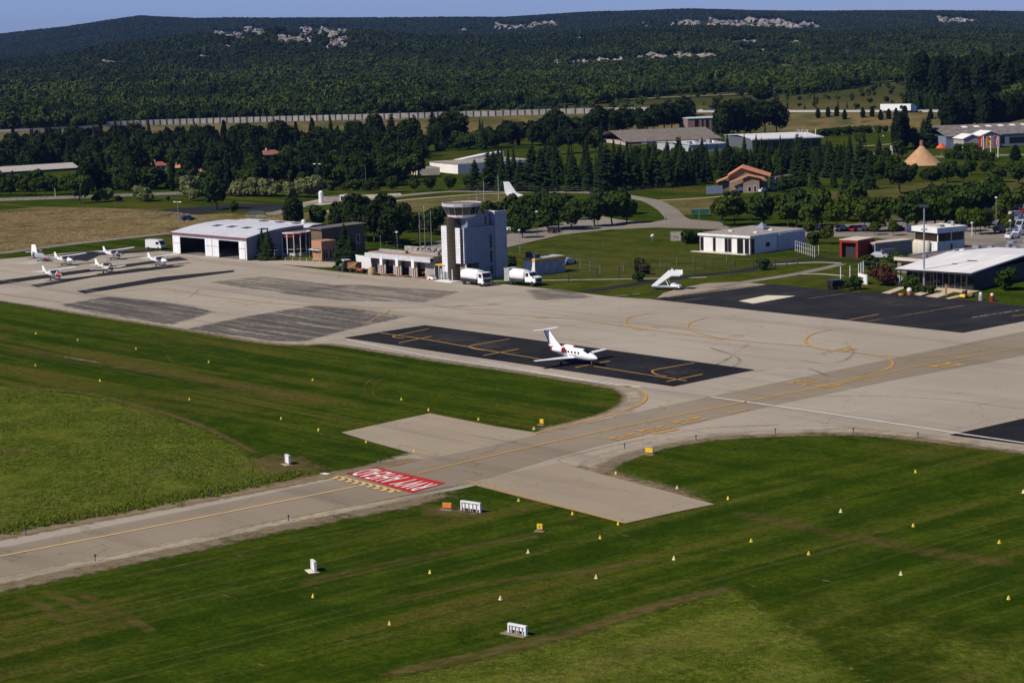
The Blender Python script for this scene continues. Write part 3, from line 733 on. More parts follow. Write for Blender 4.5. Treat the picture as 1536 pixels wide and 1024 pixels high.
def crown_conifer(h0, h1, R, seed, whorls=16, br=11, power=1.0, droop=.3, core=True):
    r = random.Random(seed); mb = MB(); H_ = h1 - h0
    if core: mb.lathe([(R * .50, h0 + .3), (R * .42, h0 + H_ * .3), (R * .2, h0 + H_ * .68), (.06, h1 - H_ * .06)], 9)
    for w_ in range(whorls):
        t = w_ / whorls; z = h0 + H_ * t; rad = R * (1 - t) ** power * r.uniform(.78, 1.12) + .12
        for b in range(br):
            a = 2 * PI * (b + r.random()) / br; L = rad * r.uniform(.6, 1.12)
            d = Vector((math.cos(a), math.sin(a), 0)); s = Vector((-d.y, d.x, 0))
            zz = z + r.uniform(-.4, .4) * H_ / whorls
            wd = L * r.uniform(.22, .36) + .1; up = r.uniform(.05, .35) * L * .4
            p0 = Vector((0, 0, zz + up)); p1 = d * L * .6 + Vector((0, 0, zz)); p2 = d * L + Vector((0, 0, zz - droop * L * r.uniform(.4, 1)))
            mb.add([p0, p1 + s * wd - Vector((0, 0, wd * .5)), p2, p1 - s * wd - Vector((0, 0, wd * .5)), p1 + Vector((0, 0, wd * .35))], [(0, 1, 4), (1, 2, 4), (2, 3, 4), (3, 0, 4)])
    mb.add([(0, 0, h1 + .4), (.22, 0, h1 - 1.2), (-.12, .2, h1 - 1.2), (-.12, -.2, h1 - 1.2)], [(0, 1, 2), (0, 2, 3), (0, 3, 1)])
    return mb
def crown_column(h0, h1, R, seed, n=420, cs=.5, prof=None):
    r = random.Random(seed); mb = MB(); H_ = h1 - h0
    prof = prof or [(0, .5), (.12, .85), (.35, 1), (.6, .85), (.82, .5), (1, .06)]
    f = lambda t: R * interp(t, prof)
    mb.lathe([(f(t) * .78 + .02, h0 + H_ * t * .97) for t in (0, .12, .3, .5, .7, .88, 1)], 9)
    for i in range(n):
        t = r.random() ** 1.1; a = r.uniform(0, 2 * PI); rr = f(t) * r.uniform(.75, 1.15)
        rr *= 1 + .28 * noise.noise(Vector((a * 1.2, t * 5, seed)))
        d = Vector((math.cos(a), math.sin(a), .5)).normalized()
        card(mb, Vector((math.cos(a) * rr, math.sin(a) * rr, h0 + H_ * t)), (d + rv(r) * .5).normalized(), cs, r, 1.5)
    return mb
def trunk_mb(h, r0, seed, limbs=5, spread=1.6, up=2.2):
    r = random.Random(seed); mb = MB(); lean = Vector((r.uniform(-.25, .25), r.uniform(-.25, .25), h))
    mid = lean * .5 + Vector((r.uniform(-.1, .1), r.uniform(-.1, .1), 0))
    mb.tube((0, 0, -.3), (0, 0, .4), r0 * 1.5, r0 * 1.05, 7); mb.tube((0, 0, .4), mid, r0 * 1.05, r0 * .85, 7); mb.tube(mid, lean, r0 * .85, r0 * .6, 7)
    for k in range(limbs):
        a = 2 * PI * (k + r.random() * .6) / limbs; s = spread * r.uniform(.6, 1.1)
        mb.tube(lean * r.uniform(.75, 1), lean + Vector((math.cos(a) * s, math.sin(a) * s, up * r.uniform(.6, 1.1))), r0 * .42, r0 * .15, 5)
    return mb
def tree_proto(name, crown, leaf, trunk):
    """a tree = empty + trunk + crown; kept aside and copied"""
    e = bpy.data.objects.new(name, None); e.empty_display_size = .5
    for nm, mb, mt in (('trunk', trunk, BARK), ('crown', crown, leaf)):
        me = bpy.data.meshes.new(nm); me.from_pydata([tuple(v) for v in mb.v], [], mb.f); me.materials.append(mt)
        if nm == 'trunk': me.polygons.foreach_set('use_smooth', [True] * len(me.polygons))
        o = bpy.data.objects.new(nm, me); o.parent = e
    return e
PR = {}
PR['broad'] = [tree_proto('broadleaf_tree', crown_round(2.2, 9.5, 3.9, 13, 95, .62, 10 + k), LF_OAK, trunk_mb(3.6, .22, 20 + k)) for k in range(4)]
PR['lime'] = [tree_proto('broadleaf_tree', crown_round(1.9, 7.6, 3.0, 12, 95, .50, 30 + k), LF_LIME, trunk_mb(2.8, .16, 40 + k)) for k in range(4)]
PR['conifer'] = [tree_proto('conifer_tree', crown_conifer(1.0, 15, 3.3, 50 + k, 20, 12, .85 + .15 * (k % 3)), LF_CON, trunk_mb(6, .22, 60 + k, 0)) for k in range(4)]
PR['cedar'] = [tree_proto('conifer_tree', crown_conifer(1.2, 14, 4.6, 70 + k, 13, 14, .62, .12), LF_CON, trunk_mb(6, .3, 75 + k, 0)) for k in range(2)]
PR['cypress'] = [tree_proto('cypress_tree', crown_column(.3, 12, 1.25, 80 + k), LF_CYP, trunk_mb(2, .15, 85 + k, 0)) for k in range(3)]
PR['poplar'] = [tree_proto('broadleaf_tree', crown_column(1.5, 19, 3.4, 90 + k, 800, .8, [(0, .45), (.1, .8), (.3, 1), (.6, .95), (.85, .7), (1, .3)]), LF_CYP, trunk_mb(4, .3, 95 + k, 0)) for k in range(2)]
PR['pine'] = [tree_proto('umbrella_pine', crown_round(2.6, 7.2, 3.6, 14, 110, .5, 100 + k, flat=.8), LF_PINE, trunk_mb(3.8, .22, 105 + k, 6, 2.0, 1.6)) for k in range(2)]
PR['blackpine'] = [tree_proto('pine_tree', crown_round(3.5, 13, 4.6, 15, 120, .7, 110 + k), LF_PINE, trunk_mb(5.5, .28, 115 + k)) for k in range(3)]
PR['shrub'] = [tree_proto('shrub', crown_round(.1, 2.2, 1.25, 8, 90, .22, 120 + k), LF_OAK, trunk_mb(.6, .06, 125 + k, 3, .4, .5)) for k in range(2)]
PR['redshrub'] = [tree_proto('shrub', crown_round(.1, 2.6, 1.9, 9, 110, .25, 130), leaf_mat('purple_leaves', (.028, .014, .009), (.055, .024, .015), (.04, .038, .012)), trunk_mb(.6, .06, 131, 3, .4, .5))]
PR['reed'] = [tree_proto('reed_clump', crown_round(0, 3.8, 2.2, 8, 150, .34, 140 + k, core=.6), leaf_mat('reed_leaves%s' % 'ab'[k], (.075, .095, .03), (.14, .15, .06), (.09, .11, .04)), trunk_mb(.5, .05, 141, 4, .8, 2)) for k in range(2)]
NTREE = [0]
def plant_w(kind, p, hs=1.0, ws=None, label='', group=None, cat='tree', k=None):
    pr = PR[kind]; e = pr[rnd.randrange(len(pr)) if k is None else k]
    ws = hs * rnd.uniform(.88, 1.12) if ws is None else ws
    o = copy_tree(e, (p.x, p.y, p.z), rnd.uniform(0, 6.28), (ws, ws, hs)); tag(o, label, cat, group); NTREE[0] += 1
    return o
def plant(kind, px, py, hs=1.0, ws=None, label='', group=None, cat='tree', k=None, z=0.0):
    return plant_w(kind, G(px, py, z), hs, ws, label, group, cat, k)
SKIP = [(-80, 122, 252, 287), (216, 258, 250, 281), (259, 280, 250, 281), (296, 316, 250, 281), (388, 430, 238, 272), (640, 800, 224, 275), (605, 660, 240, 280)]
def row(kind, pts, step_m, hs, label, group, jit=1.5, cat='tree', var=.16, z=0.0):
    """plants along a pixel polyline on the ground, every step_m metres"""
    P = [G(x, y, z) for x, y in pts]; acc = 0
    for a, b in zip(P, P[1:]):
        L = (b - a).length; t = acc
        while t < L:
            p = a + (b - a) * (t / L)
            p = p + Vector((rnd.uniform(-jit, jit), rnd.uniform(-jit, jit), 0))
            kd = rnd.choice(kind) if isinstance(kind, (list, tuple)) else kind
            h = hs[0] + (hs[1] - hs[0]) * rnd.random(); qx, qy = proj(p)
            if qx < 590 and qy < 284 and any(a_ < qx < b_ and c_ < qy < d_ for a_, b_, c_, d_ in SKIP): t += step_m; continue
            if qx < 125 and qy > 270 or (qx < 320 and any(a_ < qx < b_ and qy > 270 for a_, b_, c_, d_ in SKIP)): h *= .62
            plant_w(kd, p, h, None, label, group, cat)
            t += step_m * rnd.uniform(.75, 1.3)
        acc = max(0, t - L)

# --- far woods: one mass, instanced
wood = bpy.data.collections.new('forest_tree_kinds')
for k in range(6):
    if k < 4: mb = crown_round(.4, (7.5, 9.5, 10.5, 8.0)[k], (4.3, 3.6, 3.0, 4.6)[k], 7, 34, 1.0, 200 + k, core=.74)
    else: mb = crown_conifer(.3, 9.5, 2.8, 210 + k, 8, 8, .8)
    me_ = bpy.data.meshes.new('forest_crown'); me_.from_pydata([tuple(v) for v in mb.v], [], mb.f); me_.materials.append([LF_FOR, LF_FOR, LF_FORL, LF_FORD, LF_FORD, LF_FORD][k])
    wood.objects.link(bpy.data.objects.new('forest_crown', me_))
def scatter(name, pts, coll, nkinds, label=None, seed=0):
    """pts: (x,y,z,scale,scale_z,kind)"""
    n = len(pts); me = bpy.data.meshes.new(name); me.vertices.add(n)
    A = np.array(pts, dtype=np.float32)
    me.vertices.foreach_set('co', A[:, :3].ravel())
    r = np.random.default_rng(seed)
    a = me.attributes.new('rot', 'FLOAT_VECTOR', 'POINT'); R = np.zeros((n, 3), np.float32); R[:, 2] = r.random(n) * 6.283; a.data.foreach_set('vector', R.ravel())
    a = me.attributes.new('scl', 'FLOAT_VECTOR', 'POINT'); a.data.foreach_set('vector', np.stack([A[:, 3], A[:, 3], A[:, 4]], 1).astype(np.float32).ravel())
    a = me.attributes.new('idx', 'INT', 'POINT'); a.data.foreach_set('value', A[:, 5].astype(np.int32))
    o = bpy.data.objects.new(name, me); COL.objects.link(o); o['kind'] = 'stuff'
    ng = bpy.data.node_groups.new(name, 'GeometryNodeTree')
    ng.interface.new_socket('Geometry', in_out='INPUT', socket_type='NodeSocketGeometry'); ng.interface.new_socket('Geometry', in_out='OUTPUT', socket_type='NodeSocketGeometry')
    gi = ng.nodes.new('NodeGroupInput'); go = ng.nodes.new('NodeGroupOutput')
    ip = ng.nodes.new('GeometryNodeInstanceOnPoints'); ci = ng.nodes.new('GeometryNodeCollectionInfo')
    ci.inputs['Collection'].default_value = coll; ci.inputs['Separate Children'].default_value = True; ci.inputs['Reset Children'].default_value = True
    def na(nm, typ):
        q = ng.nodes.new('GeometryNodeInputNamedAttribute'); q.data_type = typ; q.inputs['Name'].default_value = nm
        return [s for s in q.outputs if s.enabled and s.name == 'Attribute'][0]
    ng.links.new(gi.outputs[0], ip.inputs['Points']); ng.links.new(ci.outputs[0], ip.inputs['Instance'])
    ip.inputs['Pick Instance'].default_value = True
    ng.links.new(na('idx', 'INT'), ip.inputs['Instance Index'])
    ng.links.new(na('rot', 'FLOAT_VECTOR'), ip.inputs['Rotation']); ng.links.new(na('scl', 'FLOAT_VECTOR'), ip.inputs['Scale'])
    ng.links.new(ip.outputs[0], go.inputs[0])
    md = o.modifiers.new('scatter', 'NODES'); md.node_group = ng
    return o
ROCKS = [(318, 366, 48, 62), (366, 402, 42, 58), (414, 470, 52, 72), (452, 522, 42, 60), (490, 524, 58, 80), (150, 190, 93, 104), (335, 352, 70, 78), (296, 318, 84, 92), (740, 802, 38, 50), (795, 838, 33, 44), (680, 720, 47, 52),
         (962, 1012, 38, 48), (1010, 1062, 32, 48), (1060, 1120, 30, 47), (1118, 1180, 29, 46), (1176, 1232, 36, 48), (1404, 1470, 27, 40), (1180, 1206, 62, 72), (1310, 1330, 55, 62), (1110, 1180, 76, 84), (828, 900, 92, 104), (895, 960, 90, 100), (955, 1015, 84, 97), (1010, 1080, 80, 95), (1090, 1140, 62, 72), (560, 590, 50, 58), (860, 880, 58, 64)]
def rockhit(a, b): return any(x0 < a < x1 and y0 < b < y1 for x0, x1, y0, y1 in ROCKS)
pts = []
fr = random.Random(99)
y = 1010.0
while y < 6500:
    step = 5.4 if y < 1700 else (5.4 + (y - 1700) * .0021)
    wd = .36 * y + 40; x = -wd
    while x < wd:
        xx = x + fr.uniform(-.45, .45) * step; yy = y + fr.uniform(-.45, .45) * step
        x += step
        s = yy - ym(xx)
        if s < 32: continue
        z = H(xx, yy); a, b = proj((xx, yy, z))
        if a < -300 or a > 1850: continue
        q = fbm(xx + 500, yy, 260); kf = 1.0
        if inpoly(a, b, FIELD) or inpoly(a, b, FIELD2): 
            if fr.random() > .07 + .3 * max(0, q): continue
            kf = .5
        elif a > 1362 and s < 60: kf = .8
        elif inpoly(a, b, QUARRY) or any(inpoly(a, b, P) for P in PALE): 
            if fr.random() > .12: continue
            kf = .6
        elif rockhit(a, b):
            if fr.random() > .12: continue
            kf = .5
        elif y > 2600 and fr.random() < .12 + .3 * max(0, q): continue
        sc = step / 7.6 * fr.uniform(.6, 1.35) * kf; sc = min(sc, 2.0)
        if y < 2000: sc *= .95 + .5 * max(-.4, q)
        hsz = sc * fr.uniform(.85, 1.35) * (1.0 if y < 1800 else .85) 
        sp1 = fbm(xx, yy + 3000, 150) + .45 * fbm(xx + 40, yy, 45) + fr.uniform(-.22, .22)
        if y < 2600 and fbm(xx - 300, yy, 60) > .42 and fr.random() < .75: continue
        k = fr.choice((4, 5, 3)) if sp1 > .30 else (2 if sp1 < -.34 else fr.choice((0, 0, 1, 1, 3)))
        if fr.random() < .04: hsz *= 1.5
        pts.append((xx, yy, z - .3, sc, min(hsz, 1.5), k))
    y += step
print('forest', len(pts))
scatter('forest', pts, wood, 6, seed=3)

# --- rock outcrops
ROCKM = M('limestone', (.225, .20, .18), 1.0, var=.55, scale=.12)
rr = random.Random(5)
for i, (x0, x1, y0, y1) in enumerate(ROCKS):
    mb = MB(); n = int((x1 - x0) * (y1 - y0) / 5); pc = None
    for k in range(min(n, 320)):
        px = rr.uniform(x0, x1); t = (px - x0) / (x1 - x0); py = y0 + (y1 - y0) * min(1, max(0, (rr.random() * .75 + .25 * t)))
        if noise.noise(Vector((px * .06, py * .16, i))) < -.12: continue
        p = T(px, py, 1800)
        if p is None: continue
        s = rr.uniform(1.2, 3.6) * (p.y / 3200)
        s *= .55 + .9 * rr.random() ** 2
        if pc is None: pc = p
        blob(mb, (p.x - pc.x, p.y - pc.y, p.z - pc.z + s * .15), (s * rr.uniform(1.0, 2.4), s * 1.2, s * rr.uniform(.7, 1.5)), rr, ICO1, .6)
    if pc is None: continue
    o = mb.build('rock_outcrop', ROCKM, loc=pc); struct(o)

# --- long grass of the unmown meadows
tufts = bpy.data.collections.new('tuft_kinds')
TUFT = NT('tuft_blades'); 
oi = TUFT.n('ObjectInfo'); tp = TUFT.pos()
tcx = TUFT.mix(oi.outputs['Random'], (.095, .130, .012), (.155, .185, .030))
tcx = TUFT.mix(TUFT.rng(TUFT.noise(tp, .07, 4, .6, .5), .58, .72), tcx, (.19, .16, .05))
TUFT.color(tcx); TUFT.b.inputs['Specular IOR Level'].default_value = 0.0
for k in range(3):
    r = random.Random(300 + k); mb = MB()
    for b in range(22):
        a = r.uniform(0, 6.28); d = r.uniform(0, .35); x0, y0 = math.cos(a) * d, math.sin(a) * d
        h = r.uniform(.05, .13); bx, by = r.uniform(-.2, .2), r.uniform(-.2, .2); t = r.uniform(0, 6.28); w_ = .05
        cx_, sx_ = math.cos(t) * w_, math.sin(t) * w_
        mb.add([(x0 - cx_, y0 - sx_, 0), (x0 + cx_, y0 + sx_, 0), (x0 + bx + cx_ * .4, y0 + by + sx_ * .4, h), (x0 + bx * 1.6, y0 + by * 1.6, h * 1.15)], [(0, 1, 2), (0, 2, 3)])
    me_ = bpy.data.meshes.new('tuft'); me_.from_pydata([tuple(v) for v in mb.v], [], mb.f); me_.materials.append(TUFT.m)
    tufts.objects.link(bpy.data.objects.new('tuft', me_))
for P in (M1, M2, M3):
    W = [G(min(max(x, -30), 1570), min(y, 1035)) for x, y in P]; Q = [(p.x, p.y) for p in W]
    xs = [q[0] for q in Q]; ys = [q[1] for q in Q]; tp_ = []
    area = (max(xs) - min(xs)) * (max(ys) - min(ys))
    for k in range(int(area * 7)):
        x, y = fr.uniform(min(xs), max(xs)), fr.uniform(min(ys), max(ys))
        if not inpoly(x, y, Q): continue
        d = fbm(x, y, 9)
        if fr.random() > (.5 if P is M1 else .22) + .9 * d or fr.random() > edge_dist(x, y, Q) / (12 if P is M3 else 3): continue
        if P is M3: continue
        s = fr.uniform(.6, 1.25) * (1 if P is M1 else .6); tp_.append((x, y, .02, s, s * fr.uniform(.55, 1.15) * (1 + .5 * d), fr.randrange(3)))
    if tp_: scatter('long_grass', tp_, tufts, 3, seed=len(tp_))
# taller fringe of dry grass along the taxiway
tp_ = []
E = smooth_line([G(x, y) for x, y in ((445, 713), (380, 729), (300, 745), (140, 774), (0, 800), (-60, 812))], 12)
for a, b in zip(E, E[1:]):
    for k in range(int((b - a).length * 22)):
        p = a + (b - a) * fr.random() + Vector((fr.gauss(-.2, .9), fr.gauss(1.0, .9), 0))
        tp_.append((p.x, p.y, .02, fr.uniform(.7, 1.3), fr.uniform(1.6, 3.2), fr.randrange(3)))
scatter('long_grass', tp_, tufts, 3, seed=11)
# dry field tufts
DT_ = bpy.data.collections.new('dry_tuft_kinds')
DRYT = M('dry_blades', (.34, .255, .12), 1.0, var=.3, scale=.2)
for ob in list(tufts.objects):
    me_ = ob.data.copy(); me_.materials.clear(); me_.materials.append(DRYT); DT_.objects.link(bpy.data.objects.new('dry_tuft', me_))
W = [(-20, 320), (150, 313), (235, 316), (300, 324), (455, 322), (400, 336), (255, 348), (101, 366), (-20, 380)]
Q = [(p.x, p.y) for p in (G(x, y) for x, y in W)]; xs = [q[0] for q in Q]; ys = [q[1] for q in Q]; tp_ = []
for k in range(26000):
    x, y = fr.uniform(min(xs), max(xs)), fr.uniform(min(ys), max(ys))
    if inpoly(x, y, Q) and fr.random() < .4 + 1.2 * fbm(x, y, 14): s = fr.uniform(1.0, 1.8); tp_.append((x, y, .02, s, s * fr.uniform(.5, 1.3), fr.randrange(3)))
scatter('dry_grass', tp_, DT_, 3, seed=12)
# ------------------------------------------------------------------ building helpers
WHITE = M('white_render', (.72, .71, .69), .85, var=.13, scale=1.2, stretch=(1, 1, .12))
CREAM = M('cream_render', (.60, .54, .44), .85, var=.1, scale=.5)
GREY = M('grey_render', (.26, .27, .28), .85, var=.2, scale=1.0, stretch=(1, 1, .2))
MIDGREY = M('concrete_grey', (.30, .28, .26), .9, var=.2, scale=.5)
BLUEGREY = M('blue_grey_cladding', (.20, .22, .27), .7, var=.1, scale=.4)
BROWN = M('brown_render', (.135, .098, .062), .9, var=.18, scale=.4)
TAN = M('tan_render', (.24, .175, .125), .9, var=.12, scale=.4)
BRICK = M('orange_brick', (.38, .20, .11), .9, var=.22, scale=2)
DKFRAME = M('dark_frame', (.025, .025, .028), .5, var=.1)
GLASS = M('dark_glass', (.012, .015, .018), .08, var=.1, spec=.6)
BLKWALL = M('black_cladding', (.018, .020, .023), .6, var=.2, scale=.3)
WHMETAL = M('white_metal', (.71, .72, .74), .5, var=.10, scale=1.0, stretch=(1, 1, .15))
def seam_mat(name, col, pitch, axis, dirt):
    g = NT(name); o_ = g.n('TexCoord').outputs['Object']; X = g.sep(o_)
    n = g.noise(g.map(o_, (.9, .07, 1) if axis == 0 else (.07, .9, 1)), 1.0, 5, .65); n2 = g.noise(o_, .12, 4)
    k = g.math('LESS_THAN', g.math('FRACT', g.math('DIVIDE', g.math('ADD', X[axis], 200.0), pitch)), .10)
    c = g.mix(g.rng(n, .35, .75), col, dirt); c = g.mix(g.math('MULTIPLY', g.rng(n2, .45, .7), .4), c, dirt)
    g.color(g.mix(g.math('MULTIPLY', k, .30), c, tuple(v * .5 for v in dirt))); g.b.inputs['Roughness'].default_value = .55
    return g.m
ROOFLT = seam_mat('pale_metal_roof', (.60, .62, .67), 1.0, 0, (.46, .47, .50))
ROOFWH = seam_mat('white_roof_sheet', (.80, .79, .79), 1.4, 0, (.66, .64, .62))
ROOFGR = M('gravel_roof', (.30, .265, .235), .95, var=.22, scale=.7)
ROOFBR = M('brown_sheet_roof', (.165, .14, .122), .9, var=.18, scale=.35)
TILE = M('terracotta_tiles', (.56, .235, .12), .9, var=.22, scale=1.2)
TILEDK = M('old_red_tiles', (.26, .08, .05), .9, var=.3, scale=1.2)
REDM = M('red_metal', (.22, .014, .006), .8, var=.12)
REDTRIM = M('dark_red_trim', (.22, .03, .035), .6, var=.12)
YELTRIM = M('yellow_trim', (.62, .38, .04), .6, var=.1)
STEEL = M('galvanised_steel', (.40, .41, .42), .45, .6, var=.12)
DKSTEEL = M('dark_post', (.045, .05, .045), .7, var=.2)
INNER = M('shaded_interior', (.03, .028, .028), .95)  # shade of deep interiors put into the colour
STONE = M('stone_gabion', (.32, .29, .25), .95, var=.5, scale=1.6)
def grid_mat(name, col, line, pitch):
    g = NT(name); tc = g.n('TexCoord'); X = g.sep(tc.outputs['Object'])
    u = g.math('ADD', X[0], X[1]); n = g.noise(tc.outputs['Object'], .8, 4)
    f1 = g.math('FRACT', g.math('DIVIDE', g.math('ADD', u, 100), pitch)); f2 = g.math('FRACT', g.math('DIVIDE', g.math('ADD', X[2], 100), pitch))
    k = g.math('MAXIMUM', g.math('LESS_THAN', f1, .13), g.math('LESS_THAN', f2, .13))
    c = g.mix(g.rng(n, .3, .7), tuple(v * .9 for v in col), tuple(v * 1.08 for v in col))
    g.color(g.mix(k, c, line)); g.b.inputs['Roughness'].default_value = .45; g.b.inputs['Specular IOR Level'].default_value = .4
    return g.m
TILEW = grid_mat('white_tile_cladding', (.72, .72, .75), (.42, .43, .47), .62)
TILEB = grid_mat('slate_tile_cladding', (.215, .255, .325), (.085, .105, .145), .62)
TOWGL = NT('bronze_curtain_glass')
_p = TOWGL.n('TexCoord').outputs['Object']; _z = TOWGL.sep(_p)
_k = TOWGL.math('LESS_THAN', TOWGL.math('FRACT', TOWGL.math('DIVIDE', _z[2], .9)), .07)
TOWGL.color(TOWGL.mix(_k, (.050, .043, .030), (.02, .018, .014))); TOWGL.b.inputs['Roughness'].default_value = .12; TOWGL.b.inputs['Specular IOR Level'].default_value = .7

class B:
    """building frame: x along the front (left end -> near corner), y going back along the right-hand face"""
    def __init__(s, name, label, pl, pn, cat='building', ang=None, group=None, z=0.0):
        a = G(*pl, z); b = G(*pn, z); d = b - a
        s.ang = math.atan2(d.y, d.x) if ang is None else ang
        s.L = d.length
        s.ux = Vector((math.cos(s.ang), math.sin(s.ang), 0)); s.uy = Vector((-s.ux.y, s.ux.x, 0))
        if ang is not None: s.L = abs(along(b, s.ux, pl[0]))
        s.o = a if ang is None else b - s.ux * s.L
        s.e = thing(name, label, cat, s.o, s.ang, group)
    def W(s, x, y, z=0): return s.o + s.ux * x + s.uy * y + Vector((0, 0, z))
    def Y(s, px, x=None, z=0): return along(s.W(s.L if x is None else x, 0, z), s.uy, px)
    def X(s, px, y=0, z=0): return along(s.W(0, y, z), s.ux, px)
    def Hh(s, x, y, py): return hgt(s.W(x, y), py)
    def p(s, name, mb, mat, parent=None, **kw): return mb.build(name, mat, parent or s.e, **kw)
    def win_x(s, x0, x1, z0, z1, y=0.0, frame=WHMETAL, glass=GLASS, div=1, name='window', mul=True):
        """window on the front face (y = 0)"""
        fr = MB(); t = .09
        fr.box(x0, x1, y - .08, y + .02, z1 - t, z1); fr.box(x0, x1, y - .08, y + .02, z0, z0 + t)
        for k in range(div + 1):
            xx = x0 + (x1 - x0) * k / div; a = xx - t / 2 if 0 < k < div else (xx if k == 0 else xx - t)
            fr.box(a, a + t, y - .078, y + .018, z0 + t, z1 - t)
        f = s.p(name, fr, frame); s.p('pane', MB().box(x0 + .03, x1 - .03, y - .05, y - .02, z0 + .03, z1 - .03), glass, f); return f
    def win_y(s, y0, y1, z0, z1, x, frame=WHMETAL, glass=GLASS, div=1, name='window'):
        fr = MB(); t = .09
        fr.box(x - .02, x + .08, y0, y1, z1 - t, z1); fr.box(x - .02, x + .08, y0, y1, z0, z0 + t)
        for k in range(div + 1):
            yy = y0 + (y1 - y0) * k / div; a = yy - t / 2 if 0 < k < div else (yy if k == 0 else yy - t)
            fr.box(x - .018, x + .078, a, a + t, z0 + t, z1 - t)
        f = s.p(name, fr, frame); s.p('pane', MB().box(x + .02, x + .05, y0 + .03, y1 - .03, z0 + .03, z1 - .03), glass, f); return f

# ------------------------------------------------------------------ hangar with two vaults
h = B('aircraft_hangar', 'large hangar with pale vaulted metal roof and two open doorways facing the parked light planes', (260, 380), (370.5, 390.3), 'hangar')
L = h.L; zt = h.Hh(L, 0, 357); y1 = h.Y(440); z1 = h.Hh(L, y1, 339); y2 = h.Y(497, z=6)
print('hangar', L, zt, y1, z1, y2)
prof = [(0, zt), (y1 * .25, zt + (z1 - zt) * .42), (y1 * .5, zt + (z1 - zt) * .72), (y1 * .75, zt + (z1 - zt) * .92), (y1, z1), (y1 * 1.25, z1)]
yb = y1 * 1.25
def vault_wall(x0, x1, mb): mb.extrude_x([(0.25, 0)] + [(max(a, .25), b - .12) for a, b in prof] + [(yb, 0)], x0, x1)
mb = MB(); vault_wall(0, .25, mb); vault_wall(L - .25, L, mb); mb.box(.25, L - .25, yb - .3, yb, 0, z1 - .15); h.p('wall', mb, BLUEGREY)
mb = MB().box(0, L, 0, .25, zt - .95, zt - .12)
for a, b in ((.0, .012), (.448, .462), (.545, .56), (.985, 1.0)): mb.box(L * a, L * b, .0, .25, 0, zt - .95)
h.p('front_frame', mb, WHMETAL)
for a, b in ((.012, .108), (.462, .545), (.56, .638), (.905, .985)):
    d = MB().box(L * a + .02, L * b - .02, -.12, -.02, .05, zt - .97); dr = h.p('sliding_door', d, WHMETAL)
    [h.p('rail', MB().box(L * a + .03, L * b - .03, -.16, -.12, q, q + .09), GREY, dr) for q in (zt * .5, .1)]
h.p('interior_floor', MB().box(.26, L - .26, .3, yb - .31, .01, .06), M('hangar_floor', (.16, .15, .14), .8))
h.p('shade_lining', MB().box(.3, L - .3, yb - .5, yb - .35, .06, z1 - .6).box(.27, .33, .4, yb - .5, .06, zt - .2).box(L - .33, L - .27, .4, yb - .5, .06, zt - .2), INNER)  # near-black sheets inside the walls carry the shade under the roof
mb = MB(); rp = [(-.45, zt - .02)] + prof[1:]; mb.extrude_x(rp + [(a, b - .12) for a, b in reversed(rp)], -.4, L + .4); roof = h.p('roof', mb, ROOFLT, smooth=False)
h.p('fascia', MB().box(-.4, L + .4, -.52, -.46, zt - .3, zt + .02), REDTRIM)
sk_ = M('skylight_glass', (.055, .04, .035), .4)
for fx in (.22, .42, .62, .84):
    zc = interp(y1 * .55, prof); dz = .05
    a, b = y1 * .50, y1 * .64; za, zb = interp(a, prof) + .05, interp(b, prof) + .05
    mm = MB(); x0, x1 = L * fx, L * fx + L * .085
    mm.add([(x0, a, za), (x1, a, za), (x1, b, zb), (x0, b, zb), (x0, a, za - .2), (x1, a, za - .2), (x1, b, zb - .2), (x0, b, zb - .2)], [(0, 1, 2, 3), (0, 4, 5, 1), (1, 5, 6, 2), (2, 6, 7, 3), (3, 7, 4, 0)])
    h.p('skylight', mm, sk_, roof)
# rear vault, higher
zz = z1 - .75; pr2 = [(yb - .6, zz - .45), (yb + (y2 - yb) * .3, zz + .5), (yb + (y2 - yb) * .65, zz + .55), (y2, zz + .05)]
mb = MB(); mb.extrude_x(pr2 + [(a, b - .14) for a, b in reversed(pr2)], .5, L + .35); roof2 = h.p('rear_roof', mb, ROOFLT)
h.p('rear_wall', MB().extrude_x([(yb + .01, 0), (yb + .01, zz - .3)] + [(a, b - .16) for a, b in pr2[1:]] + [(y2, 0)], 1.9, L - .1), BROWN)
for fx in (.3, .52, .74):
    a, b = yb + (y2 - yb) * .28, yb + (y2 - yb) * .45; x0, x1 = L * fx, L * fx + L * .08
    h.p('skylight', MB().box(x0, x1, a, b, zz + .5, zz + .66), sk_, roof2)
h.p('roof_vent', MB().lathe([(.5, zz + .3), (.5, zz + 1.2), (.1, zz + 1.5)], 10, mat=Matrix.Translation((L * .83, yb + 4, 0))), WHMETAL, roof2)
h.p('downpipe', MB().tube((L + .08, .35, 0), (L + .08, .35, zt - .2), .07), DKFRAME)
# glass pavilion with red band
g0 = G(421, 389); px_m = 3100 / g0.y
pv = thing('clubhouse_pavilion', 'rounded glass pavilion with a red band under its roof beside the hangar', 'pavilion', G(443, 382), A1)
R_ = 3.6; zt_ = hgt(G(443, 388), 353)
n = 14; ring = [(R_ * math.cos(2 * PI * i / n + .2), R_ * math.sin(2 * PI * i / n + .2)) for i in range(n)]
def ringp(r, z0, z1): return MB().prism([(x * r, y * r) for x, y in ring], z0, z1)
ringp(.93, .0, .75).build('base_wall', CREAM, pv); ringp(.93, .75, zt_ - 1.0).build('glazing', GLASS, pv)
ringp(.985, zt_ - 1.0, zt_ - .12).build('red_band', REDM, pv)
rf = ringp(1.06, zt_ - .12, zt_ + .12).build('roof', M('rim_white', (.66, .63, .62), .7), pv); ringp(.80, zt_ + .12, zt_ + .20).build('roof_deck', M('roof_brown', (.25, .15, .11), .9), rf)
mb = MB()
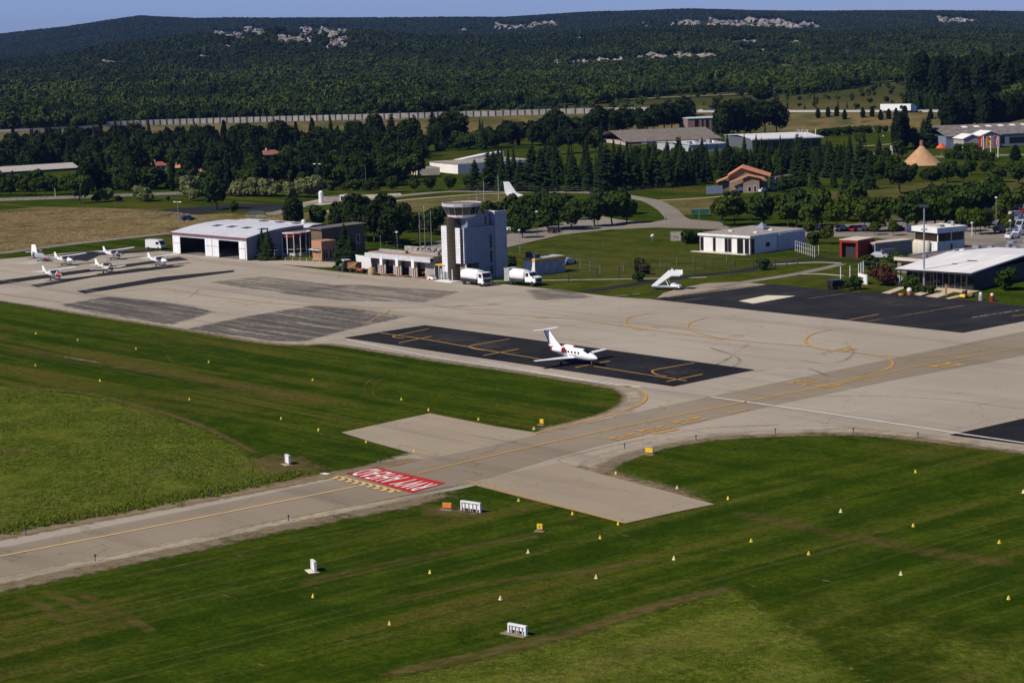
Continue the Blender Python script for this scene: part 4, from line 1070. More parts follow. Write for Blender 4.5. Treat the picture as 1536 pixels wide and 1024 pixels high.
for x, y in ring: mb.box(-.08, .08, -.08, .08, 0, zt_ - .12, mat=Matrix.Translation((x * .985, y * .985, 0)) @ Matrix.Rotation(math.atan2(y, x), 4, 'Z'))
for z in (1.6,):
    for i in range(n):
        a, b = ring[i], ring[(i + 1) % n]; mb.tube((a[0] * .96, a[1] * .96, z), (b[0] * .96, b[1] * .96, z), .06, n=4)
mb.build('mullions', WHMETAL, pv)
# brown clubhouse behind, with brick porch
c = B('clubhouse', 'dark brown clubhouse with a sloping roof and orange brick porch right of the glass pavilion', (468, 383), (484, 385.5), 'building', ang=A1)
yL = c.Y(548); zl = c.Hh(c.L, 0, 343); z2 = c.Hh(c.L, yL, 334.5)
c.p('wall', MB().extrude_x([(0, 0), (yL, 0), (yL, z2 - .2), (0, zl - .2)], 0, c.L), BROWN)
c.p('roof', MB().extrude_x([(-.5, zl - .2), (yL + .4, z2 - .2), (yL + .4, z2 + .05), (-.5, zl + .05)], -.4, c.L + .5), M('brown_roof_felt', (.13, .11, .095), .9))
c.win_y(yL * .80, yL * .88, 2.2, 4.4, c.L); c.win_y(yL * .3, yL * .36, 2.0, 4.0, c.L, DKFRAME)
po = B('brick_porch', 'orange brick porch with tall windows in front of the brown clubhouse', (478, 390.5), (483, 391.5), 'porch', ang=A1)
yp = po.Y(505); zp = po.Hh(po.L, 0, 362)
po.p('wall', MB().box(-2.5, po.L, 0, yp, zp * .62, zp).box(-2.5, po.L, 0, yp, 0, .25).box(-2.5, po.L - .4, .3, yp, .25, zp * .62), BRICK)
for a in (0, .48, .94): po.p('pier', MB().box(po.L - .395, po.L, yp * a, yp * a + .35, .25, zp * .62), BRICK)
po.win_y(yp * .08 + .2, yp * .47, .3, zp * .6, po.L - .25, CREAM, GLASS, 2); po.win_y(yp * .57, yp * .93, .3, zp * .6, po.L - .25, CREAM, GLASS, 2)
aw = thing('awning', 'grey fabric awning over the terrace between pavilion and brick porch', 'awning', G(473, 391), A1 + .0)
MB().extrude_x([(0, 2.35), (3.6, 3.1), (3.6, 3.18), (0, 2.43)], -2.6, 1.6).build('canopy', M('grey_canvas', (.42, .43, .45), .8), aw)
mb = MB()
for x in (-2.4, 1.4): MB().tube((x, .2, 0), (x, .2, 2.4), .05, n=6).build('post', STEEL, aw)
pass
sheet('terrace', [(374, 391), (425, 391), (470, 392), (512, 394), (505, 401), (480, 401), (440, 398), (400, 395)], .05, M('terrace_paving', (.40, .33, .26), .9, var=.2))
# ------------------------------------------------------------------ fire station with four bays
fs = B('fire_station', 'low fire station with four open bays and a grey fascia left of the control tower', (552, 409.5), (647, 418.5), 'building')
L = fs.L; zt = fs.Hh(0, 0, 379); zb = zt - .95; yd = fs.Y(672)
print('fire', L, zt, yd)
fs.p('wall', MB().box(0, L, yd - .3, yd, 0, zt).box(L - .3, L, .9, yd - .3, 0, zt).box(0, .3, .9, yd - .3, 0, zt), MIDGREY)
fs.p('roof', MB().box(-.2, L + .2, .5, yd + .2, zt, zt + .22), M('red_brown_deck', (.30, .19, .15), .95, var=.25))
fs.p('roof_rubble', MB().box(L * .1, L * .52, yd * .35, yd * .5, zt + .22, zt + .8).box(L * .55, L * .97, yd * .55, yd * .72, zt + .22, zt + .75), MIDGREY)
fs.p('fascia', MB().box(-.3, L + .3, -.5, -.3, zb, zt + .05).box(-.3, L + .3, -.3, .5, zt - .2, zt + .05), M('pale_fascia', (.50, .51, .53), .6))
nb = 4
for k in range(nb):
    x0 = L * k / nb; x1 = L * (k + 1) / nb
    fs.p('bay_wall', MB().box(x0 + (x1 - x0) * .42, x1 - .35, 1.0, 1.25, 0, zb + .1).box(x0 + (x1 - x0) * .42, x0 + (x1 - x0) * .42 + .25, 1.25, yd - .4, 0, zb + .1), MIDGREY)
    fs.p('bay_door', MB().box(x0 + .2, x0 + (x1 - x0) * .42, 1.4, 1.5, zb - 1.7, zb), M('faded_red_door', (.20, .10, .11), .7))
    fs.p('bay_floor', MB().box(x0 + .1, x0 + (x1 - x0) * .42, -.6, 1.4, .01, .07), M('red_floor', (.32, .10, .07), .9))
    fs.p('bay_back', MB().box(x0 + .1, x0 + (x1 - x0) * .42, 2.5, 2.6, .0, zb), INNER)
    if k < 3:
        post = fs.p('pillar', MB().box(x1 - .35, x1 - .10, -.45, -.2, 0, zb - .8).box(x1 + .22, x1 + .45, -.45, -.2, 0, zb - .8), M('pink_pillar', (.52, .36, .29), .85))
        fs.p('lamp_box', MB().box(x1 - .4, x1 + .42, -.62, -.2, zb - 1.4, zb + .35), WHITE, post)
sn = fs.e
st = thing('stone_wall', 'rough stone retaining wall on the slope behind the fire station', 'wall', fs.W(L * .15, yd + 3), fs.ang)
rr = random.Random(8); mb = MB()
for k in range(260):
    x = rr.uniform(0, L * .95); z = rr.uniform(0, 3.0) * min(1, x / (L * .4) + .3)
    blob(mb, (x, rr.uniform(.05, .4), zt - 1.6 + z * .9), (rr.uniform(.25, .5), .35, rr.uniform(.18, .32)), rr, ICO1, .4)
mb.box(0, L * .95, .3, .9, 0, zt + .9); mb.build('stones', STONE, st)
sh = thing('shelter', 'small open shelter with a yellow roof edge left of the tower entrance', 'shelter', G(652, 418), A1)
MB().box(0, 3.2, -.1, 1.6, 2.85, 3.1).build('roof', YELTRIM, sh)
for x in (.1, 1.5, 3.0): MB().tube((x, 0, 0), (x, 0, 2.85), .07, n=6).build('post', WHMETAL, sh)
MB().box(0, 3.2, 1.45, 1.6, 0, 2.8).build('back_panel', GREY, sh)
# ------------------------------------------------------------------ control tower
t = B('control_tower', 'control tower clad in slate and white tiles with a flared glass cab on top', (667, 418), (699, 422.5), 'control tower', ang=A1)
L = t.L; Ly = t.Y(755); zt = t.Hh(L, 0, 342); zo = t.Hh(L, 0, 396); yo = t.Y(719.5)
print('tower', L, Ly, zt, zo, yo)
t.p('wall', MB().box(L - .25, L, 0, Ly, zo, zt).box(L - .25, L, yo, Ly, 0, zo).box(0, L - .25, Ly - .3, Ly, 0, zt).box(0, L - .25, yo, yo + .2, 0, zo).box(0, .25, 1.5, Ly - .3, zo, zt).box(0, .25, yo + .2, Ly - .3, 0, zo).box(0.25, L - .25, .3, Ly - .3, zo, zo + .25), TILEB)
t.p('roof_deck', MB().box(0.25, L - .25, .3, Ly - .3, zt - .9, zt - .6), ROOFGR)
gx0, gx1 = L * .27, L * .62
t.p('front_wall', MB().box(-.25, gx0, -.3, -.02, zo * .45, zt + .15).box(gx0 - .5, gx0, -.28, 0, 0, zo * .45).box(gx1, gx1 + (L - gx1) * .55, -.3, -.02, zo, zt - .1).box(-.25, -.02, -.02, 1.5, zo * .45, zt + .15).box(L - .14, L + .02, -.3, -.005, zo, zt - .1), TILEW)
t.p('strip_window', MB().box(gx1 + (L - gx1) * .55, L - .14, -.1, -.05, zo + .05, zt - .2), GLASS)
cxg = (gx0 + gx1) / 2; rg = (gx1 - gx0) / 2
sg = [(cxg - rg * math.cos(a), -.15 - rg * .9 * math.sin(a)) for a in [PI * k / 12 for k in range(13)]] + [(gx1 - .01, 1.0), (gx0 + .01, 1.0)]
t.p('glass_shaft', MB().prism(sg, .3, zt + 2.0), TOWGL.m, smooth=True)
t.p('canopy', MB().prism([(cxg - 2.6, -3.2), (cxg + 2.6, -3.2), (cxg + 2.6, -.4), (cxg - 2.6, -.4)], .0, .12), WHITE)
for x in (cxg - 1.2, cxg + 2.3): t.p('entrance_post', MB().tube((x, -2.4, .1), (x, -2.4, zo * .72), .1, n=6), WHMETAL)
t.p('entrance_wall', MB().box(gx1 + .2, L - .4, .5, .7, 0, zo), M('entrance_brown', (.19, .15, .12), .8))
t.p('column', MB().tube((L - .25, .4, 0), (L - .25, .4, zo), .16, n=8), WHMETAL); t.p('entrance_window', MB().box(L - .55, L - .45, 2.0, yo - .1, .2, zo - .2), M('amber_glass', (.09, .075, .02), .15))
t.p('upper_storey', MB().box(.6, L - .4, 1.2, Ly - 3.2, zt - .6, zt + 2.35), TILEB)
yst = Ly - 2.0
t.p('stair_tower', MB().box(L - 3.2, L + .12, yst, Ly + 1.2, 0, zt + 2.55), grid_mat('grey_tile_cladding', (.34, .37, .44), (.18, .2, .24), .62))
t.p('stair_parapet', MB().box(L - 3.2, L + .12, yst, yst + .15, zt + 2.55, zt + 2.9).box(L - .05, L + .12, yst + .15, Ly + 1.2, zt + 2.55, zt + 2.8), M('tower_capping', (.55, .55, .58), .7))
t.p('roof_rail', MB().box(L - 3.2, L, yst - 2.2, yst - 2.0, zt + 3.1, zt + 3.25).tube((L - 3, yst - 2.1, zt + 2.3), (L - 3, yst - 2.1, zt + 3.1), .05).tube((L - .1, yst - 2.1, zt + 2.3), (L - .1, yst - 2.1, zt + 3.1), .05), YELTRIM)
t.p('roof_unit', MB().box(L - 4.0, L - 2.6, yst - 3.2, yst - 2.3, zt + 2.35, zt + 3.3), WHITE)
for a, b in ((.58, .82), (.30, .52), (.08, .24)):
    t.p('stair_window', MB().box(L + .005, L + .035, Ly - 1.5 - 2.0, Ly - .9 - 2.0, zt * a, zt * b), M('olive_glass', (.05, .045, .012), .15))
t.p('upper_window', MB().box(L - .4, L - .36, Ly - 4.4, Ly - 3.9, zt + .2, zt + 1.8), MATS['olive_glass'])
cc = Vector((L * .55, 2.1, 0)); zc0 = zt + 2.0
def tring(r, z): return [(cc.x + r * math.cos(2 * PI * (i + .5) / 14), cc.y + r * math.sin(2 * PI * (i + .5) / 14), z) for i in range(14)]
cabz = t.Hh(cc.x, cc.y, 304.5); print('cab', cabz, zt)
t.p('cab_floor', MB().loft([tring(2.6, zc0 - .1), tring(3.05, zc0 + .2), tring(3.15, zc0 + .58)]), WHMETAL)
cabw = t.p('cab_glazing', MB().loft([tring(3.15, zc0 + .6), tring(3.85, cabz - .62)]), GLASS)
for a, b in zip(tring(3.18, zc0 + .58), tring(3.88, cabz - .62)): t.p('cab_mullion', MB().tube(a, b, .06, n=5), GREY, cabw)
t.p('cab_trim', MB().loft([tring(3.17, zc0 + .55), tring(3.20, zc0 + .66)]), REDTRIM, cabw)
cr = t.p('cab_roof', MB().loft([tring(3.86, cabz - .64), tring(4.15, cabz - .5), tring(4.22, cabz + .08), tring(3.95, cabz + .1), tring(3.85, cabz - .1)]), M('cab_fascia', (.46, .47, .49), .6))
t.p('cab_roof_deck', MB().loft([tring(3.79, cabz - .3), tring(3.79, cabz - .06)]), M('cab_deck_brown', (.20, .13, .11), .9), cr)
t.p('antenna', MB().tube((cc.x, cc.y + 2, cabz - .1), (cc.x, cc.y + 2, cabz + 1.6), .035, n=5), STEEL, cr)
# ------------------------------------------------------------------ pump house with yellow trim
b = B('fuel_depot', 'low grey block with white end wall and yellow roof edge behind the parked tankers', (786, 412), (803, 414), 'building', ang=A1)
L = b.L; Ly = b.Y(848); zt = b.Hh(L, 0, 389)
b.p('wall', MB().box(0, L, 0, Ly, 0, zt - .5), M('depot_grey', (.33, .34, .35), .85)); b.p('end_wall', MB().box(0, L - .03, -.06, -.005, 0, zt - .5), WHITE)
b.p('trim', MB().box(-.15, L + .15, -.15, Ly + .15, zt - .5, zt), YELTRIM); b.p('roof', MB().box(.15, L - .15, .15, Ly - .15, zt, zt + .1), M('depot_roof', (.42, .43, .46), .7))
b.p('roof_unit', MB().box(.2, L - .4, .4, Ly * .22, zt + .1, zt + .9).tube((.3, .6, zt + .9), (.3, Ly * .2, zt + .9), .4, n=10), M('dark_unit', (.05, .055, .065), .6))
for k in (.35, .62, .9): b.p('wall_lamp', MB().box(L + .0, L + .15, Ly * k, Ly * k + .25, zt * .38, zt * .55), WHITE)
# ------------------------------------------------------------------ white annex
w_ = B('white_bungalow', 'white flat roofed office with tall windows on the lawn behind the fence', (1050, 377), (1125, 382), 'building')
L = w_.L; Ly = w_.Y(1203); zt = w_.Hh(L, 0, 354); print('bungalow', L, Ly, zt)
w_.p('wall', MB().box(0, L, 0, Ly, 0, zt - .5), WHITE); w_.p('parapet', MB().box(-.35, L + .35, -.35, Ly + .2, zt - .5, zt), WHITE)
w_.p('roof', MB().box(-.1, L + .1, -.1, Ly, zt, zt + .06), ROOFGR)
for a, b_ in ((.01, .08), (.265, .325), (.50, .64)): w_.win_x(L * a, L * b_, .25, zt - .75, 0, div=2 if b_ > .6 else 1, frame=M('grey_red_frame', (.34, .25, .23), .6))
w_.win_x(L * .75, L * .87, .05, zt - .7, 0, M('brown_frame', (.16, .07, .05), .6)); w_.win_x(L * .90, L * .985, .05, zt - .7, 0, MATS['brown_frame'])
w_.win_y(.4, 1.6, .05, zt - .7, L, MATS['brown_frame']); w_.win_y(Ly * .30, Ly * .37, 1.2, 2.2, L, MATS['brown_frame'])
w_.p('annex', MB().box(L - 1, L + .6, Ly * .52, Ly * 1.02, 0, zt - .35), M('annex_grey', (.50, .50, .53), .8))
w_.p('skylight', MB().prism([(L * .45, Ly * .62), (L * .62, Ly * .62), (L * .62, Ly * .74), (L * .45, Ly * .74)], zt + .06, zt + .4).add([(L * .45, Ly * .62, zt + .4), (L * .62, Ly * .62, zt + .4), (L * .62, Ly * .74, zt + .4), (L * .45, Ly * .74, zt + .4), (L * .535, Ly * .68, zt + 1.7)], [(0, 1, 4), (1, 2, 4), (2, 3, 4), (3, 0, 4)]), BLUEGREY)
for a, c_ in ((.25, .3), (.75, .3), (.72, .62)): w_.p('roof_hatch', MB().box(L * a, L * a + 1, Ly * c_, Ly * c_ + .8, zt + .06, zt + .3), WHITE)
w_.p('terrace', MB().box(-1.5, L - .1, -1.6, -.36, .0, .12), M('pale_terrace', (.58, .54, .47), .85))
# ------------------------------------------------------------------ red portal and grey annex
r_ = B('red_portal', 'bright red box shaped entrance portal open at the front beside the grey annex', (1259.5, 385.5), (1287, 387), 'portal')
L = r_.L; zt = r_.Hh(L, 0, 361); Ly = 7.0
r_.p('frame', MB().box(0, .55, 0, Ly, 0, zt).box(L - .55, L, 0, Ly, 0, zt).box(.55, L - .55, 0, Ly, zt - .55, zt), REDM)
r_.p('inner_wall', MB().box(.56, L - .56, 1.0, 1.2, 0, zt - .56), INNER); r_.p('roof', MB().box(-.1, L + .1, -.1, Ly, zt, zt + .12), M('portal_roof', (.55, .47, .38), .85))
an = B('grey_annex', 'long grey low building with a pale flat roof right of the red portal', (1300, 383), (1313, 384.5), 'building')
L = an.L; Ly = an.Y(1367); zt = an.Hh(L, 0, 365)
an.p('wall', MB().box(0, L, 0, Ly, 0, zt - .15), M('annex_wall', (.24, .24, .26), .8)); an.p('roof', MB().box(-.25, L + .25, -.25, Ly + .25, zt - .15, zt + .12), M('buff_roof', (.52, .44, .36), .9))
an.p('door', MB().box(.3, L - .3, -.06, -.005, .05, zt - .5), GLASS); an.p('window', MB().box(L + .005, L + .04, Ly * .56, Ly * .7, zt * .55, zt * .75), M('amber_panel', (.45, .26, .1), .6))
an.p('sign_wall', MB().box(L + 1.2, L + 1.4, Ly * .05, Ly * .45, 0, zt * .55), MIDGREY)
# ------------------------------------------------------------------ white lounge building above the terminal roofs
wl = B('white_lounge', 'white upper storey block with a ribbon of dark windows above the terminal roofs', (1371, 374), (1406, 378), 'building')
L = wl.L; Ly = wl.Y(1447); z0 = wl.Hh(L, 0, 372); zt = wl.Hh(L, 0, 342)
wl.p('wall', MB().box(0, L, 0, Ly, 0, zt * .42), WHITE); wl.p('roof', MB().box(-.4, L + .4, -.4, Ly + .4, zt * .78, zt), WHITE)
wl.p('window_band', MB().box(.2, L - .2, .2, Ly - .2, zt * .42, zt * .78), M('warm_glass', (.045, .028, .02), .15))
for y in (.02, .5, .97): wl.p('pillar', MB().box(L - .24, L - .02, Ly * y, Ly * y + .25, zt * .42, zt * .78), WHITE)
wl.p('roof_unit', MB().box(L * .3, L * .9, Ly * .2, Ly * .35, zt, zt + .5).box(L * .7, L * .8, Ly * .75, Ly * .8, zt, zt + 1.0), ROOFGR); wl.p('door', MB().box(L + .005, L + .05, Ly * .48, Ly * .55, .3, zt * .3), BROWN)
for k, (px, py) in enumerate(((1376, 384), (1383, 385), (1390, 386))):
    tk = thing('storage_tank', ['small white tank nearest the annex on the terminal roof', 'small white tank in the middle of three on the terminal roof', 'small white tank nearest the lounge on the terminal roof'][k], 'tank', G(px, py), A1, 'tanks on the terminal roof')
    MB().lathe([(.9, .6), (1.05, 1.0), (1.05, 3.0), (.7, 3.5), (.1, 3.6)], 14).build('body', CREAM, tk, smooth=True); MB().box(-.8, .8, -.8, .8, 0, .6).build('base', MIDGREY, tk)
tm = B('terminal', 'long low terminal with dark flat roofs between the lounge and the dark pavilion', (1346, 408), (1352, 409), 'terminal', ang=A1)
zt = 2.9; yt = 46
tm.p('wall', MB().box(0, 13, 0, yt, 0, zt - .5), TAN); tm.p('roof', MB().box(-.3, 13.4, -.3, yt, zt - .5, zt), M('dark_roof', (.15, .13, .125), .9, var=.3, scale=.3)); 
tm.p('parapet', MB().box(-.5, 13.6, -.5, -.31, zt - .4, zt + .25).box(13.41, 13.6, -.31, yt, zt - .4, zt + .25).box(-.5, -.31, -.31, yt * .3, zt - .4, zt + .25), CREAM)
rr = random.Random(4)
for k in range(22): tm.p('roof_vent', MB().box(0, rr.uniform(.6, 2.2), 0, rr.uniform(.6, 2), zt, zt + rr.uniform(.15, .7), mat=Matrix.Translation((rr.uniform(1, 11), rr.uniform(2, yt - 3), 0))), rr.choice([ROOFGR, WHITE, STEEL, GREY]))
tm.p('window', MB().box(1, 12.5, -.04, -.005, .6, zt - .9), GLASS)
# ------------------------------------------------------------------ dark pavilion with a bright roof
d_ = B('dark_pavilion', 'black clad pavilion with a bright white sloping roof beside the apron', (1354, 430), (1454, 436.5), 'building')
L = d_.L; zl = d_.Hh(L, 0, 407.5); yD = 40.0
zR = zl + 0.15
print('pavilion', L, zl)
d_.p('wall', MB().box(0, L, 1.6, yD, 0, zl - .4), BLKWALL)
d_.p('roof', MB().extrude_x([(-1.2, zl - .38), (-1.2, zl - .12), (yD * .5, zl + 1.1), (yD * .5, zl + .8)], -1.2, L + .8).extrude_x([(yD * .5, zl + .8), (yD * .5, zl + 1.1), (yD + .5, zl), (yD + .5, zl - .4)], -1.2, L + .8), ROOFWH)
d_.p('roof_edge', MB().box(-1.25, L + .85, -1.27, -1.21, zl - .42, zl - .1), DKFRAME)
ng_ = 11
for k in range(ng_):
    x0 = L * k / ng_; x1 = L * (k + 1) / ng_
    f = d_.p('window', MB().box(x0 + .02, x0 + .14, 1.42, 1.59, 0, zl - .45), M('slate_frame', (.17, .18, .19), .6)); d_.p('pane', MB().box(x0 + .14, x1 + .02, 1.5, 1.56, .1, zl - .45), GLASS, f)
for x in (.0, L * .5, L - .15): d_.p('veranda_post', MB().box(x, x + .18, -1.0, -.82, 0, zl - .38), DKFRAME)
for k in range(3): d_.p('round_sign', MB().lathe([(.65, 0), (.65, .05), (.5, .06), (.5, 0)], 20, axis='x', mat=Matrix.Translation((L + .01, 4.5 + 3.2 * k, zl * .5))), M('grey_ring', (.10, .11, .115), .6))
d_.p('side_window', MB().box(L + .005, L + .05, 17, 18.6, .9, zl - .9), M('pale_window', (.20, .21, .22), .4))
# ------------------------------------------------------------------ terracotta house
th = B('terracotta_house', 'low tan house with terracotta tiled roofs in front of the conifers', (1096, 287), (1150, 289), 'house', ang=math.radians(-9))
L = th.L; Ly = th.Y(1157); zr = 7.6
s_ = L / 54.0
z_e = th.Hh(L, 0, 263); z_p = th.Hh(L * .55, 2, 250); z_l = th.Hh(0, 2, 262); print('house', L, z_e, z_p)
th.p('wall', MB().extrude_y([(-L * .05, 0), (L, 0), (L, z_e - .5), (L * .3, z_p - .5), (-L * .05, z_l - .6)], 3.2, 12), TAN)
th.p('roof', MB().extrude_y([(L * 1.1, z_e - .6), (L * 1.1, z_e - .25), (L * .3, z_p), (-L * .1, z_l - .3), (-L * .1, z_l - .65), (L * .3, z_p - .4)], 2.2, 13), TILE)
z_g = z_p * .66
th.p('gable_wing', MB().extrude_y([(L * .35, 0), (L * .80, 0), (L * .80, z_g - .7), (L * .52, z_g), (L * .35, z_g - .6)], -.2, 3.19), TAN)
th.p('gable_roof', MB().extrude_y([(L * .95, z_g - 1.0), (L * .95, z_g - .65), (L * .52, z_g + .4), (-L * .02, z_g - 1.7), (-L * .02, z_g - 2.0), (L * .52, z_g + .05)], -1.0, 2.19), TILE)
th.p('lean_to_roof', MB().extrude_y([(-L * .02, z_l - .8), (-L * .02, z_l - .5), (-L * .42, z_l - 2.2), (-L * .42, z_l - 2.5)], 2.5, 9), TILE); th.p('lean_to_wall', MB().box(-L * .36, -L * .06, 4, 8.5, 0, z_l - 2.5), BROWN)
th.win_x(L * .48, L * .58, .3, 2.0, -.2, WHITE); th.win_x(L * .64, L * .72, .2, 2.2, -.2, WHITE)
va = B('white_gable_shed', 'grey shed with a white gable end right of the terracotta house', (1155, 284), (1164, 285), 'shed', ang=math.radians(-35))
yv = va.Y(1191); zv = va.Hh(va.L, 0, 267)
va.p('wall', MB().box(0, va.L, 0, yv, 0, zv), M('shed_grey', (.17, .17, .19), .85)); va.p('gable', MB().box(0, va.L - .03, -.08, -.005, 0, zv), WHITE); va.p('roof', MB().box(-.2, va.L + .2, -.2, yv + .2, zv, zv + .15), BROWN)
va.p('window', MB().box(va.L * .2, va.L * .35, -.12, -.085, zv * .5, zv * .65).box(va.L * .55, va.L * .7, -.12, -.085, zv * .5, zv * .65), DKFRAME)
pc = thing('portable_cabin', 'white and pale blue cabin in front of the terracotta house', 'cabin', G(1086, 287), A1 + .35)
MB().box(0, 5.6, 0, 2.6, .1, 3.0).build('body', M('pale_blue_panel', (.34, .40, .50), .7), pc); MB().box(-.1, 5.7, -.1, 2.7, 3.0, 3.25).build('roof', WHITE, pc); MB().box(3.6, 4.8, -.05, -.005, 1.2, 2.3).build('window', GLASS, pc)
# ------------------------------------------------------------------ warehouses beyond the conifers
def shed(name, label, pl, pn, pxr, ptop, wallm, roofm, rise=0.0, ang=None, z=0.0, cat='warehouse', dep=14):
    s = B(name, label, pl, pn, cat, ang=ang, z=z); Ly = s.Y(pxr) if pxr else dep; zt = s.Hh(s.L, 0, ptop) - z
    s.p('wall', MB().box(0, s.L, 0, Ly, 0, zt), wallm)
    s.p('roof', MB().extrude_x([(-.3, zt), (Ly / 2, zt + rise), (Ly + .3, zt), (Ly + .3, zt + .18), (Ly / 2, zt + rise + .2), (-.3, zt + .18)], -.3, s.L + .3), roofm)
    s.Ly, s.zt = Ly, zt; return s
AF = math.radians(8)
w1 = shed('white_warehouse', 'long white warehouse with a stepped roofline behind the dark hedge', (645, 257), (756, 250), 800, 236, WHITE, ROOFGR, ang=None)
w1.p('raised_wall', MB().extrude_y([(w1.L * .38, w1.zt), (w1.L * 1.0, w1.zt), (w1.L * 1.0, w1.zt + 2.2), (w1.L * .75, w1.zt + 1.6)], -.05, 4), WHITE)
w1.p('dark_strip', MB().box(w1.L * .02, w1.L * .48, -.05, -.005, .3, 1.7), BLUEGREY); w1.p('window', MB().box(w1.L * .23, w1.L * .25, -.05, -.005, 2.4, 4.0), DKFRAME)
lo = letters('HALL', 'lettering', M('ink_blue', (.05, .06, .1), .6), (w1.L * .36, -.06, 3.0), (1.0, 0, 0), (0, 0, 1.2), None, w1.e) if False else None
w2 = shed('cream_lean_to', 'low cream lean to at the left end of the white warehouse', (613, 260), (645, 258.5), 660, 249, CREAM, M('rust_roof', (.30, .23, .2), .9))
w3 = shed('brown_roofed_shop', 'long shop with a brown sheet roof behind the conifers', (938, 218), (1082, 212), None, 208, M('red_white_wall', (.45, .36, .33), .8), ROOFBR, 4.2, dep=44)
w3.p('red_sign', MB().box(w3.L * .02, w3.L * .16, -.1, -.02, w3.zt * .45, w3.zt * .95), REDM); w3.p('white_panel', MB().box(w3.L * .17, w3.L * .24, -.1, -.02, .3, w3.zt * .9), WHITE)
w4 = shed('blue_roofed_villa', 'pinkish villa with a pale blue flat roof beside the motorway', (1032, 203), (1083, 201), None, 176.5, M('pink_brown_wall', (.24, .15, .14), .85), M('pale_blue_roof', (.45, .56, .66), .7), z=0, cat='house')
for a, b_ in ((.2, .32), (.40, .46), (.52, .62), (.7, .76)): w4.win_x(w4.L * a, w4.L * b_, .6, w4.zt - .5, 0, BROWN)
w5 = shed('white_roofed_store', 'store with a white flat roof and rooftop sign behind the conifers', (1128, 225), (1232, 221), None, 205, M('store_grey', (.10, .11, .125), .7), M('store_roof', (.62, .61, .62), .7), .9, dep=40)
w5.p('canopy', MB().box(-.5, w5.L + .5, -2.0, -.31, w5.zt - .3, w5.zt + .1), M('store_fascia', (.55, .62, .66), .6))
for k in range(7): w5.p('window', MB().box(w5.L * (k + .1) / 7, w5.L * (k + .8) / 7, -.06, -.005, .4, w5.zt * .7), GLASS)
w5.p('sign_post', MB().tube((w5.L * .93, 1.2, w5.zt), (w5.L * .93, 1.2, w5.zt + 3.2), .12, n=6), WHITE)
lt = letters('352', 'sign_letters', WHITE, (w5.L * .74, 1.0, w5.zt + 1.75), (3.6, 0, 0), (0, 0, 3.4), None, w5.e, depth=.04)
w6 = shed('glass_roofed_store', 'pale flat roofed store with cluttered roof half hidden by conifers', (1036, 229), (1092, 226), None, 215, M('store_pale', (.35, .37, .40), .7), M('cluttered_roof', (.46, .47, .50), .8), .5, dep=30)
for k in range(9): w6.p('roof_unit', MB().box(0, rr.uniform(1, 3), 0, rr.uniform(1, 3), w6.zt + .2, w6.zt + rr.uniform(.7, 1.8), mat=Matrix.Translation((rr.uniform(0, w6.L - 3), rr.uniform(1, 9), 0))), rr.choice([WHITE, STEEL, GREY]))
# right industrial building
ib = shed('grey_roofed_works', 'long works building with an old grey roof behind the three flags', (1419, 223), (1600, 215), None, 197.5, M('works_blue', (.16, .20, .28), .7), M('old_grey_roof', (.165, .145, .135), .95, var=.35, scale=.5), 3.6, dep=26)
for k in range(7): ib.p('roof_light', MB().add([(ib.L * (.22 + .1 * k), 9, ib.zt + 2.8), (ib.L * (.22 + .1 * k) + 2.4, 9, ib.zt + 2.8), (ib.L * (.22 + .1 * k) + 2.4, 11, ib.zt + 3.36), (ib.L * (.22 + .1 * k), 11, ib.zt + 3.36)], [(0, 1, 2, 3)]), WHITE)
ib.p('window', MB().box(ib.L * .44, ib.L * .48, -.06, -.005, 1, ib.zt - .8).box(ib.L * .52, ib.L * .85, -.06, -.005, 1, ib.zt - 1.2), GLASS)
def gable(label, x0, x1, z, mat):
    g = thing('gabled_workshop', label, 'workshop', ib.W(ib.L * x0, -9), ib.ang); Wd = ib.L * (x1 - x0)
    MB().extrude_y([(0, 0), (Wd, 0), (Wd, z - 1.3), (Wd * .5, z), (0, z - 1.3)], 0, 8.8).build('wall', mat, g)
    MB().extrude_y([(-.5, z - 1.6), (-.5, z - 1.35), (Wd * .5, z + .25), (Wd + .5, z - 1.35), (Wd + .5, z - 1.6), (Wd * .5, z)], -.4, 8.8).build('roof', ROOFWH, g)
gable('small gabled workshop with white roof and grey front at the left end of the works', .06, .195, 5.6, M('workshop_buff', (.34, .31, .29), .85)); gable('larger gabled workshop with white curved roof next to the flags', .205, .355, 6.6, M('workshop_grey', (.27, .27, .28), .85))
# left sheds and red roofed houses in the wood
s1 = shed('long_shed', 'long low shed with a pale roof half hidden in the wood', (6, 262), (118, 255), None, 252, M('shed_dark', (.09, .09, .10), .9), M('shed_roof', (.40, .37, .34), .9), 1.8)
def house(label, pl, pn, top, wall, roofm, chim=True, dep=9, name='red_roofed_house'):
    s = B(name, label, pl, pn, 'house'); zt = s.Hh(s.L * .5, dep / 2, top); e = zt * .66
    s.p('wall', MB().box(0, s.L, 0, dep, 0, e), wall)
    s.p('roof', MB().loft([[(-.5, -.5, e), (s.L + .5, -.5, e), (s.L + .5, dep + .5, e), (-.5, dep + .5, e)], [(s.L * .22, dep / 2 - .1, zt), (s.L * .78, dep / 2 - .1, zt), (s.L * .78, dep / 2 + .1, zt), (s.L * .22, dep / 2 + .1, zt)]]), roofm)
    if chim: s.p('chimney', MB().box(s.L * .3, s.L * .36, dep * .4, dep * .5, zt - 1.2, zt + .8), CREAM)
    for k in (.15, .45, .72): s.win_x(s.L * k, s.L * k + 1.2, e * .35, e * .8, 0, BROWN)
    return s
house('house with a dark red hipped roof among the cypresses, furthest left', (225, 258), (250, 257), 242.5, CREAM, TILEDK)
house('small house with an orange roof right of the dark red roof', (262, 259), (274, 258.5), 247, M('peach_render', (.52, .33, .24), .9), TILE)
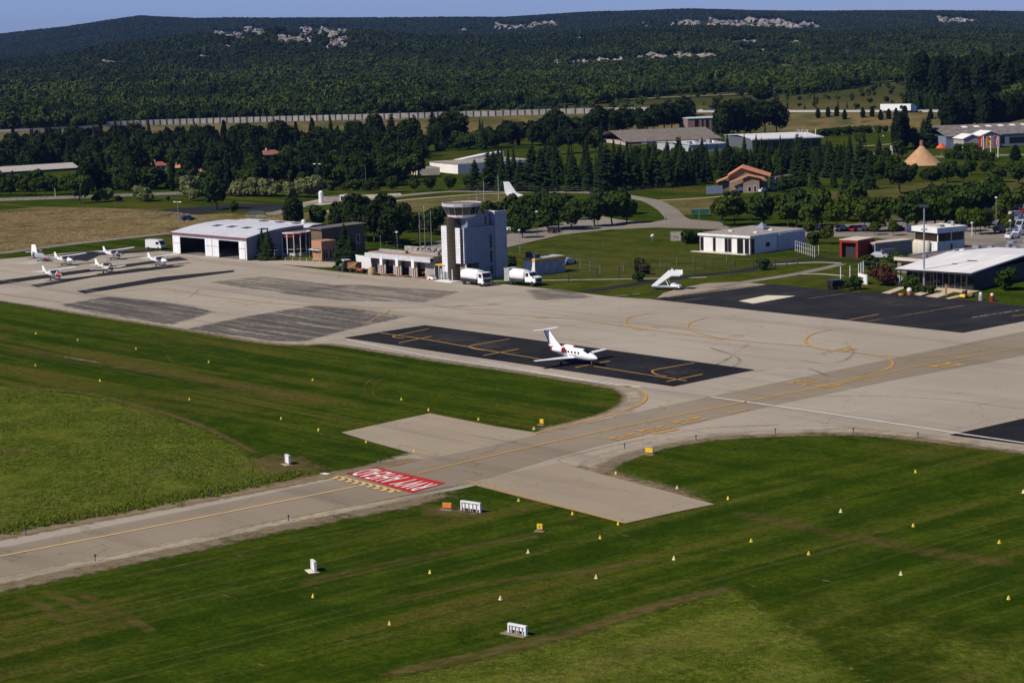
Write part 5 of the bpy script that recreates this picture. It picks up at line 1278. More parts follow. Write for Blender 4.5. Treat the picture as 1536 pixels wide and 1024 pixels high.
house('tiny orange roofed house deep among the trees', (302, 258), (312, 257.5), 243, MATS['peach_render'], TILE)
house('brown roofed house in the wood left of the lamp mast', (395, 245), (424, 243.5), 225, BROWN, M('brown_tiles', (.23, .10, .07), .9))
# conical hut
cn = thing('conical_hut', 'tan conical thatched roof with a small brick chimney', 'hut', G(1384, 247.5))
k_ = 3100 / G(1384, 247).y; rC = 33 / k_
MB().lathe([(rC * 1.0, .2), (rC * .8, 1.1), (rC * .45, (hgt(G(1384, 247), 221)) * .62), (rC * .15, hgt(G(1384, 247), 219) * .93), (.5, hgt(G(1384, 247), 217.5))], 28, mat=Matrix.Translation((-rC * .05, 0, 0))).build('roof', M('thatch', (.42, .25, .13), .95, var=.15, scale=.8), cn, smooth=True)
MB().lathe([(rC * .93, 0), (rC * .93, .3)], 24).build('wall', TAN, cn); MB().tube((-rC * .05, 0, hgt(G(1384, 247), 219)), (-rC * .05, 0, hgt(G(1384, 247), 210)), .75, .65, 10).build('chimney', M('brick_chimney', (.25, .10, .06), .9), cn)
# ------------------------------------------------------------------ aircraft and vehicles
ACW = M('aircraft_white', (.80, .80, .80), .3, var=.03, spec=.5)
COVER = M('red_cover', (.34, .02, .025), .7, var=.15)
TYRE_M = M('tyre_rubber', (.018, .018, .018), .85)
HUB = M('wheel_hub', (.45, .45, .46), .4, .5)
CARGL = M('car_glass', (.015, .018, .022), .06, spec=.6)
CHASSIS = M('chassis_black', (.025, .025, .027), .6)
LAMPM = M('lamp_glass', (.6, .6, .58), .15); TAILM = M('tail_lamp', (.35, .02, .02), .3)
def ell(x, cy, cz, ry, rz, n=16): return [(x, cy + ry * math.cos(2 * PI * i / n), cz + rz * math.sin(2 * PI * i / n)) for i in range(n)]
def surf(mb, stations):
    """flying surface: stations of (x_lead, y, z, chord, thickness)"""
    R = []
    for xl, y, z, c, th_ in stations:
        P = [(0, 0), (.08, .55), (.3, 1), (.7, .55), (1, .04), (.7, -.3), (.3, -.55), (.08, -.4)]
        R.append([(xl - c * a, y, z + th_ * .5 * b) for a, b in P])
    return mb.loft(R)
def vsurf(mb, stations):
    R = []
    for xl, z, c, th_ in stations:
        P = [(0, 0), (.08, .55), (.3, 1), (.7, .55), (1, .06), (.7, -.55), (.3, -1), (.08, -.55)]
        R.append([(xl - c * a, th_ * .5 * b, z) for a, b in P])
    return mb.loft(R)
def wheel(mb_parent, x, y, r, w_, parent):
    wl_ = MB().lathe([(r * .55, -w_ / 2), (r, -w_ / 2 * .8), (r, w_ / 2 * .8), (r * .55, w_ / 2)], 16, axis='y', mat=Matrix.Translation((x, y, r))).build('wheel', TYRE_M, parent, smooth=True)
    MB().lathe([(r * .54, -w_ / 2 * .9), (r * .54, w_ / 2 * .9)], 12, axis='y', mat=Matrix.Translation((x, y, r))).build('rim', HUB, wl_)
    return wl_
# --- business jet: nose along +x, origin under the wing
nose = G(893.5, 537.6, 1.3); hd = math.atan2(-1, 1)
wc = (G(912, 526, 1.15) + G(807, 544, 1.15)) / 2; span = (G(912, 526, 1.15) - G(807, 544, 1.15)).length
wdir = G(912, 526, 1.15) - G(807, 544, 1.15); hd = math.atan2(wdir.y, wdir.x) - PI / 2
fx = Vector((math.cos(hd), math.sin(hd), 0)); nl = (nose - wc).dot(fx); print('jet nose from wing centre', nl, 'span', span, math.degrees(hd))
tl = (G(834, 525.6, 1.9) - wc).dot(fx); print('tailcone', tl)
J = thing('business_jet', 'white business jet with red engine covers parked on the black asphalt stand', 'jet', (wc.x, wc.y, .08), hd)
XN = max(nl, 5.2); XT = min(tl, -4.8)
fus = [(XN, 1.30, .05, .05), (XN - .35, 1.33, .30, .28), (XN - 1.0, 1.40, .52, .50), (XN - 1.7, 1.50, .68, .68), (XN - 2.3, 1.62, .76, .82), (XN - 3.2, 1.66, .80, .86), (0, 1.66, .80, .86), (XT + 2.6, 1.72, .74, .78), (XT + 1.2, 1.86, .50, .50), (XT, 2.0, .14, .14)]
mb = MB(); mb.loft([ell(x, 0, z, ry, rz, 20) for x, z, ry, rz in fus]); mb.build('fuselage', ACW, J, smooth=True)
mb = MB(); mb.loft([ell(XN - 1.45, 0, 1.86, .44, .20, 14), ell(XN - 1.95, 0, 2.16, .64, .22, 14), ell(XN - 2.55, 0, 2.36, .56, .16, 14)]); mb.build('cockpit_window', GLASS, J, smooth=True)
for k in range(5):
    for s in (-1, 1): MB().box(XN - 3.5 - .72 * k, XN - 3.15 - .72 * k, s * .77 - .05, s * .77 + .05, 1.78, 2.06).build('cabin_window', GLASS, J)
for s in (-1, 1):
    surf(MB(), [(.9, s * .6, 1.05, 2.3, .30), (.35, s * 2.6, 1.12, 1.7, .22), (-.15, s * span / 2, 1.30, .95, .12)]).build('wing', ACW, J, smooth=True)
    en = MB().lathe([(.30, .05), (.40, .3), (.44, .9), (.42, 1.7), (.30, 2.3)], 16, axis='x', mat=Matrix.Translation((XT + 1.5, s * 1.22, 2.15)) ).build('engine', ACW, J, smooth=True)
    MB().lathe([(.43, 2.31), (.43, 2.45), (.1, 2.6)], 14, axis='x', mat=Matrix.Translation((XT + 1.5, s * 1.22, 2.15))).build('engine_cover', COVER, en); MB().lathe([(.40, -.12), (.40, .2)], 14, axis='x', mat=Matrix.Translation((XT + 1.5, s * 1.22, 2.15))).build('engine_cover', COVER, en)
    surf(MB(), [(XT + .3, s * .6, 2.15, .9, .2), (XT + .9, s * .85, 2.15, .9, .2)]).build('pylon', ACW, J) if False else None
    MB().tube((-.7, s * 1.9, .3), (-.6, s * 1.8, 1.05), .07, n=6).build('landing_gear_leg', STEEL, J); wheel(None, -.75, s * 1.9, .28, .2, J)
fn = vsurf(MB(), [(XT + 2.3, 2.25, 2.9, .22), (XT + .9, 3.3, 1.9, .18), (XT - .6, 4.75, 1.25, .14)]).build('fin', ACW, J, smooth=True)
vsurf(MB(), [(XT - .2, 2.6, .42, .16), (XT - 1.55, 4.7, .34, .15)]).build('rudder', M('tail_blue', (.10, .20, .36), .4), fn)
tp = MB()
for s in (-1, 1): surf(tp, [(XT - .45, 0, 4.78, 1.25, .14), (XT - .95, s * span * .165, 4.84, .7, .08)])
tp.build('tailplane', ACW, J, smooth=True)
MB().tube((XN - 1.3, 0, .2), (XN - 1.25, 0, 1.0), .06, n=6).build('landing_gear_leg', STEEL, J); wheel(None, XN - 1.35, 0, .2, .14, J)
for k in range(6): MB().box(XN - 4.2 + .27 * k - 1.1, XN - 4.05 + .27 * k - 1.1, -.80, -.74, 1.40, 1.62).build('registration_mark', M('grey_letters', (.26, .25, .32), .5), J)
# --- light aircraft
def light_plane(label, px, py, hd, high=True, nose=ACW, body=ACW, span=10.6, dark=DKFRAME, group=None):
    e = thing('light_aircraft', label, 'light aircraft', G(px, py) + Vector((0, 0, .08)), hd, group); e.scale = (1.0,) * 3
    zw = 2.15 if high else .95
    st = [(2.35, 1.15, .22, .25), (2.0, 1.17, .42, .42), (1.1, 1.22, .54, .50), (.5, 1.40, .56, .70), (-.8, 1.42, .54, .72), (-1.7, 1.32, .42, .5), (-3.2, 1.28, .22, .28), (-4.6, 1.35, .06, .12)]
    MB().loft([ell(x, 0, z, a, b_, 14) for x, z, a, b_ in st]).build('fuselage', body, e, smooth=True)
    MB().loft([ell(2.38, 0, 1.15, .20, .22, 14), ell(2.02, 0, 1.17, .44, .44, 14), ell(1.15, 0, 1.22, .555, .515, 14)]).build('engine_cowling', nose, e, smooth=True)
    MB().loft([[(1.05, -.5, 1.62), (1.05, .5, 1.62), (.62, .46, 2.09), (.62, -.46, 2.09)], [(.5, -.57, 1.5), (.5, .57, 1.5), (-.9, .5, 2.12), (-.9, -.5, 2.12)]]).build('windscreen', GLASS, e)
    for s in (-1, 1): MB().box(-.9, .45, s * .55 - .03, s * .55 + .03, 1.5, 1.95).build('side_window', GLASS, e)
    mb = MB()
    for s in (-1, 1): surf(mb, [(.75, 0, zw, 1.5, .2), (.75, s * span * .28, zw + .05, 1.5, .2), (.55, s * span * .5, zw + .18, 1.05, .12)])
    mb.build('wing', ACW if high or True else body, e, smooth=True)
    vsurf(MB(), [(-3.1, 1.5, 1.7, .14), (-3.9, 2.0, 1.0, .12), (-4.35, 2.75, .65, .08)]).build('fin', ACW, e, smooth=True)
    mb = MB()
    for s in (-1, 1): surf(mb, [(-3.75, 0, 1.5, 1.0, .1), (-3.95, s * 1.65, 1.5, .7, .07)])
    mb.build('tailplane', ACW, e, smooth=True)
    if high:
        for s in (-1, 1): MB().tube((.3, s * .5, 1.0), (.3, s * 2.4, zw), .05, n=5).build('wing_strut', ACW, e)
    for s in (-1, 1):
        MB().tube((.0, s * .4, .95), (-.1, s * 1.1, .22), .05, n=5).build('landing_gear_leg', ACW, e); wheel(None, -.1, s * 1.15, .22, .16, e)
    MB().tube((1.7, 0, .85), (1.8, 0, .2), .045, n=5).build('landing_gear_leg', STEEL, e); wheel(None, 1.8, 0, .18, .14, e)
    pr = MB().lathe([(.16, 2.34), (.10, 2.52), (.01, 2.62)], 10, axis='x', mat=Matrix.Translation((0, 0, 1.15))).build('spinner', ACW, e, smooth=True)
    MB().box(2.42, 2.46, -.95, .95, 1.08, 1.22).build('propeller', DKFRAME, pr)
    return e
GA = 'light aircraft parked on the strips'; ha = A1 + .05
RN = M('red_nose', (.36, .025, .02), .4); BK = M('dark_nose', (.05, .045, .05), .5)
light_plane('white high wing aircraft with a red nose, nearest the grass', 83, 420, ha, True, RN, group=GA)
light_plane('all white high wing aircraft in the middle of the first strip', 100, 398, ha, True, ACW, group=GA)
light_plane('white high wing aircraft with a dark and red nose on the first strip', 173, 389, ha, True, BK, group=GA)
light_plane('low wing aircraft with a dark canopy in the middle of the second strip', 162, 409, ha, False, BK, M('cream_paint', (.55, .52, .45), .4), 9.0, group=GA)
light_plane('white high wing aircraft nearest the hangar door', 241, 399, ha, True, ACW, group=GA)
# folded / stripped aircraft on the pale square
e = thing('light_aircraft', 'aircraft with a grey covered fuselage and a red nose on the pale square, furthest left', 'light aircraft', G(62, 392), A1 + .2, GA)
MB().loft([ell(x, 0, z, a, b_, 12) for x, z, a, b_ in [(2.6, .9, .1, .12), (1.6, 1.0, .42, .45), (.4, 1.3, .62, .75), (-1.2, 1.3, .6, .7), (-3.2, 1.3, .2, .3)]]).build('fuselage', M('grey_cover', (.26, .29, .31), .8), e, smooth=True)
MB().loft([ell(2.65, 0, .9, .1, .12, 12), ell(1.5, 0, 1.0, .45, .48, 12)]).build('engine_cowling', RN, e, smooth=True)
vsurf(MB(), [(-1.2, 1.6, 2.2, .22), (-1.7, 3.9, 1.4, .12)]).build('fin', ACW, e, smooth=True); surf(surf(MB(), [(-2.0, 0, 2.2, 1.2, .2), (-2.1, -2.2, 2.3, .9, .12)]), [(-2.0, 0, 2.2, 1.2, .2), (-2.1, 2.2, 2.3, .9, .12)]).build('tailplane', ACW, e, smooth=True)
for s in (-1, 1): MB().tube((.3, s * .4, .9), (.2, s * 1.0, .2), .05, n=5).build('landing_gear_leg', ACW, e); wheel(None, .2, s * 1.05, .22, .16, e)
wheel(None, 1.7, 0, .18, .14, e); MB().tube((1.6, 0, .8), (1.7, 0, .2), .05, n=5).build('landing_gear_leg', STEEL, e)
# displayed jet half hidden behind the car park trees
pA = G(789, 315); e = thing('display_jet', 'white jet with a tall swept tail half hidden behind the car park trees', 'jet', pA, math.radians(-6))
zt_ = hgt(pA, 272)
MB().loft([ell(x, 0, z, a, b_, 16) for x, z, a, b_ in [(12.0, 2.3, .1, .1), (11.2, 2.4, .7, .7), (9.5, 2.6, 1.05, 1.1), (0, 2.7, 1.1, 1.15), (-3, 3.0, .7, .8), (-5.5, 3.4, .2, .25)]]).build('fuselage', ACW, e, smooth=True)
vsurf(MB(), [(1.2, 3.6, 6.0, .3), (-2.6, 5.0, 3.3, .26), (-4.6, zt_, 1.7, .2)]).build('fin', ACW, e, smooth=True)
mb = MB()
for s in (-1, 1): surf(mb, [(-3.2, 0, 4.2, 2, .2), (-4.6, s * 3.0, 4.3, 1.0, .1)])
mb.build('tailplane', ACW, e, smooth=True)
mb = MB()
for s in (-1, 1): surf(mb, [(6.0, s * .5, 2.0, 3.2, .35), (3.5, s * 7.5, 2.4, 1.2, .15)])
mb.build('wing', ACW, e, smooth=True)
for s in (-1, 1): MB().lathe([(.4, 0), (.55, .4), (.5, 2), (.35, 2.6)], 12, axis='x', mat=Matrix.Translation((-2.5, s * 1.6, 3.2))).build('engine', ACW, e, smooth=True)
for x, y in ((8.5, 0), (2.5, 1.8), (2.5, -1.8)): MB().tube((x, y, .3), (x, y, 2), .1, n=6).build('landing_gear_leg', STEEL, e); wheel(None, x, y, .4, .3, e)

# --- road vehicles (nose along +x)
def car(label, px, py, hd, paint, kind='hatch', group=None, z=.07, cat='car'):
    e = thing('parked_car' if cat == 'car' else cat, label, cat, G(px, py) + Vector((0, 0, z)), hd, group)
    if kind == 'van':
        L2, Wd, low, top = 2.6, .98, 1.1, 2.35
        prof = [(2.6, .35), (2.6, .95), (2.45, 1.15), (1.75, 2.15), (1.45, 2.35), (-2.55, 2.38), (-2.6, .4)]
    elif kind == 'suv':
        L2, Wd, low, top = 2.2, .92, .95, 1.7; prof = [(2.2, .35), (2.18, .85), (1.1, 1.02), (.55, 1.62), (-1.9, 1.68), (-2.2, 1.0), (-2.2, .35)]
    else:
        L2, Wd, low, top = 2.05, .86, .85, 1.45; prof = [(2.05, .32), (2.03, .68), (1.0, .90), (.35, 1.40), (-1.1, 1.44), (-1.85, .98), (-2.05, .9), (-2.05, .32)]
    n = len(prof); R = []
    for y, ins in ((-Wd, 1), (-Wd * .98, 0), (Wd * .98, 0), (Wd, 1)):
        R.append([(x, y * (.88 if zz > low + .15 and kind != 'van' else 1), zz) for x, zz in prof])
    MB().loft(R).build('body', paint, e, bevel=.05)
    if kind == 'van':
        gl = MB().add([(2.40, -.8, 1.24), (2.40, .8, 1.24), (1.80, .74, 2.12), (1.80, -.74, 2.12), (2.46, -.8, 1.20), (2.46, .8, 1.20), (1.83, .74, 2.14), (1.83, -.74, 2.14)], [(4, 5, 6, 7), (0, 3, 2, 1), (0, 1, 5, 4), (1, 2, 6, 5), (2, 3, 7, 6), (3, 0, 4, 7)]); gl.build('windscreen', CARGL, e)
        for s in (-1, 1): MB().box(.9, 1.9, s * .985 - .02, s * .985 + .02, 1.25, 1.9).build('side_window', CARGL, e)
    else:
        x0 = prof[2][0]; xr = prof[-3][0] if kind != 'suv' else -2.2
        g_ = MB(); wz = top - .08
        for s in (-1, 1): g_.add([(x0 * .72, s * Wd * .90, low + .10), (-1.75, s * Wd * .90, low + .12), (-1.35, s * Wd * .86 + s * .03, wz), (.28, s * Wd * .86 + s * .03, wz)], [(0, 1, 2, 3)])
        g_.build('side_window', CARGL, e)
        MB().add([(prof[2][0] - .12, -.66, prof[2][1] + .09), (prof[2][0] - .12, .66, prof[2][1] + .09), (prof[3][0] + .05, .6, prof[3][1] - .02), (prof[3][0] + .05, -.6, prof[3][1] - .02), (prof[2][0] - .2, -.66, prof[2][1] - .02), (prof[2][0] - .2, .66, prof[2][1] - .02), (prof[3][0] - .03, .6, prof[3][1] - .1), (prof[3][0] - .03, -.6, prof[3][1] - .1)], [(0, 1, 2, 3), (7, 6, 5, 4), (0, 4, 5, 1), (1, 5, 6, 2), (2, 6, 7, 3), (3, 7, 4, 0)]).build('windscreen', CARGL, e)
        if kind == 'hatch': MB().add([(-1.18, -.58, 1.42), (-1.18, .58, 1.42), (-1.80, .62, 1.06), (-1.80, -.62, 1.06), (-1.1, -.58, 1.30), (-1.1, .58, 1.30), (-1.7, .62, 1.0), (-1.7, -.62, 1.0)], [(0, 1, 2, 3), (4, 7, 6, 5), (0, 3, 7, 4), (1, 5, 6, 2), (2, 6, 7, 3), (0, 4, 5, 1)]).build('rear_window', CARGL, e)
    for s in (-1, 1):
        MB().box(L2 - .1, L2 + .02, s * Wd * .7 - .15, s * Wd * .7 + .15, .58, .75).build('headlight', LAMPM, e); MB().box(-L2 - .02, -L2 + .1, s * Wd * .75 - .12, s * Wd * .75 + .12, .65, .88).build('tail_light', TAILM, e)
        for x in (L2 * .62, -L2 * .62): wheel(None, x, s * (Wd - .08), .33, .22, e)
    return e
PC = {k: M('car_' + k, v, .25, .1, var=.03, spec=.6) for k, v in dict(white=(.75, .75, .75), silver=(.42, .43, .45), grey=(.16, .165, .17), black=(.015, .015, .017), blue=(.03, .06, .16), red=(.30, .02, .02), green=(.02, .07, .06), pale=(.33, .40, .46)).items()}
car('white panel van parked at the corner of the hangar', 234, 374, A1 + .25, PC['white'], 'van', cat='van')
car('dark green estate car parked on the edge of the black apron', 1257, 432.5, A1 + 1.4, PC['black'], 'suv')
car('silver hatchback half hidden by the round bush beside the grey annex', 1321, 388, A1 + .2, PC['silver'])
car('pale car parked behind the low grey block', 853, 396.5, A2 + .1, PC['silver'])
car('black car in the shade of the trees right of the tower', 831, 349, A2 + .3, PC['black'])
car('white car under the trees close to the tower', 768, 346, A2 + .3, PC['white'])
car('dark blue car parked behind the hangar roof', 282, 330.5, A1 + 1.4, PC['blue'])
car('white van by the pale cabin at the terracotta house', 1118, 288.5, A1 + .6, PC['white'], 'suv'); car('pale car behind the terracotta house shrubs', 1143, 288.5, A1 + 1.8, PC['white'])
# cars glimpsed in the car park on the right
kinds = [('white', 1225, 345.5), ('red', 1243, 345), ('white', 1262, 346), ('red', 1283, 347), ('white', 1294, 346.5), ('silver', 1320, 340)]
for k, (c_, px, py) in enumerate(kinds):
    car(['white car behind the low trees, leftmost of the far row', 'red car parked right of the leftmost white car', 'white car parked behind the red portal roof', 'red car behind the red portal roof', 'white car next to the red one behind the portal', 'silver car behind the grey annex'][k], px, py, A2 + .1, PC[c_], group='cars behind the bungalow trees')
crs = [('blue', 1478, 331, 'suv'), ('white', 1488, 338, 'hatch'), ('blue', 1508, 341, 'suv'), ('pale', 1515, 347, 'hatch'), ('white', 1530, 353, 'hatch'), ('silver', 1524, 326, 'suv'), ('green', 1522, 314, 'van'), ('grey', 1530, 335, 'suv'), ('silver', 1497, 313, 'hatch'), ('red', 1507, 334, 'hatch'), ('white', 1455, 331, 'hatch'), ('pale', 1536, 344, 'van'), ('grey', 1519, 332, 'hatch')]
names = ['dark blue car left of the lamp post in the right hand car park', 'white car at the front edge of the right hand car park', 'dark blue car beside the white car at the car park edge', 'pale blue car in the front row of the car park', 'white car by the terminal roof at the right edge', 'silver car under the green van in the car park', 'tall green van at the back of the right hand car park', 'grey car between silver and pale vehicles at the right edge', 'silver car near the back trees of the car park', 'small red car behind the dark blue cars', 'white car in tree shade at the left of the car park', 'pale van at the right edge of the picture', 'dark grey car in the middle of the car park']
for (c_, px, py, kd), nm in zip(crs, names): car(nm, px, py, A2 + rnd.choice([0, .15, PI]), PC[c_], kd, 'cars in the right hand car park')
more = [('silver', 1404, 346, 'hatch', 'silver car under the trees left of the lounge roof'), ('grey', 1425, 344, 'suv', 'dark grey car under the trees behind the lounge'), ('white', 1440, 341, 'hatch', 'white car between the trees behind the lounge'), ('black', 1347, 347, 'hatch', 'black car under the trees behind the grey annex'), ('blue', 1372, 348, 'suv', 'blue car in the shade behind the grey annex'), ('black', 1466, 340, 'hatch', 'black car at the left edge of the right hand lot'), ('silver', 1490, 325, 'hatch', 'silver car in the middle row of the right hand lot'), ('pale', 1475, 322, 'van', 'pale van at the back left of the right hand lot'), ('blue', 1511, 322, 'hatch', 'blue car behind the small red car'), ('black', 1502, 348, 'suv', 'black car in the front row by the lamp post'), ('red', 1534, 322, 'hatch', 'red car at the right edge, back row'), ('white', 1519, 358, 'hatch', 'white car nearest the terminal roof')]
for c_, px, py, kd, nm in more: car(nm, px, py, A2 + rnd.choice([0, .1, PI]), PC[c_], kd, 'cars in the right hand car park')
# --- refuelling tankers
def tanker(label, px, py, hd, bonnet=False, L=7.6):
    e = thing('fuel_tanker', label, 'tanker truck', G(px, py) + Vector((0, 0, .05)), hd, 'fuel tankers on the apron')
    hb = L / 2; cx = hb - (1.75 if not bonnet else 2.9)
    MB().box(-hb, hb - .3, -.95, .95, .55, .95).build('chassis', CHASSIS, e)
    def seg(x, k): return [(x, 1.18 * k * math.copysign(abs(math.cos(a)) ** .6, math.cos(a)), 2.05 + .98 * k * math.copysign(abs(math.sin(a)) ** .6, math.sin(a))) for a in [2 * PI * i / 20 for i in range(20)]]
    tk = MB().loft([seg(-hb, .82), seg(-hb + .25, .97), seg(-hb + .5, 1), seg(cx - .7, 1), seg(cx - .45, .97), seg(cx - .3, .82)]).build('tank', ACW, e, smooth=True)
    MB().box(-hb + .8, cx - 1.0, -.35, .35, 3.02, 3.16).build('walkway', WHMETAL, tk); MB().lathe([(.32, 0), (.32, .16), (.2, .2)], 10, mat=Matrix.Translation((-hb * .3, 0, 3.12))).build('hatch', HUB, tk)
    MB().box(-hb + .1, cx - .4, -1.15, -.55, .75, 1.2).box(-hb + .1, cx - .4, .55, 1.15, .75, 1.2).build('equipment_locker', CHASSIS if not bonnet else M('dark_green_skirt', (.03, .045, .045), .5), e)
    if bonnet:
        pr = [(cx, .75), (cx, 2.75), (cx + 1.0, 2.8), (cx + 1.55, 1.95), (cx + 2.75, 1.75), (cx + 2.9, .75)]
        MB().extrude_y(pr, -1.1, 1.1).build('cab', ACW, e, bevel=.06)
        MB().add([(cx + 1.06, -.95, 2.7), (cx + 1.06, .95, 2.7), (cx + 1.58, .98, 2.0), (cx + 1.58, -.98, 2.0), (cx + 1.0, -.95, 2.6), (cx + 1.0, .95, 2.6), (cx + 1.5, .98, 1.9), (cx + 1.5, -.98, 1.9)], [(0, 3, 2, 1), (4, 5, 6, 7), (0, 1, 5, 4), (1, 2, 6, 5), (2, 3, 7, 6), (3, 0, 4, 7)]).build('windscreen', CARGL, e)
        for s in (-1, 1): MB().box(cx + .25, cx + 1.05, s * 1.11 - .02, s * 1.11 + .02, 1.85, 2.6).build('side_window', CARGL, e)
        MB().box(cx + 2.86, cx + 2.95, -.75, .75, .85, 1.55).build('grille', DKFRAME, e); xf = cx + 2.0
        for s in (-1, 1): MB().box(cx + 2.86, cx + 2.96, s * .92 - .14, s * .92 + .14, 1.1, 1.4).build('headlight', LAMPM, e)
        MB().box(-hb - .5, -hb + .9, -1.22, 1.22, .7, 3.1).box(-hb - .6, -hb + 1.0, -1.26, 1.26, 3.1, 3.25).build('rear_cabinet', M('grey_cabinet', (.33, .35, .35), .6), e)
    else:
        MB().extrude_y([(cx, .6), (cx, 2.75), (cx + 1.35, 2.75), (cx + 1.7, 1.75), (cx + 1.75, .5), (cx + .9, .5)], -1.15, 1.15).build('cab', ACW, e, bevel=.06)
        MB().add([(cx + 1.40, -1.0, 2.68), (cx + 1.40, 1.0, 2.68), (cx + 1.735, 1.02, 1.75), (cx + 1.735, -1.02, 1.75), (cx + 1.3, -1.0, 2.6), (cx + 1.3, 1.0, 2.6), (cx + 1.6, 1.02, 1.7), (cx + 1.6, -1.02, 1.7)], [(0, 3, 2, 1), (4, 5, 6, 7), (0, 1, 5, 4), (1, 2, 6, 5), (2, 3, 7, 6), (3, 0, 4, 7)]).build('windscreen', CARGL, e)
        for s in (-1, 1): MB().box(cx + .35, cx + 1.2, s * 1.16 - .02, s * 1.16 + .02, 1.75, 2.5).build('side_window', CARGL, e)
        MB().box(cx + 1.70, cx + 1.80, -1.0, 1.0, .75, 1.5).build('grille', DKFRAME, e); MB().box(cx + 1.65, cx + 1.85, -1.15, 1.15, .4, .72).build('bumper', GREY, e); xf = cx + .85
        for s in (-1, 1): MB().box(cx + 1.74, cx + 1.86, s * .9 - .16, s * .9 + .16, .76, .98).build('headlight', LAMPM, e)
    for s in (-1, 1):
        MB().tube((xf + .4, s * 1.25, 1.75), (xf + .4, s * 1.25, 2.35), .1, n=6).build('mirror', DKFRAME, e)
        for x in (xf, -hb + 1.2, ): wheel(None, x, s * .98, .5, .34, e)
    return e
tanker('white cab over fuel tanker parked right in front of the control tower', 714, 427.5, A1 - .06)
tanker('white bonneted fuel truck with a grey rear cabinet in front of the low grey block', 787, 427.5, A1 + .06, True, 8.0)
# --- mobile passenger stairs (nose towards +x)
e = thing('passenger_stairs', 'white mobile passenger stairs parked on the grass beside the black apron', 'boarding stairs', G(1001, 434.5), A1 + .45); e.scale = (.88, .9, .82)
MB().box(-3.2, 2.6, -.95, .95, .45, .85).build('chassis', M('stairs_chassis', (.06, .065, .075), .6), e); MB().box(-3.3, 2.6, -1.0, 1.0, .86, 1.0).build('deck', ACW, e)
sp_ = [(-3.3, 1.0), (-2.2, 1.0), (1.4, 3.55), (3.2, 3.55), (3.2, 3.75), (1.1, 3.75)]
for s in (-1, 1): MB().extrude_y([(-3.4, 1.0), (-2.1, 1.0), (1.3, 3.5), (1.5, 3.6), (1.2, 4.75), (.7, 4.75)], s * 1.0 - .05, s * 1.0 + .05).build('side_panel', ACW, e)
stp = MB()
for k in range(12): stp.box(-2.9 + .34 * k, -2.5 + .34 * k, -.94, .94, 1.1 + .21 * k, 1.18 + .21 * k)
stp.build('steps', STEEL, e); MB().box(1.3, 3.3, -1.1, 1.1, 3.45, 3.6).build('platform', ACW, e)
for s in (-1, 1): MB().box(1.5, 3.25, s * 1.08 - .04, s * 1.08 + .04, 3.7, 4.65).build('guard_panel', ACW, e)
hp = MB(); prev = None
for k in range(9):
    a = PI * k / 8; q = (1.2 + .0 * k, -1.0 + 2.0 * k / 8, 4.0 + 1.2 * math.sin(a))
    if prev: hp.tube(prev, q, .05, n=5)
    prev = q
hp.build('hoop', WHMETAL, e)
MB().tube((.6, -.8, 1.0), (-.1, -.8, 2.6), .1, n=6).tube((.6, .8, 1.0), (-.1, .8, 2.6), .1, n=6).build('brace', ACW, e)
MB().extrude_y([(1.0, .6), (1.0, 1.5), (1.6, 1.75), (2.3, 1.3), (3.0, 1.15), (3.1, .55)], -.85, .85).build('cab', ACW, e, bevel=.06); MB().box(1.2, 2.2, .2, .95, 1.4, 1.9).build('windscreen', M('blue_glass', (.04, .08, .15), .1), e)
for s in (-1, 1):
    for x in (2.2, -2.6): wheel(None, x, s * .85, .36, .25, e)
    MB().box(3.02, 3.14, s * .55 - .12, s * .55 + .12, .8, 1.0).build('headlight', LAMPM, e)
# --- tractor, trailer, mower by the white fence
e = thing('tractor', 'green tractor with white roof and front loader parked by the white fence', 'tractor', G(518, 407), A1 + 2.9)
TG = M('tractor_green', (.03, .11, .06), .5); TY = M('tractor_yellow', (.5, .35, .03), .5)
MB().box(0, 2.2, -.45, .45, .8, 1.5).build('bonnet', TG, e, bevel=.06); MB().box(-1.3, 0, -.7, .7, .9, 1.4).build('body', TG, e)
MB().box(-1.2, -.05, -.7, .7, 1.4, 2.5).build('cab_glass', GLASS, e); MB().box(-1.35, .1, -.8, .8, 2.5, 2.65).build('roof', ACW, e)
for s in (-1, 1):
    wheel(None, -.8, s * .95, .8, .4, e); wheel(None, 1.7, s * .8, .5, .3, e)
    MB().tube((.4, s * .55, 1.5), (2.6, s * .55, .7), .08, n=5).build('loader_arm', TY, e)
MB().box(2.6, 3.1, -.9, .9, .2, .9).build('loader_bucket', DKSTEEL, e)
e = thing('farm_trailer', 'brown trailer with a yellow frame behind the green tractor', 'trailer', G(531, 407.5), A1 + .1)
MB().box(-1.5, 1.5, -.9, .9, .8, 2.1).build('box', M('rust_brown', (.20, .09, .06), .8), e); MB().tube((-1.8, -.9, .5), (1.9, -.9, 2.0), .1, n=5).tube((1.5, 0, .7), (2.6, 0, .6), .08, n=5).build('frame', TY, e)
for s in (-1, 1): wheel(None, -.2, s * .9, .45, .3, e)
e = thing('ride_on_mower', 'orange ride on mower right of the brown trailer', 'mower', G(541, 409), A1 + .3)
OR = M('mower_orange', (.42, .09, .03), .6); MB().box(-.9, .9, -.5, .5, .4, .95).build('body', OR, e, bevel=.06); MB().box(-.7, -.2, -.3, .3, .95, 1.5).build('seat', DKFRAME, e); MB().tube((.3, 0, .9), (.1, 0, 1.5), .05, n=5).build('steering_column', DKFRAME, e)
for s in (-1, 1):
    for x in (.65, -.6): wheel(None, x, s * .55, .36, .25, e)
e = thing('rescue_boat', 'yellow inflatable boat stored on a trailer beside the fire station', 'boat', G(640, 414), A1 - .6)
hl = MB()
for s in (-1, 1): hl.loft([ell(x, s * y, z, .28, .28, 10) for x, y, z in ((-1.6, .7, .8), (.6, .7, .8), (1.4, .35, .95), (1.75, .05, 1.05))])
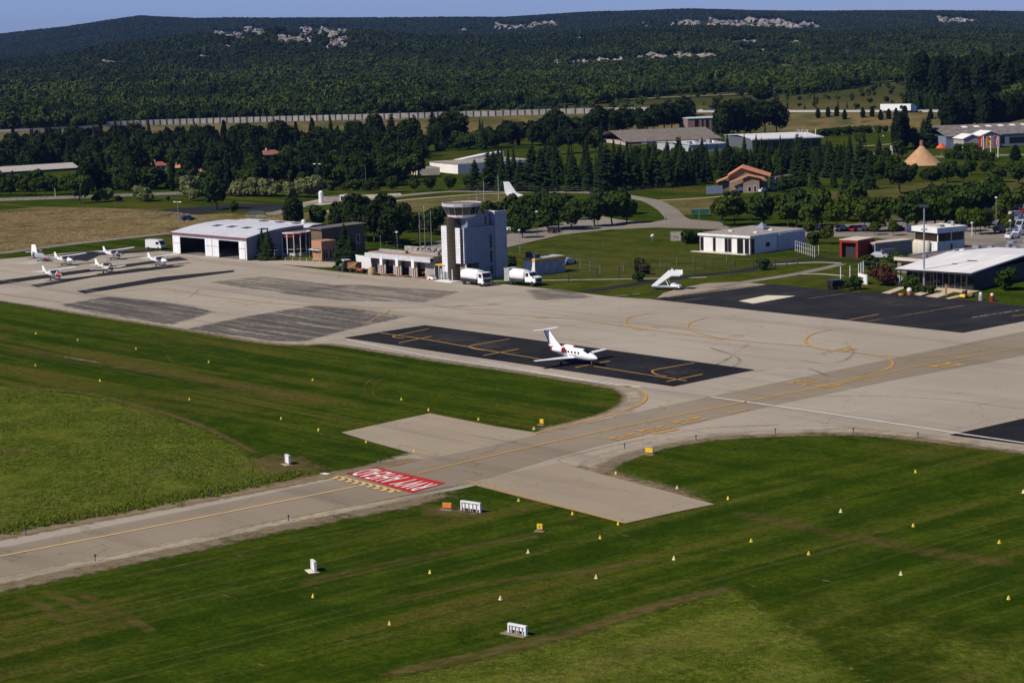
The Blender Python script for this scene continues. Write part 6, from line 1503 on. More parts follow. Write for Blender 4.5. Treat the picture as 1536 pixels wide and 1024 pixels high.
hl.build('hull', M('boat_yellow', (.65, .42, .02), .5), e, smooth=True); MB().box(-1.6, 1.0, -.5, .5, .45, .65).build('floor', DKFRAME, e)
for s in (-1, 1): wheel(None, -.5, s * .8, .3, .2, e)
e = thing('hose_cart', 'small white and red hose cart in front of the yellow shelter', 'cart', G(648, 419.5), A1)
MB().loft([[(-1.0, -.6, .15), (1.0, -.6, .15), (1.0, .6, .15), (-1.0, .6, .15)], [(-.7, -.45, .7), (.7, -.45, .7), (.7, .45, .7), (-.7, .45, .7)]]).build('tray', M('cart_white', (.70, .62, .62), .6), e); MB().box(-.5, .5, -.3, .3, .7, .85).build('hose', REDM, e)
for s in (-1, 1): wheel(None, 0, s * .6, .2, .12, e)
# --- lorry and cars on the motorway
def lorry(px, py):
    p = G(px, py, 6.05); q = G(px + 60, py - .3, 6.05); a = math.atan2((q - p).y, (q - p).x)
    e = thing('articulated_lorry', 'white articulated lorry on the motorway beyond the cypresses', 'lorry', p, a)
    tr = MB().box(-8.4, 7.4, -1.25, 1.25, 1.0, 4.2).build('trailer', ACW, e, bevel=.08); MB().box(-8.0, 7.0, -1.0, 1.0, .7, .99).build('trailer_chassis', CHASSIS, e)
    MB().lathe([(1.0, 0), (1.0, .03), (.72, .035), (.72, .0)], 20, axis='y', mat=Matrix.Translation((2.6, -1.29, 2.7))).build('logo_ring', DKFRAME, tr)
    MB().loft([[(8.0, -1.2, .8), (10.4, -1.2, .8), (10.4, 1.2, .8), (8.0, 1.2, .8)], [(8.0, -1.2, 3.0), (10.3, -1.2, 2.6), (10.3, 1.2, 2.6), (8.0, 1.2, 3.0)], [(8.0, -1.1, 3.8), (9.2, -1.1, 3.6), (9.2, 1.1, 3.6), (8.0, 1.1, 3.8)]]).build('cab', PC['blue'], e); MB().box(10.32, 10.45, -1.0, 1.0, 1.9, 2.6).build('windscreen', CARGL, e)
    for x in (-6.5, -5.2, -3.9, 6.0, 9.4):
        for s in (-1, 1): wheel(None, x, s * 1.0, .5, .35, e)
lorry(1346, 169)
car('white car passing on the motorway behind the concrete barrier', 281, 181.5, 0.05, PC['white'], 'van', z=6.6, cat='van') if False else None
def mcar(px, py, c_, kd, label):
    p = G(px, py, 6.05); e = car(label, px, py, -.05, PC[c_], kd); e.location = (p.x, p.y, 6.1)
mcar(1070, 168, 'blue', 'suv', 'blue car on the motorway above the pale blue roof')
mcar(1052, 168.5, 'white', 'hatch', 'white car on the motorway left of the blue one')
# helicopter glimpsed by the car park trees
p = G(1455, 334); e = thing('helicopter', 'small grey and white helicopter under the trees left of the car park', 'helicopter', p, A1 + 2.6)
MB().loft([ell(x, 0, z, a, b_, 12) for x, z, a, b_ in ((2.2, 1.2, .1, .1), (1.6, 1.4, .7, .7), (.3, 1.7, .85, .95), (-1.2, 1.9, .5, .5), (-2.0, 2.0, .2, .2))]).build('cabin', PC['silver'], e, smooth=True)
MB().tube((-1.9, 0, 2.0), (-6.2, 0, 2.4), .18, .10, 8).build('tail_boom', PC['white'], e); MB().box(-6.6, -5.9, -.04, .04, 1.9, 3.2).build('tail_fin', PC['white'], e); MB().box(-5.2, 5.2, -.12, .12, 3.05, 3.1).build('rotor', DKFRAME, e); MB().tube((0, 0, 2.5), (0, 0, 3.08), .1, n=6).build('mast', DKFRAME, e)
for s in (-1, 1): MB().tube((-1.4, s * .9, .15), (2.0, s * .9, .15), .06, n=5).tube((.8, s * .9, .15), (.8, s * .4, .9), .05, n=5).tube((-.6, s * .9, .15), (-.6, s * .4, 1.2), .05, n=5).build('skid', DKFRAME, e)
# ------------------------------------------------------------------ signs, lights, posts, fences
MK = M('marker_yellow', (.78, .60, .05), .55, var=.08); MKP = M('marker_faded', (.74, .62, .36), .6, var=.1)
def marker(px, py, faded=False, label='', s=1.0):
    e = thing('boundary_marker', label, 'marker', G(px, py), rnd.uniform(0, 6), 'yellow boundary markers on the grass')
    e.scale = (s, s, s)
    n = 4
    MB().loft([[(.34 * math.cos(a), .34 * math.sin(a), .06) for a in [PI / 4 + PI / 2 * k for k in range(4)]], [(.09 * math.cos(a), .09 * math.sin(a), .72) for a in [PI / 4 + PI / 2 * k for k in range(4)]]]).build('cone', MKP if faded else MK, e)
    MB().box(-.32, .32, -.32, .32, 0, .06).build('base', DKSTEEL if not faded else MKP, e)
mk = [(54, 501, 0, 'yellow marker nearest the apron at the far left'), (117, 511, 0, 'second yellow marker from the left in the far row'), (204, 524, 0, 'third yellow marker from the left in the far row'), (313, 544, 0, 'yellow marker below the stained apron, fourth in the far row'), (469, 571, 0, 'yellow marker left of the tyre arcs in the grass'),
      (53, 549, 0, 'yellow marker left of the bare streaks'), (150, 572, 0, 'yellow marker right of the bare streaks'), (284, 600, 0, 'yellow marker above the left meadow edge'), (422, 629, 0, 'yellow marker up from the small white sign'), (478, 646, 0, 'yellow marker left of the stub pad tip'), (549, 664, 0, 'yellow marker on the lower left edge of the stub pad'), (621, 678, 0, 'yellow marker at the lower corner of the stub pad'),
      (602, 600, 0, 'yellow marker alone in the middle of the grass wedge'), (643, 616, 0, 'yellow marker at the top corner of the stub pad'), (718, 630, 0, 'yellow marker above the right edge of the stub pad'), (801, 644, 1, 'pale marker at the tip of the grass wedge'),
      (924, 711, 0, 'yellow marker above the right stub pad'), (1016, 733, 1, 'faded marker on the upper edge of the right stub pad'), (1092, 749, 0, 'yellow marker just right of the right stub pad'), (778, 752, 0, 'yellow marker by the long white sign, on the pad edge'), (859, 772, 0, 'yellow marker half way down the pad edge'), (927, 787, 0, 'yellow marker at the bottom corner of the right stub pad'),
      (900, 808, 0, 'yellow marker below the bottom corner of the right stub pad'), (792, 829, 1, 'faded marker below the small yellow sign'), (645, 860, 0, 'yellow marker alone in the front grass'), (470, 896, 0, 'yellow marker below the tilted white sign'), (751, 899, 1, 'faded marker above the front white sign'), (894, 867, 1, 'dull faded marker in the dry streak'), (1011, 839, 1, 'faded marker right of the dry streak'), (584, 937, 0, 'yellow marker furthest to the front'),
      (1127, 813, 0, 'yellow marker in the right grass, left of a pair'), (1213, 832, 0, 'yellow marker in the right grass, right of a pair'), (1351, 862, 1, 'faded marker at the edge of the right meadow'), (1513, 899, 0, 'yellow marker at the lower right edge'), (1261, 768, 1, 'faded marker in the middle of the right grass'), (1370, 790, 0, 'yellow marker in the middle of the right grass'), (1499, 815, 0, 'yellow marker near the right edge of the picture'), (1373, 709, 0, 'yellow marker highest in the right grass'), (1535, 739, 1, 'pale marker cut by the right edge')]
for x, y, f, lb in mk: marker(x, y, f, lb, .52)
# white mandatory signs seen from behind and side
M('earth_base', (.22, .17, .12), .9)
def board(label, pl, pr, h=1.5, nbay=5, side=1):
    a, b = G(*pl), G(*pr); d = b - a; L = d.length; ang = math.atan2(d.y, d.x)
    e = thing('airfield_sign', label, 'sign', a, ang, 'white airfield signs')
    MB().box(-.5, L + .2, -.7, .3, 0, .04).build('concrete_base', MATS['earth_base'], e)
    MB().box(-.04, L + .04, -.14, .14, h - .16, h).box(-.04, .10, -.14, .14, .05, h - .16).box(L - .1, L + .04, -.14, .14, .05, h - .16).build('frame', WHMETAL, e)
    MB().box(.1, L - .1, -.02, .08, .32, h - .16).build('panel', WHITE, e)
    for k in range(1, nbay): 
        x = L * k / nbay; MB().box(x - .04, x + .04, -.10, -.02, .05, h - .16).build('rib', GREY, e)
    for k in range(3): MB().tube((L * (.15 + .35 * k), -.1, .05), (L * (.15 + .35 * k), -.1, .34), .05, n=5).build('leg', CREAM, e)
    return e
board('long white sign seen from behind on the grass below the red marking', (692.5, 765), (721, 769), 1.1, 5)
board('white sign on a pale base in the front grass', (763.5, 948), (789.5, 953), .85, 5)
def slab(label, px, py, w_, h, ang):
    e = thing('airfield_sign', label, 'sign', G(px, py), ang, 'white airfield signs')
    MB().box(-w_ / 2 - .2, w_ / 2 + .2, -.7, .3, 0, .04).build('concrete_base', CREAM, e)
    MB().box(-w_ / 2, w_ / 2, -.1, .1, .15, h).build('panel', WHITE, e); MB().box(-w_ / 2, w_ / 2, -.15, -.101, h - .12, h).box(-w_ / 2, -w_ / 2 + .1, -.15, -.101, .15, h - .12).box(w_ / 2 - .1, w_ / 2, -.15, -.101, .15, h - .12).build('frame', WHMETAL, e)
    for s in (-1, 1): MB().box(s * w_ * .3 - .05, s * w_ * .3 + .05, -.06, .06, .05, .15).build('leg', GREY, e)
slab('small white sign at the corner of the left meadow', 432, 696, 1.2, 1.15, A1 - .25); slab('white sign turned almost edge on in the lower left grass', 471, 856, 1.2, 1.05, A1 - .35)
def tsign(label, px, py, w_, h, mat, ang, t=None):
    e = thing('taxiway_sign', label, 'sign', G(px, py), ang, 'yellow taxiway signs')
    MB().box(-w_ / 2 - .2, w_ / 2 + .2, -.5, .5, 0, .06).build('base', M('earth_base', (.22, .17, .12), .9), e)
    MB().box(-w_ / 2, w_ / 2, -.1, .1, .2, h).build('panel', mat, e, bevel=.02)
    for s in (-1, 1): MB().box(s * w_ * .35 - .04, s * w_ * .35 + .04, -.05, .05, .06, .2).build('leg', DKSTEEL, e)
    if t: letters(t, 'lettering', DKFRAME, (0, -.105, .2 + (h - .2) * .46), ((h - .2) * .95, 0, 0), (0, 0, (h - .2) * .95), None, e, depth=.004)
    return e
SY = M('sign_yellow', (.70, .46, .02), .5, var=.08); SO = M('sign_orange', (.55, .20, .03), .5, var=.2)
tsign('low orange sign beside the long white sign', 671, 764, 1.1, .75, SO, A1 + .35); tsign('small yellow sign standing in the front grass', 810, 796, .6, .75, SY, A1 + .5, '1'); tsign('small yellow sign at the tip of the grass wedge', 813, 637, .55, .75, SY, A1 + .3); tsign('yellow sign on the bank of the right grass', 974, 681, 1.0, .75, SY, A1 + .3)
# edge light stakes
for px, py, lb in ((143, 842, 'by the lower taxiway edge at the left'), (433, 782, 'on the lower taxiway edge left of the red marking'), (39, 803, 'on the upper taxiway edge at the far left'), (316, 746, 'on the upper taxiway edge in the middle'), (937, 674, 'above the yellow bank sign'), (1044, 661, 'at the start of the curved edge'), (1163, 651, 'on the curved edge, left of two'), (1280, 650, 'on the curved edge, right of two'), (1377, 657, 'near the right end of the curved edge'), (570, 695, 'beside the dirt patch near the red marking')):
    e = thing('edge_light', 'small dark edge light stake ' + lb, 'light', G(px, py), 0, 'dark edge light stakes'); MB().tube((0, 0, 0), (0, 0, .55), .05, n=6).build('stake', DKSTEEL, e); MB().lathe([(.1, .55), (.11, .68), (.04, .74)], 8).build('lens', M('blue_lens', (.02, .04, .16), .2), e)
# lamp posts and masts
def lamp(px, py, top, label, kind='double', r=.09, mat=STEEL, cat='lamp post'):
    p = G(px, py); h = hgt(p, top); e = thing('lamp_post', label, cat, p, A1 + .3)
    MB().tube((0, 0, 0), (0, 0, h), r, r * .6, 8).build('pole', mat, e)
    if kind == 'double':
        MB().tube((-1.0, 0, h - .02), (1.0, 0, h - .02), .05, n=5).build('arm', mat, e)
        for s in (-1, 1): MB().box(s * 1.0 - .4, s * 1.0 + .4, -.2, .2, h - .08, h + .12).build('lamp_head', WHMETAL, e)
    elif kind == 'head': MB().lathe([(.1, h), (.36, h + .15), (.3, h + .45), (.05, h + .5)], 10).build('lamp_head', M('lamp_globe', (.55, .58, .6), .3), e)
    elif kind == 'flood': MB().box(-.9, .9, -.35, .35, h, h + .55).build('lamp_head', DKFRAME, e); MB().box(-.5, .5, -.5, .5, h * .72, h * .72 + .2).build('bracket', STEEL, e)
    return e
lamp(268, 336, 303, 'lamp post with a white double head left of the hangar roof'); lamp(478, 301, 246, 'tall lamp mast with double head by the gravel yard', 'double', .06, DKSTEEL)
lamp(1386, 432, 311, 'tall grey floodlight mast in front of the bright roofed pavilion', 'flood', .22); lamp(806, 354, 319, 'dark lamp post with a globe head right of the tower', 'head', .08, DKSTEEL); lamp(897, 340, 308, 'dark lamp post with a globe head among the round trees', 'head', .08, DKSTEEL)
lamp(780, 381, 347, 'thin post on the lawn edge right of the tower', 'head', .06); lamp(997, 329, 304, 'wooden post at the road junction', 'none', .12, M('post_wood', (.35, .25, .2), .9)); lamp(1049, 346, 314, 'slim post by the green skip', 'none', .08)
lamp(1494, 345, 298, 'tall lamp in the right hand car park', 'head', .09); lamp(1515, 375, 333, 'lamp post behind the terminal roof', 'head', .1); lamp(1458, 354, 336, 'short white lamp beside the terminal roof', 'head', .1, WHMETAL)
lamp(391, 277, 238, 'slim pole in front of the cypresses', 'none', .09); lamp(549, 284, 250, 'thin pole in front of the leafy wood', 'none', .07); lamp(572, 396, 352, 'thin pole behind the fire station roof, left', 'none', .06); lamp(597, 398, 350, 'thin pole behind the fire station roof, right', 'head', .05)
lamp(83, 295, 282, 'short pale pole by the left wall', 'none', .1, WHMETAL); lamp(1325, 220, 205, 'dark lamp on the park lawn', 'head', .08, DKSTEEL)
for px, py, top, lb in ((631, 390, 321, 'left'), (638.5, 392, 311, 'middle'), (648, 388, 319, 'right')):
    p = G(px, py); e = thing('flagpole', '%s of three bare flagpoles behind the fire station' % {'left': 'leftmost', 'middle': 'tallest', 'right': 'rightmost'}[lb], 'flagpole', p, 0, 'bare flagpoles'); h = hgt(p, top); MB().tube((0, 0, 0), (0, 0, h), .09, .05, 7).build('pole', STEEL, e); MB().lathe([(.11, h), (.05, h + .15)], 7).build('finial', WHMETAL, e)
for px, py, top, lb in ((727, 332, 272, 'antenna mast behind the tower cab'), (749, 335, 264, 'taller antenna mast right of the tower cab'), (716, 318, 293, 'short antenna rod behind the tower cab')):
    p = G(px, py); e = thing('antenna_mast', lb, 'mast', p, 0, 'antenna masts'); h = hgt(p, top); MB().tube((0, 0, 0), (0, 0, h), .12, .06, 6).build('pole', M('pale_pole', (.36, .39, .38), .6), e); MB().tube((0, 0, h), (0, 0, h + 1), .03, n=4).build('tip', STEEL, e)
# banner flags
for px, py, top, c_, lb in ((1475, 240.5, 204, (.58, .03, .045), 'red banner flag, left of three, on a white pole'), (1486, 239, 204, (.72, .42, .02), 'yellow banner flag with a red round mark between two red ones'), (1497, 236, 204, (.48, .03, .10), 'darker red banner flag, right of three, on a white pole')):
    p = G(px, py); h = hgt(p, top); e = thing('banner_flag', lb, 'flag', p, -.05, 'banner flags'); MB().tube((0, 0, 0), (0, 0, h), .18, .14, 7).build('pole', WHMETAL, e)
    fl = M('flag_%d' % px, c_, .7, var=.12, scale=.7); k = h / 36.0; n = 8; V_ = []
    w__ = 6.2 * k; y0 = h - 18 * k
    fm = MB(); fm.loft([[(-.16 - w__ * u, .14 * math.sin(u * 5), y0 + .2 * u), (-.16 - w__ * u, .14 * math.sin(u * 5), h - .1), (-.16 - w__ * u, .14 * math.sin(u * 5) + .04, h - .1), (-.16 - w__ * u, .14 * math.sin(u * 5) + .04, y0 + .2 * u)] for u in [i / n for i in range(n + 1)]])
    f = fm.build('banner', fl, e)
    mm = MB()
    if px == 1486: mm.lathe([(.01, 0), (w__ * .34, 0), (w__ * .34, .03), (.01, .03)], 14, axis='y', mat=Matrix.Translation((-w__ * .5, -.32, h - w__ * .55))); mm.box(-w__ * .62, -w__ * .36, -.3, -.27, y0 + 2 * k, h - 8 * k)
    else: mm.box(-w__ * .64, -w__ * .34, -.3, -.27, y0 + 3 * k, h - 4 * k)
    mm.build('emblem', M('emblem_red', (.30, .03, .02), .7) if px == 1486 else M('emblem_pale', (.62, .42, .42), .7), f)
# fences
def fence(name, label, pts, h, step, postm=DKSTEEL, mesh=True, lean=0.0, cat='fence', r=.05, rail=True, group=None, wire=None):
    P = [G(x, y) for x, y in pts]; o = P[0]; e = thing(name, label, cat, o, 0, group); Q = [p - o for p in P]
    rails = MB(); posts = []
    for a, b in zip(Q, Q[1:]):
        L = (b - a).length; n = max(1, int(L / step)); nn = Vector((-(b - a).y, (b - a).x, 0)).normalized()
        for k in range(n + (1 if b is Q[-1] else 0)):
            p = a + (b - a) * (k / n); MB().tube(p, p + nn * lean + Vector((0, 0, h)), r, r * .9, 6).build('post', postm, e)
        for z in ((.15, .6, 1.0) if rail else (1.0,)):
            rails.tube(a + nn * lean * z + Vector((0, 0, h * z)), b + nn * lean * z + Vector((0, 0, h * z)), .018 if rail else .012, n=4)
    rails.build('wires', wire or postm, e)
    return e
WIRE = M('fence_wire', (.16, .17, .15), .6, .3)
fence('wire_fence', 'wire fence with leaning dark posts between lawn and apron path', [(852, 424), (895, 419), (960, 414), (1040, 414), (1068, 407), (1102, 402), (1134, 399)], 2.3, 4.2, DKSTEEL, lean=-.5, wire=WIRE, r=.11)
fence('wire_fence', 'thin wire fence along the inner lawn behind the low block', [(765, 386), (830, 383), (860, 379), (905, 371), (960, 366), (1005, 360)], 2.0, 4.5, WIRE, wire=WIRE, r=.035)
fence('wire_fence', 'thin grey fence across the lawn below the bungalow', [(870, 402), (900, 411), (935, 408), (990, 402), (1040, 396), (1090, 392)], 2.0, 4.5, STEEL, wire=WIRE, r=.04)
fence('wire_fence', 'dark post fence in front of the white bungalow path', [(1095, 412), (1130, 408), (1163, 404), (1196, 396)], 2.2, 5.0, DKSTEEL, wire=WIRE, r=.12)
fence('white_mesh_fence', 'white mesh fence at the right end of the white bungalow', [(1193, 377), (1222, 386), (1228, 384)], 2.4, 1.4, WHMETAL, wire=WHMETAL, r=.05)
fence('white_gate_fence', 'white framed gate and fence left of the purple shrub', [(1261, 418), (1275, 416), (1288, 413), (1295, 409)], 2.4, 2.0, WHMETAL, wire=STEEL, r=.10)
fence('white_gate_fence', 'grey mesh fence behind the purple shrub', [(1295, 409), (1315, 412), (1333, 414), (1356, 418)], 2.4, 3.0, STEEL, wire=STEEL, r=.06)
fence('green_mesh_fence', 'green mesh fence left of the red portal', [(1228, 384), (1244, 384.5), (1258, 384)], 2.3, 1.6, M('green_post', (.04, .09, .06), .6), wire=WIRE)
fence('white_railing', 'white railing between hangar side and glass pavilion', [(376, 389.5), (400, 388), (424, 388)], 2.0, 1.8, WHMETAL, wire=WHMETAL, r=.05)
fence('terrace_railing', 'pale terrace railing in front of the glass pavilion', [(428, 394), (450, 394), (480, 394.5)], 1.1, 1.5, CREAM, wire=CREAM, r=.06)
fence('dark_fence', 'dark fence at the foot of the conifers', [(690, 287), (800, 289), (900, 291), (960, 288), (1050, 283)], 1.8, 6, DKSTEEL, wire=WIRE, r=.06)
def panelwall(name, label, pts, h, mat, cat='wall', t=.25):
    P = [G(x, y) for x, y in pts]; o = P[0]; mb = MB()
    for a, b in zip(P, P[1:]):
        d = (b - a); ang = math.atan2(d.y, d.x); mb.box(0, d.length, 0, t, 0, h, mat=Matrix.Translation(a - o) @ Matrix.Rotation(ang, 4, 'Z'))
    return tag(mb.build(name, mat, loc=o), label, cat)
panelwall('boundary_wall', 'low pale boundary wall at the edge of the wood on the left', [(-60, 304), (0, 301.5), (105, 298), (180, 295), (290, 291)], .9, M('wall_pale', (.36, .32, .27), .9, var=.2))
panelwall('white_fence', 'tall white panel fence right of the tractor', [(527, 402), (540, 405), (558, 407)], 3.2, M('fence_white', (.68, .68, .68), .6, var=.05), 'fence', .1)
panelwall('garden_wall', 'short pale garden wall behind the purple shrub', [(1287, 424), (1300, 427)], 1.9, WHITE); panelwall('garden_wall', 'grey garden wall right of the purple shrub', [(1343, 428), (1354, 429)], 2.0, GREY)
panelwall('gabion_panel', 'pale patterned screen panel on the lawn left of the bungalow', [(1006, 361.5), (1028, 361)], 2.2, STONE, 'screen', .3)
panelwall('blue_container', 'pale blue fence panels left of the terracotta house', [(1060, 291), (1084, 290)], 2.4, M('blue_panel', (.20, .25, .34), .7), 'fence', .2)
# motorway: carriageway, concrete barrier, low rails
mwp = smooth_line([G(x, y, 6.0) for x, y in MW_PX], 10)
ribbon_mb(MB(), [p + Vector((0, 12, .06)) for p in mwp], 22, None); struct(ribbon_mb(MB(), [p + Vector((0, 12, .08)) for p in mwp], 22, None).build('motorway', M('motorway_asphalt', (.20, .19, .18), .9)))
g = NT('barrier_panels'); _x = g.sep(g.n('TexCoord').outputs['Object'])[0]; _n = g.noise(g.n('TexCoord').outputs['Object'], .3, 4)
g.color(g.mix(g.rng(_n, .35, .65), (.30, .285, .265), (.43, .40, .365)))
bar = thing('noise_barrier', 'long pale concrete noise barrier with dark posts along the motorway', 'barrier', G(206, 187, 6), 0)
bl = G(206, 187, 6); mbp = MB(); mbq = MB(); W0 = [p for p in mwp if G(150, 190, 6).x < p.x < G(985, 170, 6).x]
acc = 0; px_ = None
for a, b in zip(W0, W0[1:]):
    d = b - a; ang = math.atan2(d.y, d.x); mt = Matrix.Translation(a - bl) @ Matrix.Rotation(ang, 4, 'Z'); L = d.length
    mbp.box(0, L, 0, .3, -.3, 2.9, mat=mt); n = max(1, round(L / 4.0))
    for k in range(n): mbq.box(L * k / n - .22, L * k / n + .22, -.25, .45, -.3, 3.15, mat=mt)
mbp.build('panels', g.m, bar); q = mbq.build('posts', M('barrier_post', (.055, .05, .05), .8), bar); q['kind'] = 'stuff'
rl = MB(); rr2 = MB(); W1 = [p for p in mwp if p.x <= G(170, 190, 6).x or p.x >= G(1000, 169, 6).x]
for a, b in zip(W1, W1[1:]):
    if (b - a).length > 80: continue
    d = b - a; ang = math.atan2(d.y, d.x); mt = Matrix.Translation(a - bl) @ Matrix.Rotation(ang, 4, 'Z'); (rl if a.x < 0 else rr2).box(0, d.length, 0, .2, -.3, 1.15, mat=mt)
for q, lb in ((rl, 'low pale guard rail of the motorway at the left edge'), (rr2, 'low pale guard rail of the motorway on the right, below the lorry')): tag(q.build('guard_rail', M('rail_grey', (.40, .38, .36), .7), loc=bl), lb, 'guard rail')
p0 = [T(x, y, 1170) for x, y in ((560, 172), (640, 167), (720, 163.5), (850, 159), (940, 152), (1000, 148.5), (1080, 145), (1200, 139), (1290, 127), (1340, 123))]
if all(p0): struct(ribbon_mb(MB(), [p + Vector((0, 0, .9)) for p in p0], 9, None).build('railway_track', M('ballast', (.20, .165, .135), .95, var=.25, scale=.3)))
# small things
def lump(name, label, px, py, parts, cat, rz=0.0):
    e = thing(name, label, cat, G(px, py), rz)
    for nm, mb, mt in parts: mb.build(nm, mt, e)
    return e
lump('green_skip', 'dark green skip container by the road junction', 1050, 324, [('body', MB().loft([[(-2.0, -1, .2), (2.0, -1, .2), (2.0, 1, .2), (-2.0, 1, .2)], [(-2.6, -1.1, 1.9), (2.6, -1.1, 1.9), (2.6, 1.1, 1.9), (-2.6, 1.1, 1.9)]]), TG), ('rim', MB().box(-2.65, 2.65, -1.2, -1.08, 1.8, 2.0), STEEL)], 'skip')
lump('white_tank', 'upright white tank in the gravel yard', 482, 305, [('body', MB().lathe([(.75, 0), (.75, 3.4), (.3, 3.9)], 14), WHITE), ('base', MB().box(-1.1, 1.1, -1.1, 1.1, 0, .2), MIDGREY)], 'tank')
lump('yard_shed', 'white and black site shed in the gravel yard', 519, 302, [('body', MB().box(-1.5, 1.5, -1.2, 1.2, 0, 2.0), WHITE), ('shutter', MB().box(-1.1, 1.1, -1.26, -1.21, .2, 1.7), DKFRAME), ('roof', MB().box(-1.6, 1.6, -1.3, 1.3, 2.0, 2.15), MIDGREY)], 'shed', A1)
lump('yard_wall', 'rough pale block wall along the gravel yard', 505, 301, [('blocks', MB().box(-5, 6, 0, .6, 0, 1.3).box(-4, 2, -.4, -.01, 0, .7), M('pale_blocks', (.46, .40, .33), .9, var=.3)), ('coping', MB().box(-5, 6, -.05, .65, 1.3, 1.42), CREAM)], 'wall', .2)
lump('dish_antenna', 'white satellite dish on a short post on the lawn', 979, 362, [('dish', MB().lathe([(.9, 0), (.6, .3), (.05, .42)], 14, mat=Matrix.Translation((0, 0, 1.3)) @ Matrix.Rotation(1.9, 4, 'X') @ Matrix.Scale(.55, 4)), WHITE), ('post', MB().tube((0, 0, 0), (0, 0, 1.3), .07, n=6), STEEL)], 'dish')
lump('fuel_stand', 'beige barrel at the left end of the fire station', 558, 412, [('barrel', MB().lathe([(.75, 0), (.85, .6), (.75, 1.4)], 14), M('barrel_beige', (.40, .29, .15), .8)), ('lid', MB().lathe([(.7, 1.4), (.6, 1.48)], 14), TAN)], 'barrel')
lump('fire_hydrant', 'red bollard with a white cap on the grass near the dark pavilion', 1488, 452, [('body', MB().lathe([(.42, 0), (.42, .9), (.3, 1.1)], 12), REDM), ('cap', MB().lathe([(.3, 1.1), (.28, 1.4), (.1, 1.5)], 12), WHITE)], 'hydrant')
lump('grey_bollard', 'grey bollard with a white cap left of the red one', 1471, 450.5, [('body', MB().lathe([(.4, 0), (.4, .9), (.3, 1.1)], 12), GREY), ('cap', MB().lathe([(.3, 1.1), (.28, 1.4), (.1, 1.5)], 12), WHITE)], 'bollard')
lump('garden_kart', 'black and yellow kart on the grass at the pavilion corner', 1450, 446, [('body', MB().loft([[(-1.6, -.7, .25), (1.6, -.7, .25), (1.6, .7, .25), (-1.6, .7, .25)], [(-1.3, -.5, .7), (1.0, -.5, .6), (1.0, .5, .6), (-1.3, .5, .7)]]), YELTRIM), ('seat', MB().box(-.9, -.3, -.35, .35, .7, 1.3), DKFRAME), ('wheels', MB().lathe([(.3, -.85), (.3, .85)], 10, axis='y', mat=Matrix.Translation((1.0, 0, .3))).lathe([(.3, -.85), (.3, .85)], 10, axis='y', mat=Matrix.Translation((-1.1, 0, .3))), TYRE_M)], 'kart', A2)
lump('flower_pot', 'orange and white pots in the bed before the dark pavilion', 1364, 442.5, [('pots', MB().lathe([(.3, 0), (.45, .8)], 10).lathe([(.5, 0), (.5, .4)], 10, mat=Matrix.Translation((-1.6, -.4, 0))), M('pot_orange', (.5, .2, .08), .8)), ('plant', MB().lathe([(.5, .8), (.45, 1.2), (.1, 1.4)], 8), WHITE)], 'pots')
lump('wooden_post', 'short orange wooden post at the end of the paving', 1419, 443, [('post', MB().box(-.18, .18, -.18, .18, 0, 2.0), M('orange_wood', (.42, .24, .13), .8)), ('cap', MB().box(-.22, .22, -.22, .22, 2.0, 2.1), BROWN)], 'post')
lump('red_marker_post', 'red and white post on the slope below the flagpoles', 629.5, 367, [('post', MB().tube((0, 0, 0), (0, 0, 4), .18, n=8), REDM), ('cap', MB().tube((0, 0, 4), (0, 0, 4.5), .25, n=8), WHITE)], 'post')
lump('white_statue', 'white pedestal on the park lawn left of the conical hut', 1337, 239.5, [('column', MB().box(-.4, .4, -.4, .4, .4, 4.2), M('statue_stone', (.45, .45, .46), .8)), ('plinth', MB().box(-1.3, 1.3, -1.3, 1.3, 0, .4), MIDGREY), ('bust', MB().lathe([(.3, 4.2), (.5, 4.7), (.15, 5.2)], 10), M('statue_stone', (1, 1, 1)))], 'statue')
lump('orange_parasol', 'orange red parasol right of the conical hut', 1412, 235, [('canopy', MB().lathe([(2.1, 3.2), (1.9, 3.6), (.1, 5.2)], 12), M('parasol_orange', (.55, .09, .02), .7)), ('pole', MB().tube((0, 0, 0), (0, 0, 5), .1, n=6), STEEL)], 'parasol')
lump('billboard', 'white billboard at the edge of the wood right of the reeds', 467, 277, [('panel', MB().box(-2.6, 2.6, -.1, .1, 1.0, 3.4), M('billboard_white', (.62, .64, .68), .6)), ('legs', MB().box(-2.2, -2.0, -.05, .05, 0, 1.0).box(2.0, 2.2, -.05, .05, 0, 1.0), STEEL)], 'billboard', -.1)
lump('grey_tarp_heap', 'dark green covered heap behind the hangar', 385, 324, [('cover', MB().loft([[(-2.8, -1.3, 0), (2.8, -1.3, 0), (2.8, 1.3, 0), (-2.8, 1.3, 0)], [(-2.0, -.8, 1.5), (2.2, -.7, 1.3), (2.0, .8, 1.4), (-2.0, .8, 1.5)]]), M('tarp', (.05, .07, .055), .7)), ('ballast', MB().box(-3, 3, -1.5, -1.31, 0, .3), STONE)], 'heap')
# ------------------------------------------------------------------ planting
S = 'tree'
